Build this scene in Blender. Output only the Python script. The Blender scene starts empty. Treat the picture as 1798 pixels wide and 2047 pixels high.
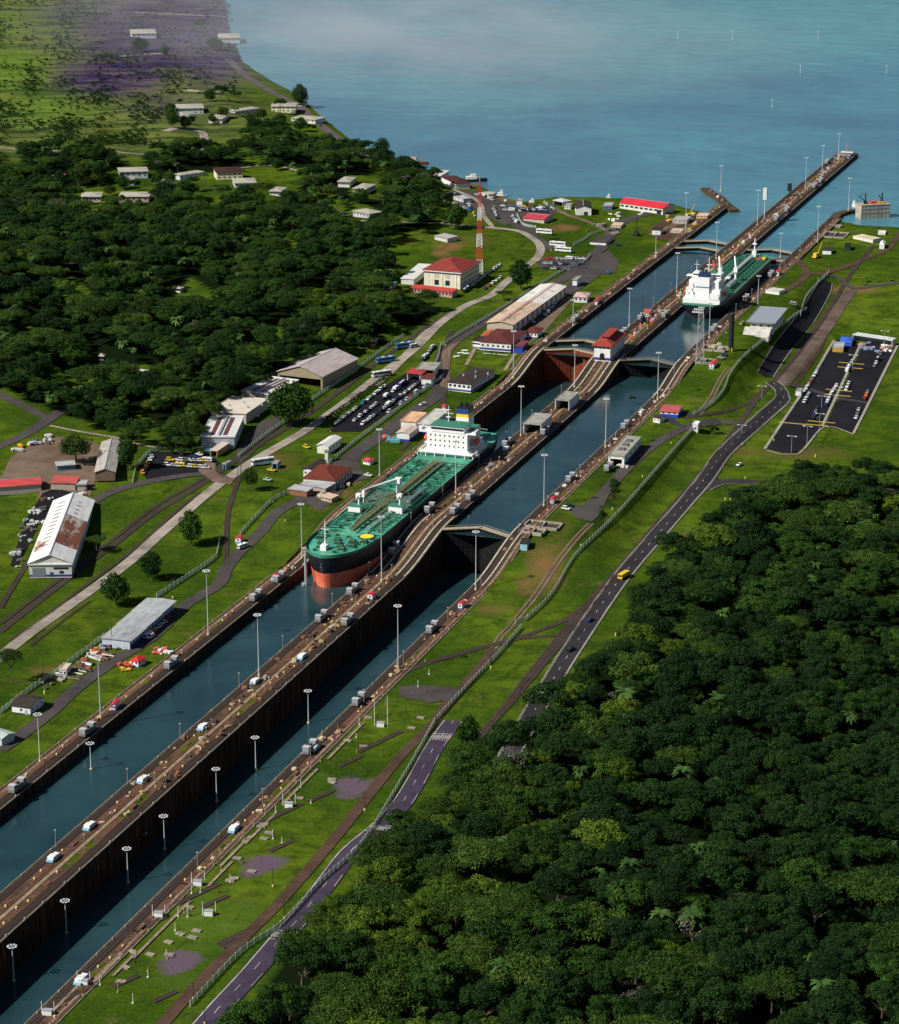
import bpy, bmesh, math, random
import numpy as np
from mathutils import Vector, Matrix
S = bpy.context.scene
COL = S.collection
R = math.radians
# ---------------- camera, sky, sun, exposure ----------------
FPX, IW, IH, KP = 4959.0, 1798, 2047, 1798/1795
HD, PT = R(-19.2649), R(17.7786)
CAM = np.array([394.9, -1363.0, 388.4])
cd = bpy.data.cameras.new('camera'); cam = bpy.data.objects.new('camera', cd); COL.objects.link(cam)
cam.location = CAM; cam.rotation_euler = (math.pi/2-PT, 0, -HD)
cd.sensor_fit = 'HORIZONTAL'; cd.sensor_width = 36; cd.lens = 36*FPX/IW
cd.clip_start = 5; cd.clip_end = 30000
S.camera = cam
SUN_EL = R(42)
SD = Vector((.691*math.cos(SUN_EL), .723*math.cos(SUN_EL), -math.sin(SUN_EL)))
w = bpy.data.worlds.new('World'); S.world = w; w.use_nodes = True
sk = w.node_tree.nodes.new('ShaderNodeTexSky'); sk.sky_type = 'NISHITA'; sk.sun_disc = False
sk.sun_elevation = SUN_EL; sk.sun_rotation = math.atan2(-.691, -.723); sk.air_density = .8; sk.dust_density = .4
bgn = w.node_tree.nodes['Background']; w.node_tree.links.new(sk.outputs[0], bgn.inputs[0]); bgn.inputs[1].default_value = .05
ld = bpy.data.lights.new('sun', 'SUN'); ld.energy = 5; ld.angle = R(.5); ld.color = (1, .95, .87)
lo = bpy.data.objects.new('sun', ld); COL.objects.link(lo); lo.rotation_euler = SD.to_track_quat('-Z', 'Y').to_euler()
S.view_settings.view_transform = 'Standard'; S.view_settings.look = 'None'; S.view_settings.gamma = 1
S.view_settings.exposure = .3
S.cycles.max_bounces = 5; S.cycles.diffuse_bounces = 2; S.cycles.glossy_bounces = 2; S.cycles.transmission_bounces = 2
S.cycles.transparent_max_bounces = 4

_f = np.array([math.sin(HD)*math.cos(PT), math.cos(HD)*math.cos(PT), -math.sin(PT)])
_r = np.array([math.cos(HD), -math.sin(HD), 0]); _u = np.cross(_r, _f)
def Uz(px, py, z):
    D = _f+(px*KP-IW/2)/FPX*_r-(py*KP-IH/2)/FPX*_u
    return CAM+D*((z-CAM[2])/D[2])

# ---------------- small helpers ----------------
def sm(a, b, x):
    t = np.clip((x-a)/(b-a), 0, 1); return t*t*(3-2*t)
def tag(o, label=None, cat=None, group=None, kind=None):
    if label: o['label'] = label
    if cat: o['category'] = cat
    if group: o['group'] = group
    if kind: o['kind'] = kind
    return o
def thing(name, label, cat, loc=(0, 0, 0), rz=0, group=None):
    o = bpy.data.objects.new(name, None); COL.objects.link(o); o.empty_display_size = .5
    o.location = [float(v) for v in loc]; o.rotation_euler = (0, 0, float(rz))
    return tag(o, label, cat, group)
class MB:
    def __init__(s): s.v = []; s.f = []; s.m = None
    def add(s, v, f):
        n = len(s.v)
        if s.m is not None: v = [s.m @ Vector(p) for p in v]
        s.v += [tuple(map(float, p)) for p in v]; s.f += [tuple(i+n for i in q) for q in f]; return s
    def box(s, x0, x1, y0, y1, z0, z1):
        v = [(x0,y0,z0),(x1,y0,z0),(x1,y1,z0),(x0,y1,z0),(x0,y0,z1),(x1,y0,z1),(x1,y1,z1),(x0,y1,z1)]
        return s.add(v, [(0,3,2,1),(4,5,6,7),(0,1,5,4),(1,2,6,5),(2,3,7,6),(3,0,4,7)])
    def cbox(s, c, d): return s.box(c[0]-d[0]/2, c[0]+d[0]/2, c[1]-d[1]/2, c[1]+d[1]/2, c[2]-d[2]/2, c[2]+d[2]/2)
    def prism(s, poly, z0, z1, cap=True):      # poly ccw in xy
        n = len(poly); v = [(p[0], p[1], z0) for p in poly]+[(p[0], p[1], z1) for p in poly]
        f = [(i, (i+1) % n, n+(i+1) % n, n+i) for i in range(n)]
        if cap: f += [tuple(range(n-1, -1, -1)), tuple(range(n, 2*n))]
        return s.add(v, f)
    def prof_y(s, poly, y0, y1):               # poly (x,z) extruded along y
        n = len(poly); v = [(p[0], y0, p[1]) for p in poly]+[(p[0], y1, p[1]) for p in poly]
        f = [(i, (i+1) % n, n+(i+1) % n, n+i) for i in range(n)]+[tuple(range(n-1, -1, -1)), tuple(range(n, 2*n))]
        return s.add(v, f)
    def prof_x(s, poly, x0, x1):
        n = len(poly); v = [(x0, p[0], p[1]) for p in poly]+[(x1, p[0], p[1]) for p in poly]
        f = [(i, (i+1) % n, n+(i+1) % n, n+i) for i in range(n)]+[tuple(range(n-1, -1, -1)), tuple(range(n, 2*n))]
        return s.add(v, f)
    def tube(s, a, b, r0, r1=None, n=6, cap=True):
        a = Vector(a); b = Vector(b); r1 = r0 if r1 is None else r1
        d = (b-a).normalized(); q = d.orthogonal().normalized(); p = d.cross(q)
        v = []
        for c, r in ((a, r0), (b, r1)):
            for i in range(n):
                t = 2*math.pi*i/n; v.append(c+(q*math.cos(t)+p*math.sin(t))*r)
        f = [(i, (i+1) % n, n+(i+1) % n, n+i) for i in range(n)]
        if cap: f += [tuple(range(n-1, -1, -1)), tuple(range(n, 2*n))]
        return s.add(v, f)
    def path(s, pts, r, n=5):
        for a, b in zip(pts[:-1], pts[1:]): s.tube(a, b, r, n=n)
        return s
    def ball(s, c, r, n=8, sq=(1, 1, 1)):
        v = []; f = []; m = n//2+1
        for j in range(m+1):
            th = math.pi*j/m
            for i in range(n):
                ph = 2*math.pi*i/n
                v.append((c[0]+r*sq[0]*math.sin(th)*math.cos(ph), c[1]+r*sq[1]*math.sin(th)*math.sin(ph), c[2]+r*sq[2]*math.cos(th)))
        for j in range(m):
            for i in range(n): f.append((j*n+i, (j+1)*n+i, (j+1)*n+(i+1) % n, j*n+(i+1) % n))
        return s.add(v, f)
    def mesh(s, name):
        me = bpy.data.meshes.new(name); me.from_pydata(s.v, [], s.f); me.update(); return me
    def build(s, name, mat, parent=None, label=None):
        o = bpy.data.objects.new(name, s.mesh(name)); COL.objects.link(o)
        if mat: o.data.materials.append(mat)
        if parent: o.parent = parent
        if label: o['label'] = label
        return o
def npmesh(name, V, F, mat):
    me = bpy.data.meshes.new(name); V = np.asarray(V, np.float32); F = np.asarray(F, np.int32); k = F.shape[1]
    me.vertices.add(len(V)); me.vertices.foreach_set('co', V.ravel())
    me.loops.add(F.size); me.loops.foreach_set('vertex_index', F.ravel())
    me.polygons.add(len(F)); me.polygons.foreach_set('loop_start', np.arange(len(F), dtype=np.int32)*k)
    me.update(calc_edges=True)
    if mat: me.materials.append(mat)
    return me
def link(name, me, parent=None):
    o = bpy.data.objects.new(name, me); COL.objects.link(o)
    if parent: o.parent = parent
    return o
def kids(o, _c={}):
    return [c for c in ALLK.get(o.name, [])] if False else list(o.children)
def copy_tree(o, loc=None, rz=None, parent=None, label=None, sc=None):
    c = o.copy(); COL.objects.link(c)
    if parent: c.parent = parent
    for ch in list(o.children): copy_tree(ch, parent=c)
    if loc is not None: c.location = [float(v) for v in loc]
    if rz is not None: c.rotation_euler = (0, 0, float(rz))
    if sc is not None: c.scale = (sc, sc, sc) if not isinstance(sc, (tuple, list)) else sc
    if label: c['label'] = label
    return c

# ---------------- materials ----------------
class NT:
    def __init__(s, name):
        s.m = bpy.data.materials.new(name); s.m.use_nodes = True; s.t = s.m.node_tree; s.b = s.t.nodes['Principled BSDF']
    def n(s, t, **k):
        o = s.t.nodes.new(t)
        for a, b in k.items(): setattr(o, a, b)
        return o
    def l(s, a, b): s.t.links.new(a, b)
    def obj(s): return s.n('ShaderNodeTexCoord').outputs['Object']
    def geo(s): return s.n('ShaderNodeNewGeometry').outputs['Position']
    def mapv(s, vec, scale):
        m = s.n('ShaderNodeMapping'); m.inputs['Scale'].default_value = scale; s.l(vec, m.inputs['Vector']); return m.outputs[0]
    def noise(s, vec, scale, detail=4, rough=.55, dist=0):
        o = s.n('ShaderNodeTexNoise'); o.inputs['Scale'].default_value = scale; o.inputs['Detail'].default_value = detail
        o.inputs['Roughness'].default_value = rough; o.inputs['Distortion'].default_value = dist
        if vec: s.l(vec, o.inputs['Vector'])
        return o.outputs['Fac']
    def ramp(s, fac, stops):
        o = s.n('ShaderNodeValToRGB'); cr = o.color_ramp
        while len(cr.elements) < len(stops): cr.elements.new(.5)
        for e, (p, c) in zip(cr.elements, stops): e.position = p; e.color = (*c, 1) if len(c) == 3 else c
        s.l(fac, o.inputs[0]); return o.outputs[0]
    def mix(s, fac, a, b, typ='MIX'):
        o = s.n('ShaderNodeMix', data_type='RGBA', blend_type=typ)
        if isinstance(fac, (int, float)): o.inputs[0].default_value = fac
        else: s.l(fac, o.inputs[0])
        for i, c in ((6, a), (7, b)):
            if isinstance(c, tuple): o.inputs[i].default_value = (*c, 1) if len(c) == 3 else c
            else: s.l(c, o.inputs[i])
        return o.outputs[2]
    def math(s, op, a, b=0, clamp=False):
        o = s.n('ShaderNodeMath', operation=op, use_clamp=clamp)
        for i, c in ((0, a), (1, b)):
            if isinstance(c, (int, float)): o.inputs[i].default_value = c
            else: s.l(c, o.inputs[i])
        return o.outputs[0]
    def attr(s, name): return s.n('ShaderNodeAttribute', attribute_name=name).outputs['Fac']
    def bump(s, h, st, d=.1):
        o = s.n('ShaderNodeBump'); o.inputs['Strength'].default_value = st; o.inputs['Distance'].default_value = d
        s.l(h, o.inputs['Height']); s.l(o.outputs[0], s.b.inputs['Normal'])
    def done(s, col=None, rough=.85, spec=None, metal=None):
        if col is not None:
            if isinstance(col, tuple): s.b.inputs['Base Color'].default_value = (*col, 1)
            else: s.l(col, s.b.inputs['Base Color'])
        if isinstance(rough, (int, float)): s.b.inputs['Roughness'].default_value = rough
        else: s.l(rough, s.b.inputs['Roughness'])
        if spec is not None: s.b.inputs['Specular IOR Level'].default_value = spec
        if metal is not None: s.b.inputs['Metallic'].default_value = metal
        return s.m
_mc = {}
def sc(c, k): return tuple(min(1, x*k) for x in c)
def paint(c, name=None, dirt=.35, rough=.6, scale=.35):
    key = ('p', c, dirt, rough, scale)
    if key in _mc: return _mc[key]
    t = NT(name or 'paint'); v = t.obj(); a = t.noise(v, scale, 5, .6); a2 = t.noise(t.mapv(v, (3, 3, .4)), .6, 3)
    f = t.ramp(t.mix(.5, a, a2), [(.35, (1,)*3), (.7, (0,)*3)])
    m = t.done(t.mix(f, sc(c, 1-dirt), c), rough, .3); _mc[key] = m; return m
def plain(c, rough=.6, metal=0, spec=.4, name='plain'):
    key = ('q', c, rough, metal, spec)
    if key in _mc: return _mc[key]
    t = NT(name); v = t.obj(); f = t.noise(v, 1.7, 3)
    _mc[key] = m = t.done(t.mix(f, sc(c, .8), sc(c, 1.12)), rough, spec, metal); return m
def metalroof(c, rust=0.0, axis=0, name='sheet_roof', stain=.35):
    key = ('r', c, rust, axis, stain)
    if key in _mc: return _mc[key]
    t = NT(name); v = t.obj()
    a = t.noise(t.mapv(v, (1, .25, 1) if axis == 0 else (.25, 1, 1)), .45, 5, .65)
    col = t.mix(t.ramp(a, [(.4, (0,)*3), (.65, (1,)*3)]), c, sc(c, 1-stain))
    wv = t.n('ShaderNodeTexWave', bands_direction='Y' if axis == 0 else 'X'); wv.inputs['Scale'].default_value = .35; wv.inputs['Distortion'].default_value = .3; t.l(v, wv.inputs[0])
    col = t.mix(t.ramp(wv.outputs['Fac'], [(.0, (.28,)*3), (.2, (0,)*3)]), col, sc(c, .45))
    if rust:
        b = t.noise(t.mapv(v, (1.5, .5, 1) if axis == 0 else (.5, 1.5, 1)), .12, 6, .7)
        col = t.mix(t.ramp(b, [(1-rust-.06, (0,)*3), (1-rust+.06, (1,)*3)]), col, (.2, .07, .035))
    _mc[key] = m = t.done(col, .55, .3); return m
def tileroof(c, name='tile_roof'):
    key = ('t', c)
    if key in _mc: return _mc[key]
    t = NT(name); v = t.obj(); a = t.noise(v, .5, 5, .7); b = t.noise(v, 3.5, 2)
    col = t.mix(t.ramp(a, [(.35, (0,)*3), (.68, (1,)*3)]), sc(c, .55), c); col = t.mix(t.ramp(b, [(.5, (0,)*3), (.75, (.5,)*3)]), col, sc(c, 1.6))
    _mc[key] = m = t.done(col, .8, .2); return m
def concrete(c=(.3, .27, .23), dark=.45, sc1=.12, name='concrete'):
    key = ('c', c, dark, sc1)
    if key in _mc: return _mc[key]
    t = NT(name); v = t.geo(); a = t.noise(v, sc1, 6, .65); b = t.noise(v, sc1*9, 4, .7)
    col = t.mix(t.ramp(a, [(.35, (0,)*3), (.65, (1,)*3)]), c, sc(c, 1-dark)); col = t.mix(t.ramp(b, [(.45, (0,)*3), (.7, (.6,)*3)]), col, sc(c, .35))
    t.bump(b, .5, .2); _mc[key] = m = t.done(col, .95, .05); return m
GLASS = plain((.02, .03, .04), .12, 0, .6, 'glass'); BLACK = plain((.012, .012, .014), .5, name='black'); RUBBER = plain((.02, .02, .02), .8, name='rubber')
STEEL = plain((.42, .44, .45), .45, .3, name='galvanised'); WHITE = paint((.78, .78, .76), 'white_paint', .18, .5)
DARKST = plain((.05, .045, .04), .6, .2, name='dark_steel')
# ---------------- terrain ----------------
L1Z, L2Z, WOUT = 7.7, 15.3, 52.0
SEA, LOWR, MIDR, UPW, LAKE = -4.0, -14.0, 5.4, 12.6, 12.6
def wl(y): return L1Z*sm(-323, -257, y)+(L2Z-L1Z)*sm(5, 66, y)
def tl(y): return L1Z*sm(-345, -235, y)+(L2Z-L1Z)*sm(-20, 95, y)
def poly_w(pts, z): return [tuple(Uz(p[0], p[1], z)[:2]) for p in pts]
SHL = poly_w([(440,-40),(456,60),(480,122),(520,150),(590,190),(640,235),(690,275),(740,305),(775,320),(812,335),(860,345),(955,372),(1000,395),(1040,405),(1105,396),(1150,395),(1230,397),(1300,402),(1350,412),(1395,424)], 13)
LANDL = [(-5200, 10100), (-3600, 7000), *SHL, (-40, 530), (-40, -3000), (-9000, -3000), (-9000, 10100)]
SHR = poly_w([(1668,440),(1695,447),(1712,452),(1760,455),(1798,456),(1850,457)], 13)
LANDR = [(40, -3000), (40, 535), *SHR[1:], (400, 560), (3500, 700), (3500, -3000)]
def sdist(X, Y, poly):
    P = np.array(poly); d = np.full(X.shape, 1e9); ins = np.zeros(X.shape, bool)
    for i in range(len(P)):
        a = P[i]; b = P[(i+1) % len(P)]; e = b-a
        t = np.clip(((X-a[0])*e[0]+(Y-a[1])*e[1])/(e@e), 0, 1)
        d = np.minimum(d, np.hypot(X-a[0]-t*e[0], Y-a[1]-t*e[1]))
        c = ((a[1] > Y) != (b[1] > Y)) & (X < (b[0]-a[0])*(Y-a[1])/((b[1]-a[1]) or 1e-9)+a[0]); ins ^= c
    return np.where(ins, d, -d)
def hfun(X, Y, left):
    T = tl(Y); nz = np.sin(X/37+1)*np.sin(Y/53)+.6*np.sin(X/17+Y/23)+.5*np.sin(X/91-Y/71+2)
    if left:
        h = T+1.2*sm(60, 110, -X)+3*sm(110, 200, -X)+5*sm(200, 420, -X)+nz*(.12+2.2*sm(190, 330, -X))
        h = h-2.2*sm(-420, -480, Y)*0
        sd = sdist(X, Y, LANDL)
        lowland = sm(560, 900, -X)
        h = h*(1-lowland)+(17+.6*nz)*lowland
        rim = 14.3+.4*sm(0, 20, sd)
        h = rim+(h-rim)*sm(5, 90, sd)*sm(350, 250, -Y+0*X+600*0) if False else np.where(Y > 300, rim+(h-rim)*sm(5, 110, sd), h)
    else:
        Rr = 1+2.5*sm(-250, 0, Y)+11*sm(230, 420, Y)
        xf = 84-6*sm(-320, -100, Y)-4*sm(0, 150, Y)
        b = sm(0, 1, (X-xf)/(14+5*sm(0, 150, Y)))
        h = T+(Rr-T)*b+nz*.1
        lot = sm(108, 114, X)*sm(290, 230, Y)*sm(-170, -110, Y); h = h-2.6*lot
        h = h-4*sm(170, 330, X)*sm(420, 200, Y)+nz*1.0*sm(175, 300, X)
        sd = sdist(X, Y, LANDR)
        h = np.where(Y > 380, 14.3+(h-14.3)*sm(5, 60, sd), h)
    out = 12.0-7*sm(0, 25, -sd)
    return np.where(sd < 0, 14.3+(out-14.3)*sm(0, 5, -sd), h), sd
_ys = np.concatenate([[-3000, -1800, -1300, -1000, -860], np.arange(-780, 641, 5.), 640+np.cumsum(np.linspace(6, 16, 140)), [2250, 2400, 2700, 3300, 4200, 5600, 8000, 10000]])
_ys = _ys[(np.diff(_ys, append=1e9) > 0)]
def xs_left():
    a = np.arange(52, 430, 5.); b = 427+np.cumsum(np.linspace(6, 13, 100)); c = [1450, 1700, 2000, 2600, 3600, 5000, 7000]
    return -np.concatenate([a, b, [v for v in c if v > b[-1]+30]])[::-1]
XG = {0: xs_left(), 1: np.concatenate([np.arange(52, 460, 5.), [470, 490, 530, 600, 750, 1000, 1400, 2000, 3000]])}
HG = {}; SDG = {}
for k in (0, 1):
    X, Y = np.meshgrid(XG[k], _ys, indexing='ij'); HG[k], SDG[k] = hfun(X, Y, k == 0)
def H(x, y):
    if abs(x) < 52: return float(wl(y))
    k = 0 if x < 0 else 1; xs = XG[k]
    i = min(max(int(np.searchsorted(xs, x))-1, 0), len(xs)-2); j = min(max(int(np.searchsorted(_ys, y))-1, 0), len(_ys)-2)
    a = min(max((x-xs[i])/(xs[i+1]-xs[i]), 0), 1); b = min(max((y-_ys[j])/(_ys[j+1]-_ys[j]), 0), 1); h = HG[k]
    return float((h[i,j]*(1-a)+h[i+1,j]*a)*(1-b)+(h[i,j+1]*(1-a)+h[i+1,j+1]*a)*b)
def U(px, py, dz=0.0):
    """ground point seen at a pixel of the 1795-wide photo (dz above the ground)"""
    z = 8.0
    for _ in range(25):
        p = Uz(px, py, z+dz); zn = H(p[0], p[1]); z += (zn-z)*.5
    p = Uz(px, py, z+dz); return np.array([p[0], p[1], z])
# painted land cover (kinds of plants and soil, soft edged): px, py, rx, ry, amount
ZONES = {'pad': [(705,1568,42,18,1),(690,1585,30,14,.8),(530,1722,44,17,1),(505,1740,30,14,.8),(360,1915,44,18,1),(345,1935,30,14,.8),(1110,1020,20,8,.4)],
 'field': [(150,60,420,230,1),(250,230,330,90,1),(60,180,300,160,1)],
 'purple': [(330,60,190,95,1),(230,150,130,50,.9),(420,120,90,60,.8),(160,20,120,50,.5),(330,210,110,40,.5)],
 'lime': [(20,140,95,60,1),(90,215,150,50,.8),(10,60,60,70,.6),(300,265,200,30,.35),(450,280,150,22,.5),(640,1560,80,40,.5),(420,1850,220,110,.6),(350,1960,150,60,.5),(1560,500,150,60,.3)],
 'brown': [(665,985,45,16,.8),(700,960,30,12,.7),(870,900,34,22,.7),(640,1010,30,14,.5),(1000,690,20,8,.5),(820,905,20,12,.5),(1330,455,50,12,.6),(1010,395,50,8,.8),(930,372,40,8,.7),(95,1340,60,26,.5),(560,930,50,16,.4),(1090,1130,45,60,.75),(1050,1165,30,30,.6),(990,1215,60,18,.5),(1130,1060,30,40,.4),(600,1080,90,60,.25),(1600,905,140,22,.45),(1480,900,60,20,.5),(1700,578,60,9,.9),(1110,1560,20,20,.2),
   (545,915,60,20,.45),(800,480,60,20,.3),(895,492,30,9,1),(940,480,60,20,.4),(1125,455,40,9,.7),(880,505,20,8,.9),(745,1560,60,14,.5),(1300,445,60,14,.3),(290,390,60,12,.5),(200,800,60,30,.2)],
 'dark': [(1215,985,22,34,1.0),(1190,1035,26,30,.9),(1165,1070,30,30,.8),(1245,915,14,24,.9),(1270,900,20,25,.4),(1010,1390,40,40,.4),(60,850,50,14,.4),(300,400,150,20,.3)]}
gr = NT('grass'); gv = gr.geo()
n1 = gr.noise(gv, .012, 5, .6); n2 = gr.noise(gv, .09, 5, .7); n3 = gr.noise(gv, .7, 4, .7); n4 = gr.noise(gr.mapv(gv, (.05, .5, .2)), .5, 3)
gc = gr.mix(gr.ramp(n1, [(.36, (0,)*3), (.62, (1,)*3)]), (.018, .054, .004), (.086, .132, .009))
gc = gr.mix(gr.ramp(n2, [(.42, (0,)*3), (.62, (.9,)*3)]), gc, (.024, .050, .006)); gc = gr.mix(gr.ramp(n3, [(.50, (0,)*3), (.75, (.55,)*3)]), gc, (.13, .14, .022))
gc = gr.mix(gr.ramp(n4, [(.55, (0,)*3), (.72, (.45,)*3)]), gc, (.018, .038, .006))
def zf(a, lo=.25, hi=.75):
    return gr.ramp(gr.math('ADD', gr.attr(a), gr.math('MULTIPLY', gr.math('SUBTRACT', n2, .5), .9)), [(lo, (0,)*3), (hi, (1,)*3)])
rot = gr.n('ShaderNodeMapping'); rot.inputs['Rotation'].default_value = (0, 0, HD); gr.l(gv, rot.inputs['Vector'])
fr = gr.noise(gr.mapv(rot.outputs[0], (.35, 1, 1)), .035, 7, .75, .6); fr2 = gr.noise(gr.mapv(rot.outputs[0], (.25, 1, 1)), .16, 5, .7)
fcol = gr.mix(gr.ramp(fr, [(.40, (0,)*3), (.56, (1,)*3)]), (.022, .040, .014), gr.mix(fr2, (.085, .12, .02), (.15, .17, .045)))
gc = gr.mix(zf('field', .35, .6), gc, fcol)
gc = gr.mix(zf('lime', .4, .9), gc, gr.mix(gr.ramp(fr, [(.35, (0,)*3), (.6, (1,)*3)]), (.04, .085, .012), (.125, .20, .028)))
gc = gr.mix(zf('purple', .2, .7), gc, gr.mix(gr.ramp(fr, [(.42, (0,)*3), (.60, (1,)*3)]), (.020, .010, .060), (.095, .075, .085)))
gc = gr.mix(zf('brown'), gc, gr.mix(n3, (.13, .065, .03), (.2, .13, .05)))
gc = gr.mix(zf('dark'), gc, (.018, .034, .006))
gc = gr.mix(zf('pad', .3, .6), gc, gr.mix(n3, (.075, .055, .085), (.14, .10, .12)))
n5 = gr.noise(gv, .028, 6, .75, .8); gc = gr.mix(gr.ramp(n5, [(.60, (0,)*3), (.68, (.55,)*3)]), gc, gr.mix(n3, (.10, .075, .03), (.17, .13, .05)))
n6 = gr.noise(gr.mapv(gv, (1.6, .28, 1)), .09, 5, .7, .4); gc = gr.mix(gr.ramp(n6, [(.58, (0,)*3), (.66, (.6,)*3)]), gc, (.016, .036, .004))
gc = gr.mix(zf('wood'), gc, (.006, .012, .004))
gr.bump(gr.noise(gv, .5, 5, .7), .7, .5); GRASS = gr.done(gc, 1.0, .0)
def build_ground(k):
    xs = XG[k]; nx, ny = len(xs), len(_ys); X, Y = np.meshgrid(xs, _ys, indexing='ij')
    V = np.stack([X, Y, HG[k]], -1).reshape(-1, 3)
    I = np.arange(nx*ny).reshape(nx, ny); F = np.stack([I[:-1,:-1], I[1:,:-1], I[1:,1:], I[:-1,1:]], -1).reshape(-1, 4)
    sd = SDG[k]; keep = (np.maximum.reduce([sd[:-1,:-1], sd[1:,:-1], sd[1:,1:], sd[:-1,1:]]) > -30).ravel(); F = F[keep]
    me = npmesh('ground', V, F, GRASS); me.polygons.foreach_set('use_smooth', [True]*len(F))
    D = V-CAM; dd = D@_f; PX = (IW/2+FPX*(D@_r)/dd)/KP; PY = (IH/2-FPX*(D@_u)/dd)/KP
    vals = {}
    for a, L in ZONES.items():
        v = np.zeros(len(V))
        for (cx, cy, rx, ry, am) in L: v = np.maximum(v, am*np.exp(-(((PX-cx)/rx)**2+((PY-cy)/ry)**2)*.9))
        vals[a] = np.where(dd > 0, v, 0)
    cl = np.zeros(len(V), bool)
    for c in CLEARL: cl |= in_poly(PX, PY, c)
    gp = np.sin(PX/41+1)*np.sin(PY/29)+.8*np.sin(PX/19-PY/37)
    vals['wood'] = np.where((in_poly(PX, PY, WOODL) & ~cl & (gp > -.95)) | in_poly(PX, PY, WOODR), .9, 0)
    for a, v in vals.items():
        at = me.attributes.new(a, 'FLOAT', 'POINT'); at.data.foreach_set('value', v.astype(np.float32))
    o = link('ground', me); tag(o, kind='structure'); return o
def in_poly(X, Y, P):
    ins = np.zeros(np.shape(X), bool)
    for i in range(len(P)):
        a = P[i]; b = P[(i+1) % len(P)]
        if a[1] == b[1]: continue
        ins ^= ((a[1] > Y) != (b[1] > Y)) & (X < (b[0]-a[0])*(Y-a[1])/(b[1]-a[1])+a[0])
    return ins
WOODR = [(1560,945),(1500,985),(1440,1040),(1400,1055),(1290,1160),(1262,1210),(1230,1290),(1160,1350),(1110,1410),(1050,1470),(960,1470),(900,1545),(880,1610),(790,1650),(745,1710),(695,1790),(625,1860),(592,1910),(525,1970),(440,2040),(400,2500),(2600,2600),(2600,930),(1798,950),(1700,940)]
WOODL = [(-900,305),(0,305),(130,305),(260,312),(420,300),(470,296),(500,262),(560,262),(640,290),(740,310),(820,335),(868,360),(880,400),(870,440),(830,460),(770,470),(785,560),(770,590),(830,610),(900,590),(900,620),(850,640),(770,690),(700,690),(560,740),(520,770),(440,805),(405,860),(380,885),(300,880),(220,855),(110,820),(0,770),(-900,700)]
CLEARL = [[(215,340),(310,340),(320,400),(130,408),(110,380),(215,372)],[(330,345),(620,340),(600,365),(545,400),(470,405),(335,385)],[(0,345),(50,350),(50,360),(0,362)],[(690,350),(760,350),(760,400),(700,390)],
  [(200,725),(330,730),(350,760),(200,770),(165,760)],[(335,570),(365,575),(360,610),(340,605)],[(0,790),(105,835),(0,850)],[(480,330),(610,335),(610,350),(500,350)],[(560,365),(600,370),(590,395),(545,385)],[(700,400),(760,420),(830,440),(770,450),(700,430)]]
grounds = [build_ground(0), build_ground(1)]
# ---------------- water ----------------
def water(name, base, base2, sc_, rough=.08, bump=.25, streak=True):
    t = NT(name); v = t.geo(); a = t.noise(v, sc_, 6, .6, .4); b = t.noise(t.mapv(v, (.35, 1, 1)), .12, 5, .65)
    col = t.mix(t.ramp(a, [(.38, (0,)*3), (.66, (1,)*3)]), base, base2)
    if streak:
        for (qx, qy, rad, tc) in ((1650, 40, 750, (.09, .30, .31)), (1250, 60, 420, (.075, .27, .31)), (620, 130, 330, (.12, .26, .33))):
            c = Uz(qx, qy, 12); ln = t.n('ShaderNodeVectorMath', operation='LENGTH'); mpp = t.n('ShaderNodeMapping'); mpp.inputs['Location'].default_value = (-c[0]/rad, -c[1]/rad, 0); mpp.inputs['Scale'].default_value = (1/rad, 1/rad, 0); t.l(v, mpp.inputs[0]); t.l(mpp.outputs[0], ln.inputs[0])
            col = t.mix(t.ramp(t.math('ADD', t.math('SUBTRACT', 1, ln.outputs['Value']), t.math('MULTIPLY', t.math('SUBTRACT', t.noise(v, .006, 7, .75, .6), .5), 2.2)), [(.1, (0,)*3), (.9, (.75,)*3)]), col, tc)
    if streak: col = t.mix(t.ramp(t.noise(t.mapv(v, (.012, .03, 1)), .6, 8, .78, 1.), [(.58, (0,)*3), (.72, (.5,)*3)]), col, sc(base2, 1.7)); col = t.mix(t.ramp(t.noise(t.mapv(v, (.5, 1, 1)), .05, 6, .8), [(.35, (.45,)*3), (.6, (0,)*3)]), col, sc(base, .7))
    t.bump(t.mix(.35, t.noise(v, .35, 6, .7), b), bump, .6)
    return t.done(col, rough, .5)
WCH = water('chamber_water', (.008, .030, .035), (.019, .054, .059), .02, .10, .16, False)
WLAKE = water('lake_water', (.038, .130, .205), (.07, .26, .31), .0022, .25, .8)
def quad(name, x0, x1, y0, y1, z, mat):
    o = MB().add([(x0,y0,z),(x1,y0,z),(x1,y1,z),(x0,y1,z)], [(0,1,2,3)]).build(name, mat); tag(o, kind='structure'); return o
b_, a_ = 42.68, 9.15
quad('chamber_water', -b_-.5, -a_+.5, -2600, 66, SEA, WCH)
quad('chamber_water', a_-.5, b_+.5, -2600, -268, LOWR, WCH)
quad('chamber_water', a_-.5, b_+.5, -268, 57, MIDR, WCH)
quad('chamber_water', -b_-.5, -a_+.5, 66, 395, UPW, WCH)
quad('chamber_water', a_-.5, b_+.5, 57, 373, UPW, WCH)
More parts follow.
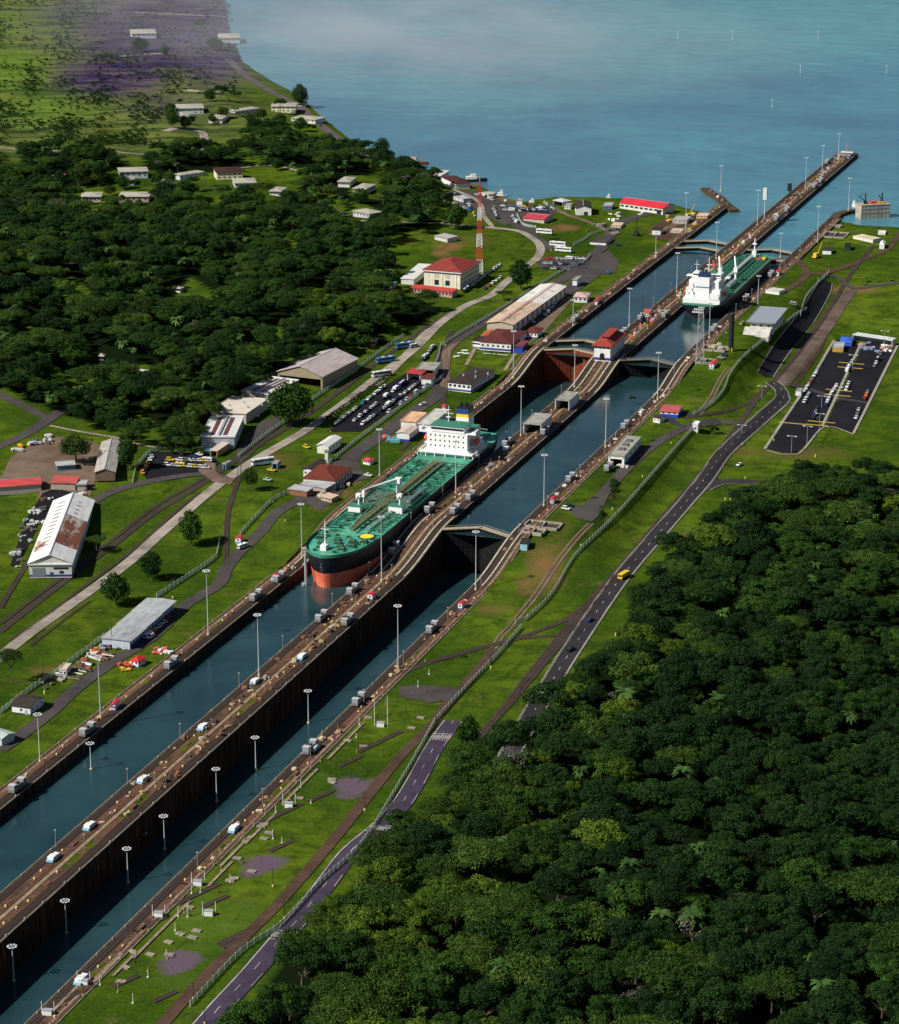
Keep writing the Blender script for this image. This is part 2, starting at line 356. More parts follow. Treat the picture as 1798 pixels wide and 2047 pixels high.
def build_lake():
    xs = np.concatenate([XG[0], [-42, -20, 0, 20, 42], XG[1]]); X, Y = np.meshgrid(xs, _ys, indexing='ij')
    sd = np.maximum(sdist(X, Y, LANDL), sdist(X, Y, LANDR)); ok = (sd < 22) & (Y > 360)
    ok[(np.abs(X) < 52)] = False; ok |= (np.abs(X) <= 52) & (Y > 369)
    I = np.arange(X.size).reshape(X.shape); F = np.stack([I[:-1,:-1], I[1:,:-1], I[1:,1:], I[:-1,1:]], -1)
    kp = ok[:-1,:-1] & ok[1:,:-1] & ok[1:,1:] & ok[:-1,1:]
    V = np.stack([X, Y, np.full(X.shape, LAKE-.02)], -1).reshape(-1, 3)
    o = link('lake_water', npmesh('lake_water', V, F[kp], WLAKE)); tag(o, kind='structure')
build_lake()
# ---------------- roads and other flat ground ----------------
def resamp(pts, step=7):
    P = [np.array(p, float) for p in pts]; out = [P[0]]; n = len(P)
    for i in range(n-1):
        p0 = P[max(i-1, 0)]; p1 = P[i]; p2 = P[i+1]; p3 = P[min(i+2, n-1)]; k = max(1, int(np.hypot(*(p2-p1)[:2])/step))
        for j in range(1, k+1):
            t = j/k; out.append(.5*((2*p1)+(p2-p0)*t+(2*p0-5*p1+4*p2-p3)*t*t+(3*p1-p0-3*p2+p3)*t**3))
    return out
def ribbon(pts, wd, dz, step=7, nw=2, off=0, wave=0):
    P = resamp(pts, step); mb = MB(); v = []; f = []
    for i, p in enumerate(P):
        a = P[max(i-1, 0)]; b = P[min(i+1, len(P)-1)]; d = (b-a)[:2]; d = d/max(1e-6, np.hypot(*d)); nrm = np.array([d[1], -d[0]])
        for j in range(nw+1):
            q = p[:2]+nrm*(off+wd*(j/nw-.5)); v.append((q[0], q[1], H(q[0], q[1])+dz))
    k = nw+1
    for i in range(len(P)-1):
        for j in range(nw): f.append((i*k+j, i*k+j+1, (i+1)*k+j+1, (i+1)*k+j))
    return mb.add(v, f)
def drape(pts, dz, name, mat, res=8, kind='structure'):
    bm = bmesh.new(); vs = [bm.verts.new((p[0], p[1], 0)) for p in pts]; fc = bm.faces.new(vs)
    if fc.normal.z < 0: fc.normal_flip()
    bmesh.ops.triangulate(bm, faces=bm.faces[:])
    xs = [p[0] for p in pts]; ys = [p[1] for p in pts]
    for ax, lo_, hi_ in ((0, min(xs), max(xs)), (1, min(ys), max(ys))):
        n = int((hi_-lo_)/res)
        for i in range(1, n+1):
            co = [0, 0, 0]; co[ax] = lo_+i*(hi_-lo_)/(n+1); no = [0, 0, 0]; no[ax] = 1
            bmesh.ops.bisect_plane(bm, geom=bm.verts[:]+bm.edges[:]+bm.faces[:], plane_co=co, plane_no=no)
    for v in bm.verts: v.co.z = H(v.co.x, v.co.y)+dz
    bm.normal_update()
    for q in bm.faces:
        if q.normal.z < 0: q.normal_flip()
    me = bpy.data.meshes.new(name); bm.to_mesh(me); bm.free(); me.materials.append(mat)
    o = link(name, me)
    if kind: tag(o, kind=kind)
    return o
def W(pts): return [U(*p) for p in pts]
def asphalt(c, name='asphalt', patch=.35):
    t = NT(name); v = t.geo(); a = t.noise(v, .05, 6, .7); b = t.noise(v, 1.3, 4, .7)
    col = t.mix(t.ramp(a, [(.4, (0,)*3), (.62, (1,)*3)]), c, sc(c, 1-patch)); col = t.mix(t.ramp(b, [(.5, (0,)*3), (.8, (.5,)*3)]), col, sc(c, 1.7))
    return t.done(col, .95, .08)
ASPH = asphalt((.042, .040, .046)); ASPH2 = asphalt((.07, .062, .060), 'worn_asphalt'); ASPHL = asphalt((.014, .014, .018), 'fresh_asphalt'); ASPHP = asphalt((.055, .043, .07), 'violet_asphalt')
TANC = asphalt((.33, .285, .24), 'pale_concrete_slab', .55); DIRT = asphalt((.17, .12, .085), 'bare_dirt', .4); DIRTD = asphalt((.085, .052, .036), 'dark_dirt', .4)
PAINTW = asphalt((.52, .5, .46), 'road_paint', .6); PAINTY = plain((.62, .42, .06), .8, name='yellow_paint'); KERB = concrete((.36, .33, .29), .3)
def road(px, wd, mat, name='road', dz=.28, kerb=0):
    P = W(px); o = ribbon(P, wd, dz, nw=4).build(name, mat); tag(o, kind='structure')
    if kerb:
        for s in (-1, 1):
            k = ribbon(P, .35, dz+.13, nw=1, off=s*(wd/2+.15)).build('kerb', KERB); tag(k, kind='structure')
    return P
def dashes(P, off, mat, on=3, gap=6, wd=.25, dz=.34, name='road_marking'):
    Q = resamp(P, 1.5); mb = MB(); n = max(1, int((on+gap)/1.5)); m = max(1, int(on/1.5))
    for i in range(0, len(Q)-m-1, n): sub = ribbon(Q[i:i+m+1], wd, dz, step=9, nw=1, off=off); mb.add(sub.v, sub.f)
    o = mb.build(name, mat); tag(o, kind='structure')
def line(P, off, mat, wd=.3, dz=.34, name='road_marking'):
    o = ribbon(P, wd, dz, nw=1, off=off).build(name, mat); tag(o, kind='structure')
RAILM = plain((.10, .055, .035), .7, .1, name='rusty_rail'); BALL = asphalt((.055, .045, .038), 'ballast')
def rail(px, name='railway', wd=3.4, dz=.26, world=False):
    P = px if world else W(px); o = ribbon(P, wd, dz, nw=2).build('track_bed', BALL); tag(o, kind='structure')
    mb = MB()
    for s in (-.75, .75):
        r_ = ribbon(P, .18, dz+.2, nw=1, off=s); mb.add(r_.v, r_.f)
    o = mb.build('rail_track', RAILM); tag(o, kind='structure')
# right side
PR = road([(990,1560),(1035,1475),(1088,1385),(1140,1300),(1235,1160),(1330,1048),(1390,978),(1418,940),(1443,905),(1479,870),(1519,836),(1550,811),(1564,795),(1560,778),(1540,762)], 8.4, asphalt((.034, .032, .036), 'road_tar'), kerb=1)
dashes(PR, 0, PAINTW, 3, 9); line(PR, 3.8, PAINTW, .25); line(PR, -3.8, PAINTW, .15)
P2 = road([(1405,975),(1440,962),(1480,962),(1520,964),(1600,962),(1700,970),(1800,985)], 8, ASPH); line(P2, 3.6, PAINTW, .25)
P3 = road([(1528,752),(1560,700),(1600,650),(1632,600),(1645,575),(1648,560)], 10, ASPHL); line(P3, -4.8, KERB, .5); line(P3, 4.8, KERB, .5)
road([(1560,768),(1600,722),(1640,668),(1672,620),(1700,578)], 8.5, asphalt((.13, .095, .075), 'haul_dirt', .45), 'haul_road')
drape([U(*p) for p in [(1583,772),(1600,760),(1640,700),(1662,650),(1657,650),(1632,690),(1605,735)]], .2, 'dirt_bank', DIRTD)
road([(1640,550),(1670,552),(1705,576),(1745,570),(1850,560)], 5, ASPH2)
road([(1598,548),(1640,545),(1680,535),(1720,520),(1760,505),(1780,490),(1795,470),(1830,455)], 4.5, DIRTD, 'track')
road([(1560,585),(1600,560),(1610,545),(1600,525),(1580,515),(1530,520)], 5, DIRTD, 'track')
road([(1380,625),(1410,630),(1520,640),(1565,610),(1590,570)], 4, DIRTD, 'track') if False else None
P4 = road([(1500,848),(1478,846),(1440,842),(1395,846),(1350,862),(1300,893),(1262,925),(1232,955),(1205,985)], 6.5, ASPH2)
drape([U(*p) for p in [(1198,978),(1222,975),(1210,1000),(1196,1030),(1182,1042),(1150,1035),(1138,1022),(1140,1012),(1165,1008)]], .3, 'yard', ASPH2)
road([(1395,846),(1365,852),(1335,836),(1340,825),(1390,830)], 6, ASPH, 'track')
for o_ in (-1.1, 1.1):
    Pd = [U(*p) for p in [(1180,1045),(1150,1075),(1122,1110),(1098,1145),(1072,1185),(1048,1215),(1015,1255),(1000,1270),(985,1295)]]
    tag(ribbon(Pd, 1.3, .2, nw=2, off=o_).build('dirt_track', DIRT), kind='structure')
    Pd = [U(*p) for p in [(1455,735),(1440,755),(1425,785),(1410,808),(1395,826)]]
    tag(ribbon(Pd, 1.2, .2, nw=2, off=o_).build('dirt_track', DIRT), kind='structure')
road([(985,1295),(965,1325),(930,1365),(890,1410),(860,1450),(800,1510),(735,1590),(680,1660),(630,1720),(560,1800),(480,1880),(400,1960),(330,2040),(280,2100)], 4.5, DIRTD, 'dirt_track')
drape([U(*p) for p in [(795,1372),(830,1368),(895,1372),(925,1382),(905,1398),(858,1404),(800,1392)]], .3, 'yard', ASPH2)
P5 = road([(905,1440),(868,1490),(838,1545),(805,1600),(760,1650),(700,1700),(650,1765),(600,1830),(560,1875),(500,1945),(440,2010),(380,2080)], 8.5, ASPHP)
line(P5, 3.7, PAINTW, .35); dashes(P5, 0, PAINTW, 5, 10, .2); dashes(P5, -3.7, PAINTW, 9, 9, .2)
for q in []:
    drape([U(q[0]+dx*q[2]/45, q[1]+dy*q[2]/45) for dx, dy in [(-50,-12),(-10,-18),(35,-10),(25,10),(0,22),(-28,8)]], .3, 'yard', ASPHP)
for (cx, cy) in [(1077,1382),(876,1472),(723,1652),(563,1868)]:
    mb = MB(); c = U(cx, cy); best = min((PR, P5), key=lambda L: min(np.hypot(*(q-c)[:2]) for q in L)); Q = resamp(best, 2)
    i = min(range(1, len(Q)-1), key=lambda i: np.hypot(*(Q[i]-c)[:2])); d = (Q[i+1]-Q[i-1])[:2]; d /= np.hypot(*d); n_ = np.array([d[1], -d[0]]); c = Q[i]
    for k in range(-4, 5):
        q = [c[:2]+n_*(k*.95+s*.27)+d*e for s, e in ((-1,-1.9),(1,-1.9),(1,1.9),(-1,1.9))]; mb.add([(*v, H(*v)+.38) for v in q], [(0,1,2,3)])
    for e in (-3.2, 3.2):
        q = [c[:2]+n_*s+d*(e+t) for s, t in ((-4.3,-.2),(4.3,-.2),(4.3,.2),(-4.3,.2))]; mb.add([(*v, H(*v)+.38) for v in q], [(0,1,2,3)])
    tag(mb.build('zebra_crossing', PAINTW), kind='structure')
rail([(900,1530),(985,1440),(1080,1318),(1150,1232),(1232,1140),(1330,1025),(1400,945),(1470,855),(1505,805),(1537,770),(1580,722),(1640,640),(1700,545),(1745,490)])
rail([(935,1490),(1000,1425),(1090,1320),(1240,1145)], wd=3)
rail([(800,1345),(850,1325),(920,1305),(1000,1283),(1080,1258),(1150,1225),(1232,1145)])
rail([(985,1290),(1040,1275),(1100,1270),(1140,1268)], wd=2.5)
rail([(1335,830),(1370,835),(1430,825),(1500,800),(1530,770)], wd=2.6)
for q in [(760,1480),(560,1625),(395,1785),(480,1865),(290,1850),(150,1985)]:
    rail([(q[0]-45, q[1]+22), (q[0], q[1]), (q[0]+42, q[1]-20)], wd=2.6)
# right car park: two tarred halves, one verge between
drape([U(*p) for p in [(1672,677),(1723,684),(1644,849),(1590,905),(1560,903),(1533,896),(1555,850),(1600,790),(1640,720)]], .22, 'car_park', ASPHL)
drape([U(*p) for p in [(1727,682),(1788,688),(1770,730),(1700,865),(1648,850)]], .22, 'car_park', ASPHL)
road([(1575,768),(1610,775),(1660,792),(1735,805)], 5, ASPH, 'car_park_lane', dz=.32)
for (a, c) in [((1720,684),(1642,850)),((1792,690),(1704,866)),((1665,680),(1600,790)),((1598,790),(1527,897))]:
    tag(ribbon(W([a, c]), 1.6, .45, nw=1).build('verge', KERB), kind='structure')
tag(ribbon(W([(1704,868),(1646,853),(1592,908),(1530,900)]), 1.2, .45, nw=1).build('verge', KERB), kind='structure')
for (x, y) in [(1700,726),(1698,735),(1675,780),(1672,790),(1636,850),(1640,843),(1583,846)]:
    c = U(x, y); tag(MB().box(c[0]-8, c[0]+8, c[1]-.28, c[1]+.28, c[2]+.3, c[2]+.5).build('kerb', PAINTY), kind='structure')
# left side
PL = road([(-60,1360),(0,1312),(60,1264),(120,1222),(185,1176),(240,1136),(310,1075),(385,1010),(455,955),(520,912),(600,866),(650,832),(700,795),(760,748),(835,690),(885,640),(935,608),(980,590),(1012,562),(1050,532),(1075,512),(1078,490),(1055,470),(1030,460),(985,455)], 6.2, TANC)
for i in range(0): pass
road([(885,640),(860,655),(830,690),(790,730),(745,770)], 6, TANC, dz=.24)
road([(0,1498),(50,1462),(100,1423),(155,1373),(226,1321),(300,1275),(371,1208),(436,1168),(451,1137),(482,1098),(521,1062),(552,1024),(590,1002),(640,975)], 6.5, ASPH2)
PA = road([(640,975),(665,940),(714,902),(760,870),(805,836),(873,787),(880,750),(885,710),(905,682),(935,662),(979,635),(1040,602),(1100,572),(1150,540),(1178,515),(1205,490),(1220,465),(1240,445),(1280,430),(1320,420)], 9, ASPH2)
drape([U(*p) for p in [(600,1000),(625,965),(660,935),(700,908),(725,905),(715,925),(735,955),(700,965),(660,1005),(640,1018)]], .22, 'yard', ASPH2)
drape([U(*p) for p in [(1140,560),(1175,520),(1215,500),(1235,520),(1230,545),(1200,548),(1170,570),(1120,600),(1085,640),(1060,650)]], .24, 'yard', ASPH2)
drape([U(*p) for p in [(1060,650),(1085,640),(1130,590),(1150,590),(1120,625),(1080,670),(1040,700),(1030,680)]], .2, 'yard', DIRT)
drape([U(*p) for p in [(785,760),(820,740),(850,742),(862,760),(720,862),(655,862)]], .24, 'car_park', ASPHL)
drape([U(*p) for p in [(278,941),(290,915),(302,902),(416,905),(440,925),(402,950),(300,965)]], .24, 'car_park', ASPHL)
road([(180,1005),(215,985),(260,970),(320,957),(380,948),(420,945),(455,958)], 6, ASPH2)
drape([U(*p) for p in [(395,940),(410,922),(430,925),(430,940),(440,952),(470,955),(460,968),(425,962)]], .3, 'yard', DIRT)
drape([U(*p) for p in [(0,960),(20,915),(70,885),(100,870),(180,880),(230,905),(235,925),(190,960),(180,990),(100,990),(70,1015),(85,960),(0,950)]], .24, 'yard', DIRT)
drape([U(*p) for p in [(85,985),(110,975),(150,985),(115,1000),(75,1050),(35,1130),(20,1130),(50,1040)]], .3, 'yard', ASPHL)
road([(-40,770),(0,788),(50,812),(95,835),(110,830)], 7, ASPH2); road([(-30,905),(20,882),(60,862),(110,828),(125,818)], 7, ASPH2)
road([(100,850),(160,862),(225,873),(265,885),(310,893),(345,895)], 2.5, TANC, 'path')
drape([U(*p) for p in [(515,895),(530,865),(560,855),(640,800),(690,780),(690,765),(620,800),(540,850)]], .2, 'yard', ASPH2) if False else drape([U(*p) for p in [(470,905),(490,870),(525,840),(560,830),(560,850),(520,890),(480,925)]], .24, 'yard', ASPH2)
rail([(0,1262),(60,1214),(133,1158),(200,1108),(300,1030),(395,972),(470,920),(530,880),(604,834),(680,780),(740,732),(800,690),(850,655),(900,622)])
rail([(0,1246),(60,1200),(133,1146),(200,1096),(300,1018),(395,962),(470,912)], wd=2.4)
rail([(0,1320),(60,1272),(130,1200)], wd=2) if False else None
rail([(20,1280),(90,1232),(150,1185),(216,1136),(300,1068),(370,1005),(420,975)], wd=1.6)
rail([(60,1290),(130,1236),(180,1200)], wd=1.2)
rail([(0,1215),(20,1180),(45,1140),(70,1100)], wd=2.6)
rail([(452,1130),(452,1080),(456,1020),(475,960),(478,925)], wd=2.6)
rail([(882,900),(880,860),(885,800),(893,740),(890,690),(905,660)], wd=3)
rail([(800,900),(850,850),(885,800)], wd=2.4)
drape([U(*p) for p in [(878,770),(886,745),(880,705),(900,688),(922,680),(900,700),(898,740),(900,780)]], .34, 'apron', DIRT)
# lake front on the left
drape([U(*p) for p in [(905,385),(960,378),(1000,400),(1050,412),(1110,410),(1108,425),(1050,438),(1010,450),(985,440),(960,420),(905,410)]], .24, 'car_park', ASPH2)
drape([U(*p) for p in [(1073,531),(1078,516),(1170,514),(1180,522),(1140,543)]], .24, 'car_park', ASPH2)
drape([U(*p) for p in [(1010,440),(1060,440),(1075,470),(1110,495),(1090,500),(1060,482),(1030,455)]], .27, 'bus_park', ASPH2)
road([(1105,415),(1135,430),(1180,445),(1220,465)], 5, DIRT); road([(700,440),(760,442),(830,445),(880,445),(925,450),(985,455)], 5, TANC)
road([(985,455),(965,430),(960,410),(945,395),(905,378),(880,365)], 4, TANC); road([(1300,470),(1330,455),(1360,445)], 6, DIRT)
drape([U(*p) for p in [(1300,455),(1330,435),(1400,428),(1430,430),(1390,460),(1340,480),(1310,478)]], .25, 'yard', DIRTD)
road([(-100,290),(0,294),(120,300),(260,306),(340,304)], 7, TANC); road([(412,300),(408,275),(400,262),(360,255),(330,262)], 8, TANC)
road([(455,118),(490,150),(540,182),(590,208),(640,250),(690,285),(740,312)], 9, asphalt((.12, .09, .10), 'crest_road'))
road([(340,365),(400,375),(470,372),(540,378),(600,388),(700,430)], 3.5, ASPH2, 'path'); road([(0,360),(60,362),(110,350)], 4, TANC, 'path')
road([(480,335),(520,330),(560,333),(610,345),(650,360)], 3, TANC, 'path'); road([(120,540),(150,522),(165,518)], 4, ASPH2, 'path')
for pts in ([(370,180),(400,182),(440,184)], [(270,24),(310,26),(450,34)], [(240,112),(300,108),(320,106)]): road(pts, 9, TANC, 'path')
# ---------------- trees first version of the land cover needs roads only; locks ----------------
WALLC = concrete((.125, .085, .058), .7, .35, 'lock_concrete'); _w = NT('wall_face'); _v = _w.geo(); _a = _w.noise(_w.mapv(_v, (.5, .5, .05)), .9, 6, .7); _b = _w.noise(_v, .08, 5, .6); _wv = _w.n('ShaderNodeTexWave', bands_direction='Y'); _wv.inputs['Scale'].default_value = .055; _w.l(_v, _wv.inputs[0])
_c = _w.mix(_w.ramp(_a, [(.35, (0,)*3), (.7, (1,)*3)]), (.030, .018, .012), (.14, .080, .048)); _c = _w.mix(_w.ramp(_b, [(.45, (0,)*3), (.65, (.7,)*3)]), _c, (.018, .016, .012)); _c = _w.mix(_w.ramp(_wv.outputs['Fac'], [(0, (.9,)*3), (.06, (0,)*3)]), _c, (.006, .005, .005)); _w.bump(_a, .6, .3); WALLF = _w.done(_c, .95, .03)
PALE = concrete((.36, .28, .20), .55, .3, 'pale_path'); TRK = plain((.028, .023, .02), .7, name='track_bed'); RUST = plain((.13, .06, .035), .8, name='rust_iron')
def ylist(y0, y1, extra=()):
    ys = set([y0, y1]); y = math.ceil(y0/40)*40
    while y < y1:
        if y > y0: ys.add(y)
        y += 40
    for a in list(np.arange(-324, -254, 5.))+list(np.arange(6, 66, 5.)):
        if y0 < a < y1: ys.add(float(a))
    return sorted(ys)
def slab(x0, x1, y0, y1, up, dn=None, mb=None, bow=0):
    """a strip following the wall top; up = height of its top above the wall, dn = depth of its bottom"""
    mb = mb or MB(); ys = ylist(y0, y1); v = []; n = len(ys)
    for y in ys:
        z = float(wl(y)); zb = z+up-.3 if dn is None else dn
        v += [(x0, y, z+up), (x1, y, z+up), (x1, y, zb), (x0, y, zb)]
    f = []
    for i in range(n-1):
        a, b = i*4, i*4+4
        f += [(a, a+1, b+1, b), (a+1, a+2, b+2, b+1), (a+2, a+3, b+3, b+2), (a+3, a, b, b+3)]
    f += [(3, 2, 1, 0), (n*4-4, n*4-3, n*4-2, n*4-1)]
    return mb.add(v, f)
WALLS = {}
def lockwall(key, x0, x1, y0, y1, label, tracks, paths, seed):
    rnd = random.Random(seed)
    o = slab(x0, x1, y0, y1, 0, -22).build('lock_wall', WALLF); tag(o, label, 'lock wall'); WALLS[key] = o
    slab(x0+.35, x1-.35, y0+.3, y1-.3, .12).build('wall_top', WALLC, o)
    mb = MB()
    for e, s in ((x0, -1), (x1, 1)): slab(min(e, e-s*.55), max(e, e-s*.55), y0+.5, y1-.5, .3, mb=mb)
    mb.build('coping', concrete((.24, .2, .155), .5, .4), o)
    mb = MB(); rl = MB()
    for t in tracks:
        slab(t-1.7, t+1.7, y0+1, y1-1, .17, mb=mb)
        for q in (-.8, .8): slab(t+q-.09, t+q+.09, y0+1, y1-1, .36, mb=rl)
        slab(t-.13, t+.13, y0+1, y1-1, .30, mb=rl)
    mb.build('track_bed', TRK, o); rl.build('tow_rail', RAILM, o)
    mb = MB()
    for (a, b) in paths: slab(a, b, y0+1, y1-1, .22, mb=mb)
    mb.build('walkway', PALE, o)
    mb = MB()
    for t in tracks:
        s_ = 1 if t < (x0+x1)/2 else -1
        for q in (1.9, 4.9): slab(min(t+s_*q, t+s_*(q+.35)), max(t+s_*q, t+s_*(q+.35)), y0+1, y1-1, .26, mb=mb)
    mb.build('cable_duct', plain((.20, .085, .045), .9, 0, .05, name='rusty_duct'), o)
    # raised ledge of pale worn concrete on the slopes
    mb = MB()
    for (ya, yb) in ((-322, -250), (4, 70)):
        if y0 < ya and y1 > yb:
            for t in tracks:
                for q in (-2.2, 2.0): slab(t+q-.45, t+q+.45, ya, yb, .55, mb=mb)
    if mb.v: mb.build('ramp_kerb', concrete((.5, .44, .33), .35, .3), o)
    # hatches, sleepers and gratings sunk in the wall
    mb = MB(); yl = MB(); gs = MB()
    for t in tracks:
        y = y0+8
        while y < y1-10:
            inw = t+(3.2 if t < (x0+x1)/2 else -3.2)
            z = float(wl(y)); sl = abs(float(wl(y+3))-z) > .2
            if not sl:
                if rnd.random() < .62:
                    for k in range(rnd.randint(2, 6)): mb.box(inw-1.3, inw+1.3, y+k*1.7, y+k*1.7+.7, z+.1, z+.42)
                elif rnd.random() < .5: mb.box(inw-.8, inw+.9, y, y+rnd.uniform(1, 5), z+.1, z+rnd.uniform(.5, 1.0))
                if rnd.random() < .5:
                    c = inw+rnd.uniform(-1.5, 1.5); yl.box(c-.3, c+.3, y+3, y+3.6, z+.1, z+.8)
            y += rnd.uniform(5, 11)
    mb.build('hatch', RUST, o); yl.build('bollard', plain((.75, .6, .25), .6, name='bollard_paint'), o)
    y = y0+30
    while y < y1-30:
        for t in tracks:
            if rnd.random() < .42:
                inw = t+(3.2 if t < (x0+x1)/2 else -3.2); ln = rnd.uniform(8, 34)
                if abs(float(wl(y+ln))-float(wl(y))) < .1: z = float(wl(y)); gs.box(inw-1.5, inw+1.5, y, y+ln, z+.08, z+.2)
        y += rnd.uniform(26, 60)
    gs.build('grass_strip', GRASS, o)
    fd = MB(); y = y0+4
    while y < min(y1-4, 845):          # vertical rubbing strakes and ledges on the face over the water
        z = float(wl(y))
        for e, s in ((x0, -1), (x1, 1)):
            fd.box(e-.12 if s < 0 else e, e if s < 0 else e+.12, y, y+.9, z-3.2, z-.4)
        y += 6
    fd.build('fender', plain((.03, .022, .018), .8, name='old_timber'), o)
    # weathering / lamps on the coping
    mb = MB(); y = y0+10
    while y < y1-5:
        z = float(wl(y))
        for e, s in ((x0+.6, -1), (x1-.6, 1)):
            if rnd.random() < .6: mb.box(e-.25, e+.25, y, y+.5, z+.1, z+.75)
        y += rnd.uniform(9, 16)
    mb.build('mooring_post', plain((.32, .27, .22), .8, name='post_paint'), o)
    return o
lockwall('c', -a_, a_, -2400, 853, 'long brown centre wall between the two lanes of water, with a pale walkway', (-6.4, 6.4), ((-.2, 1.1),), 3)
lockwall('l', -WOUT-.5, -b_, -2400, 570, 'brown lock wall along the left lane of water, grass on its land side', (-45.5,), ((-50.6, -49.3),), 5)
lockwall('r', b_, WOUT+.5, -2400, 545, 'brown lock wall along the right lane of water, grass on its land side', (45.5,), ((49.6, 50.9),), 8)
# --- mitre gates ---
def gate(yg, xl, xr, z, zb, mat, where, walk, grp):
    for s in (-1, 1):
        xa = xl if s < 0 else xr; xm = (xl+xr)/2; a = Vector((xa, yg, 0)); b = Vector((xm, yg+8.5, 0)); d = (b-a); L = d.length; ang = math.atan2(d.y, d.x)
        side = 'left' if s < 0 else 'right'
        t = thing('lock_gate', f'{side} leaf of {where}', 'lock gate', (a.x, a.y, 0), ang, grp)
        MB().box(0, L-.05, -1.05, 1.05, zb-4, z-.5).build('gate_leaf', mat, t)
        mb = MB()
        for k in range(1, 8): mb.box(L*k/8-.12, L*k/8+.12, -1.2 if s < 0 else -1.2, 1.2, zb-2, z-.6)
        for k in range(3): mb.box(.4, L-.4, -1.18, 1.18, z-3-k*3.4, z-2.8-k*3.4)
        mb.build('stiffener', mat, t)
        MB().box(-.5, L+.1, -1.5, 1.5, z-.5, z-.15).build('gate_walkway', walk, t)
        mb = MB()
        for e in (-1.4, 1.4):
            mb.box(0, L, e-.05, e+.05, z+.75, z+.85)
            for k in range(9): mb.box(L*k/8-.05, L*k/8+.05, e-.05, e+.05, z-.15, z+.8)
        mb.build('handrail', plain((.35, .32, .25), .6, name='rail_paint'), t)
GR = concrete((.22, .055, .03), .35, .3, 'rust_red_gate'); GD = concrete((.02, .02, .022), .4, .3, 'black_gate'); WK = concrete((.46, .38, .25), .3, .5, 'tan_walkway'); WK2 = concrete((.2, .19, .15), .3, .5, 'mossy_walkway')
gate(-268, a_, b_, 7.7, LOWR, GD, 'the black gate with tan walkway between the lower and middle right chambers', WK, 'black gate leaves of the lower right lock')
gate(66, -b_, -a_, 15.3, SEA, GR, 'the rust red gate below the red roofed control house', WK, 'rust red gate leaves')
gate(90, -b_, -a_, 15.3, UPW-5, GD, 'the second gate just behind the rust red one', WK, 'gate leaves behind the rust red gate')
gate(57, a_, b_, 15.3, MIDR, GD, 'the dark gate right of the control house', WK2, 'dark gate leaves right of the control house')
gate(394, -b_, -a_, 15.3, UPW-5, GD, 'the nearer far gate of the upper left chamber', WK, 'nearer far gate leaves, left lane')
gate(420, -b_, -a_, 15.3, UPW-5, GD, 'the farther far gate of the upper left chamber', WK, 'farther far gate leaves, left lane')
gate(373, a_, b_, 15.3, UPW-5, GD, 'the nearer far gate beyond the moored green ship', WK, 'nearer far gate leaves, right lane')
gate(404, a_, b_, 15.3, UPW-5, GD, 'the farther far gate beyond the moored green ship', WK, 'farther far gate leaves, right lane')
# --- pier at the far end of the left wall, curved wall and caisson on the right ---
z = L2Z
def pier(pts, wd, label, zt=15.0, name='pier'):
    P = [Uz(p[0], p[1], zt) for p in pts]; mb = MB(); v = []; f = []
    for i, p in enumerate(P):
        a = P[max(i-1, 0)]; b = P[min(i+1, len(P)-1)]; d = (b-a)[:2]; d /= np.hypot(*d); n_ = np.array([d[1], -d[0]])
        for s in (-1, 1):
            q = p[:2]+n_*s*wd/2; v += [(q[0], q[1], zt), (q[0], q[1], 2)]
    for i in range(len(P)-1):
        a = i*4; b = a+4; f += [(a, a+2, b+2, b), (a+2, a+3, b+3, b+2), (a, b, b+1, a+1)]
    f += [(0, 1, 3, 2), (len(v)-4, len(v)-2, len(v)-1, len(v)-3)]
    o = mb.add(v, f).build(name, WALLC); tag(o, label, 'pier'); return o
pier([(1466,418),(1452,408),(1436,392),(1420,384),(1408,374)], 8, 'short broken brown pier slanting off the end of the left lock wall')
pier([(1662,438),(1672,426),(1686,421),(1705,418),(1722,420)], 7, 'curved concrete jetty leading from the right lock wall to the caisson')
c0 = Uz(1719, 437, LAKE); c1 = Uz(1776, 434, LAKE); ang = math.atan2(*(c1-c0)[1::-1]); L = np.hypot(*(c1-c0)[:2])
t = thing('caisson', 'tall pale concrete box in the lake with two black derricks, beyond the curved jetty', 'caisson', c0, ang)
CS = concrete((.5, .46, .38), .45, .15, 'stained_caisson')
MB().prof_x([(0,-3),(0,10.5),(11,10.5),(11,-3)], 0, L).build('hull', CS, t)
mb = MB()
for k in range(8): mb.box(L*k/7.2, L*k/7.2+.3, -.15, 0, 0, 10.3)
mb.box(0, L, -.2, 0, 4.2, 4.6).box(0, L, -.2, 0, 7.6, 8).build('rib', concrete((.35, .3, .24), .3), t)
MB().box(-.3, L+.3, -.3, 11.3, 10.5, 11).build('deck', concrete((.45, .38, .25), .3), t)
for k, xx in enumerate((L*.22, L*.8)):
    d = MB().tube((xx, 5, 11), (xx, 5, 19), .5).tube((xx, 5, 13), (xx-6+3*k, 5, 17.5), .35).tube((xx, 5, 18.5), (xx-6+3*k, 5, 17.5), .15).cbox((xx, 5, 12), (2.5, 2.5, 2)).build('derrick', BLACK, t)
MB().cbox((L*.5, 5, 12), (6, 4, 2.2)).build('deckhouse', paint((.6, .12, .1)), t); MB().cbox((L*.72, 3, 11.8), (5, 2, 1.6)).build('winch', paint((.7, .5, .08)), t)
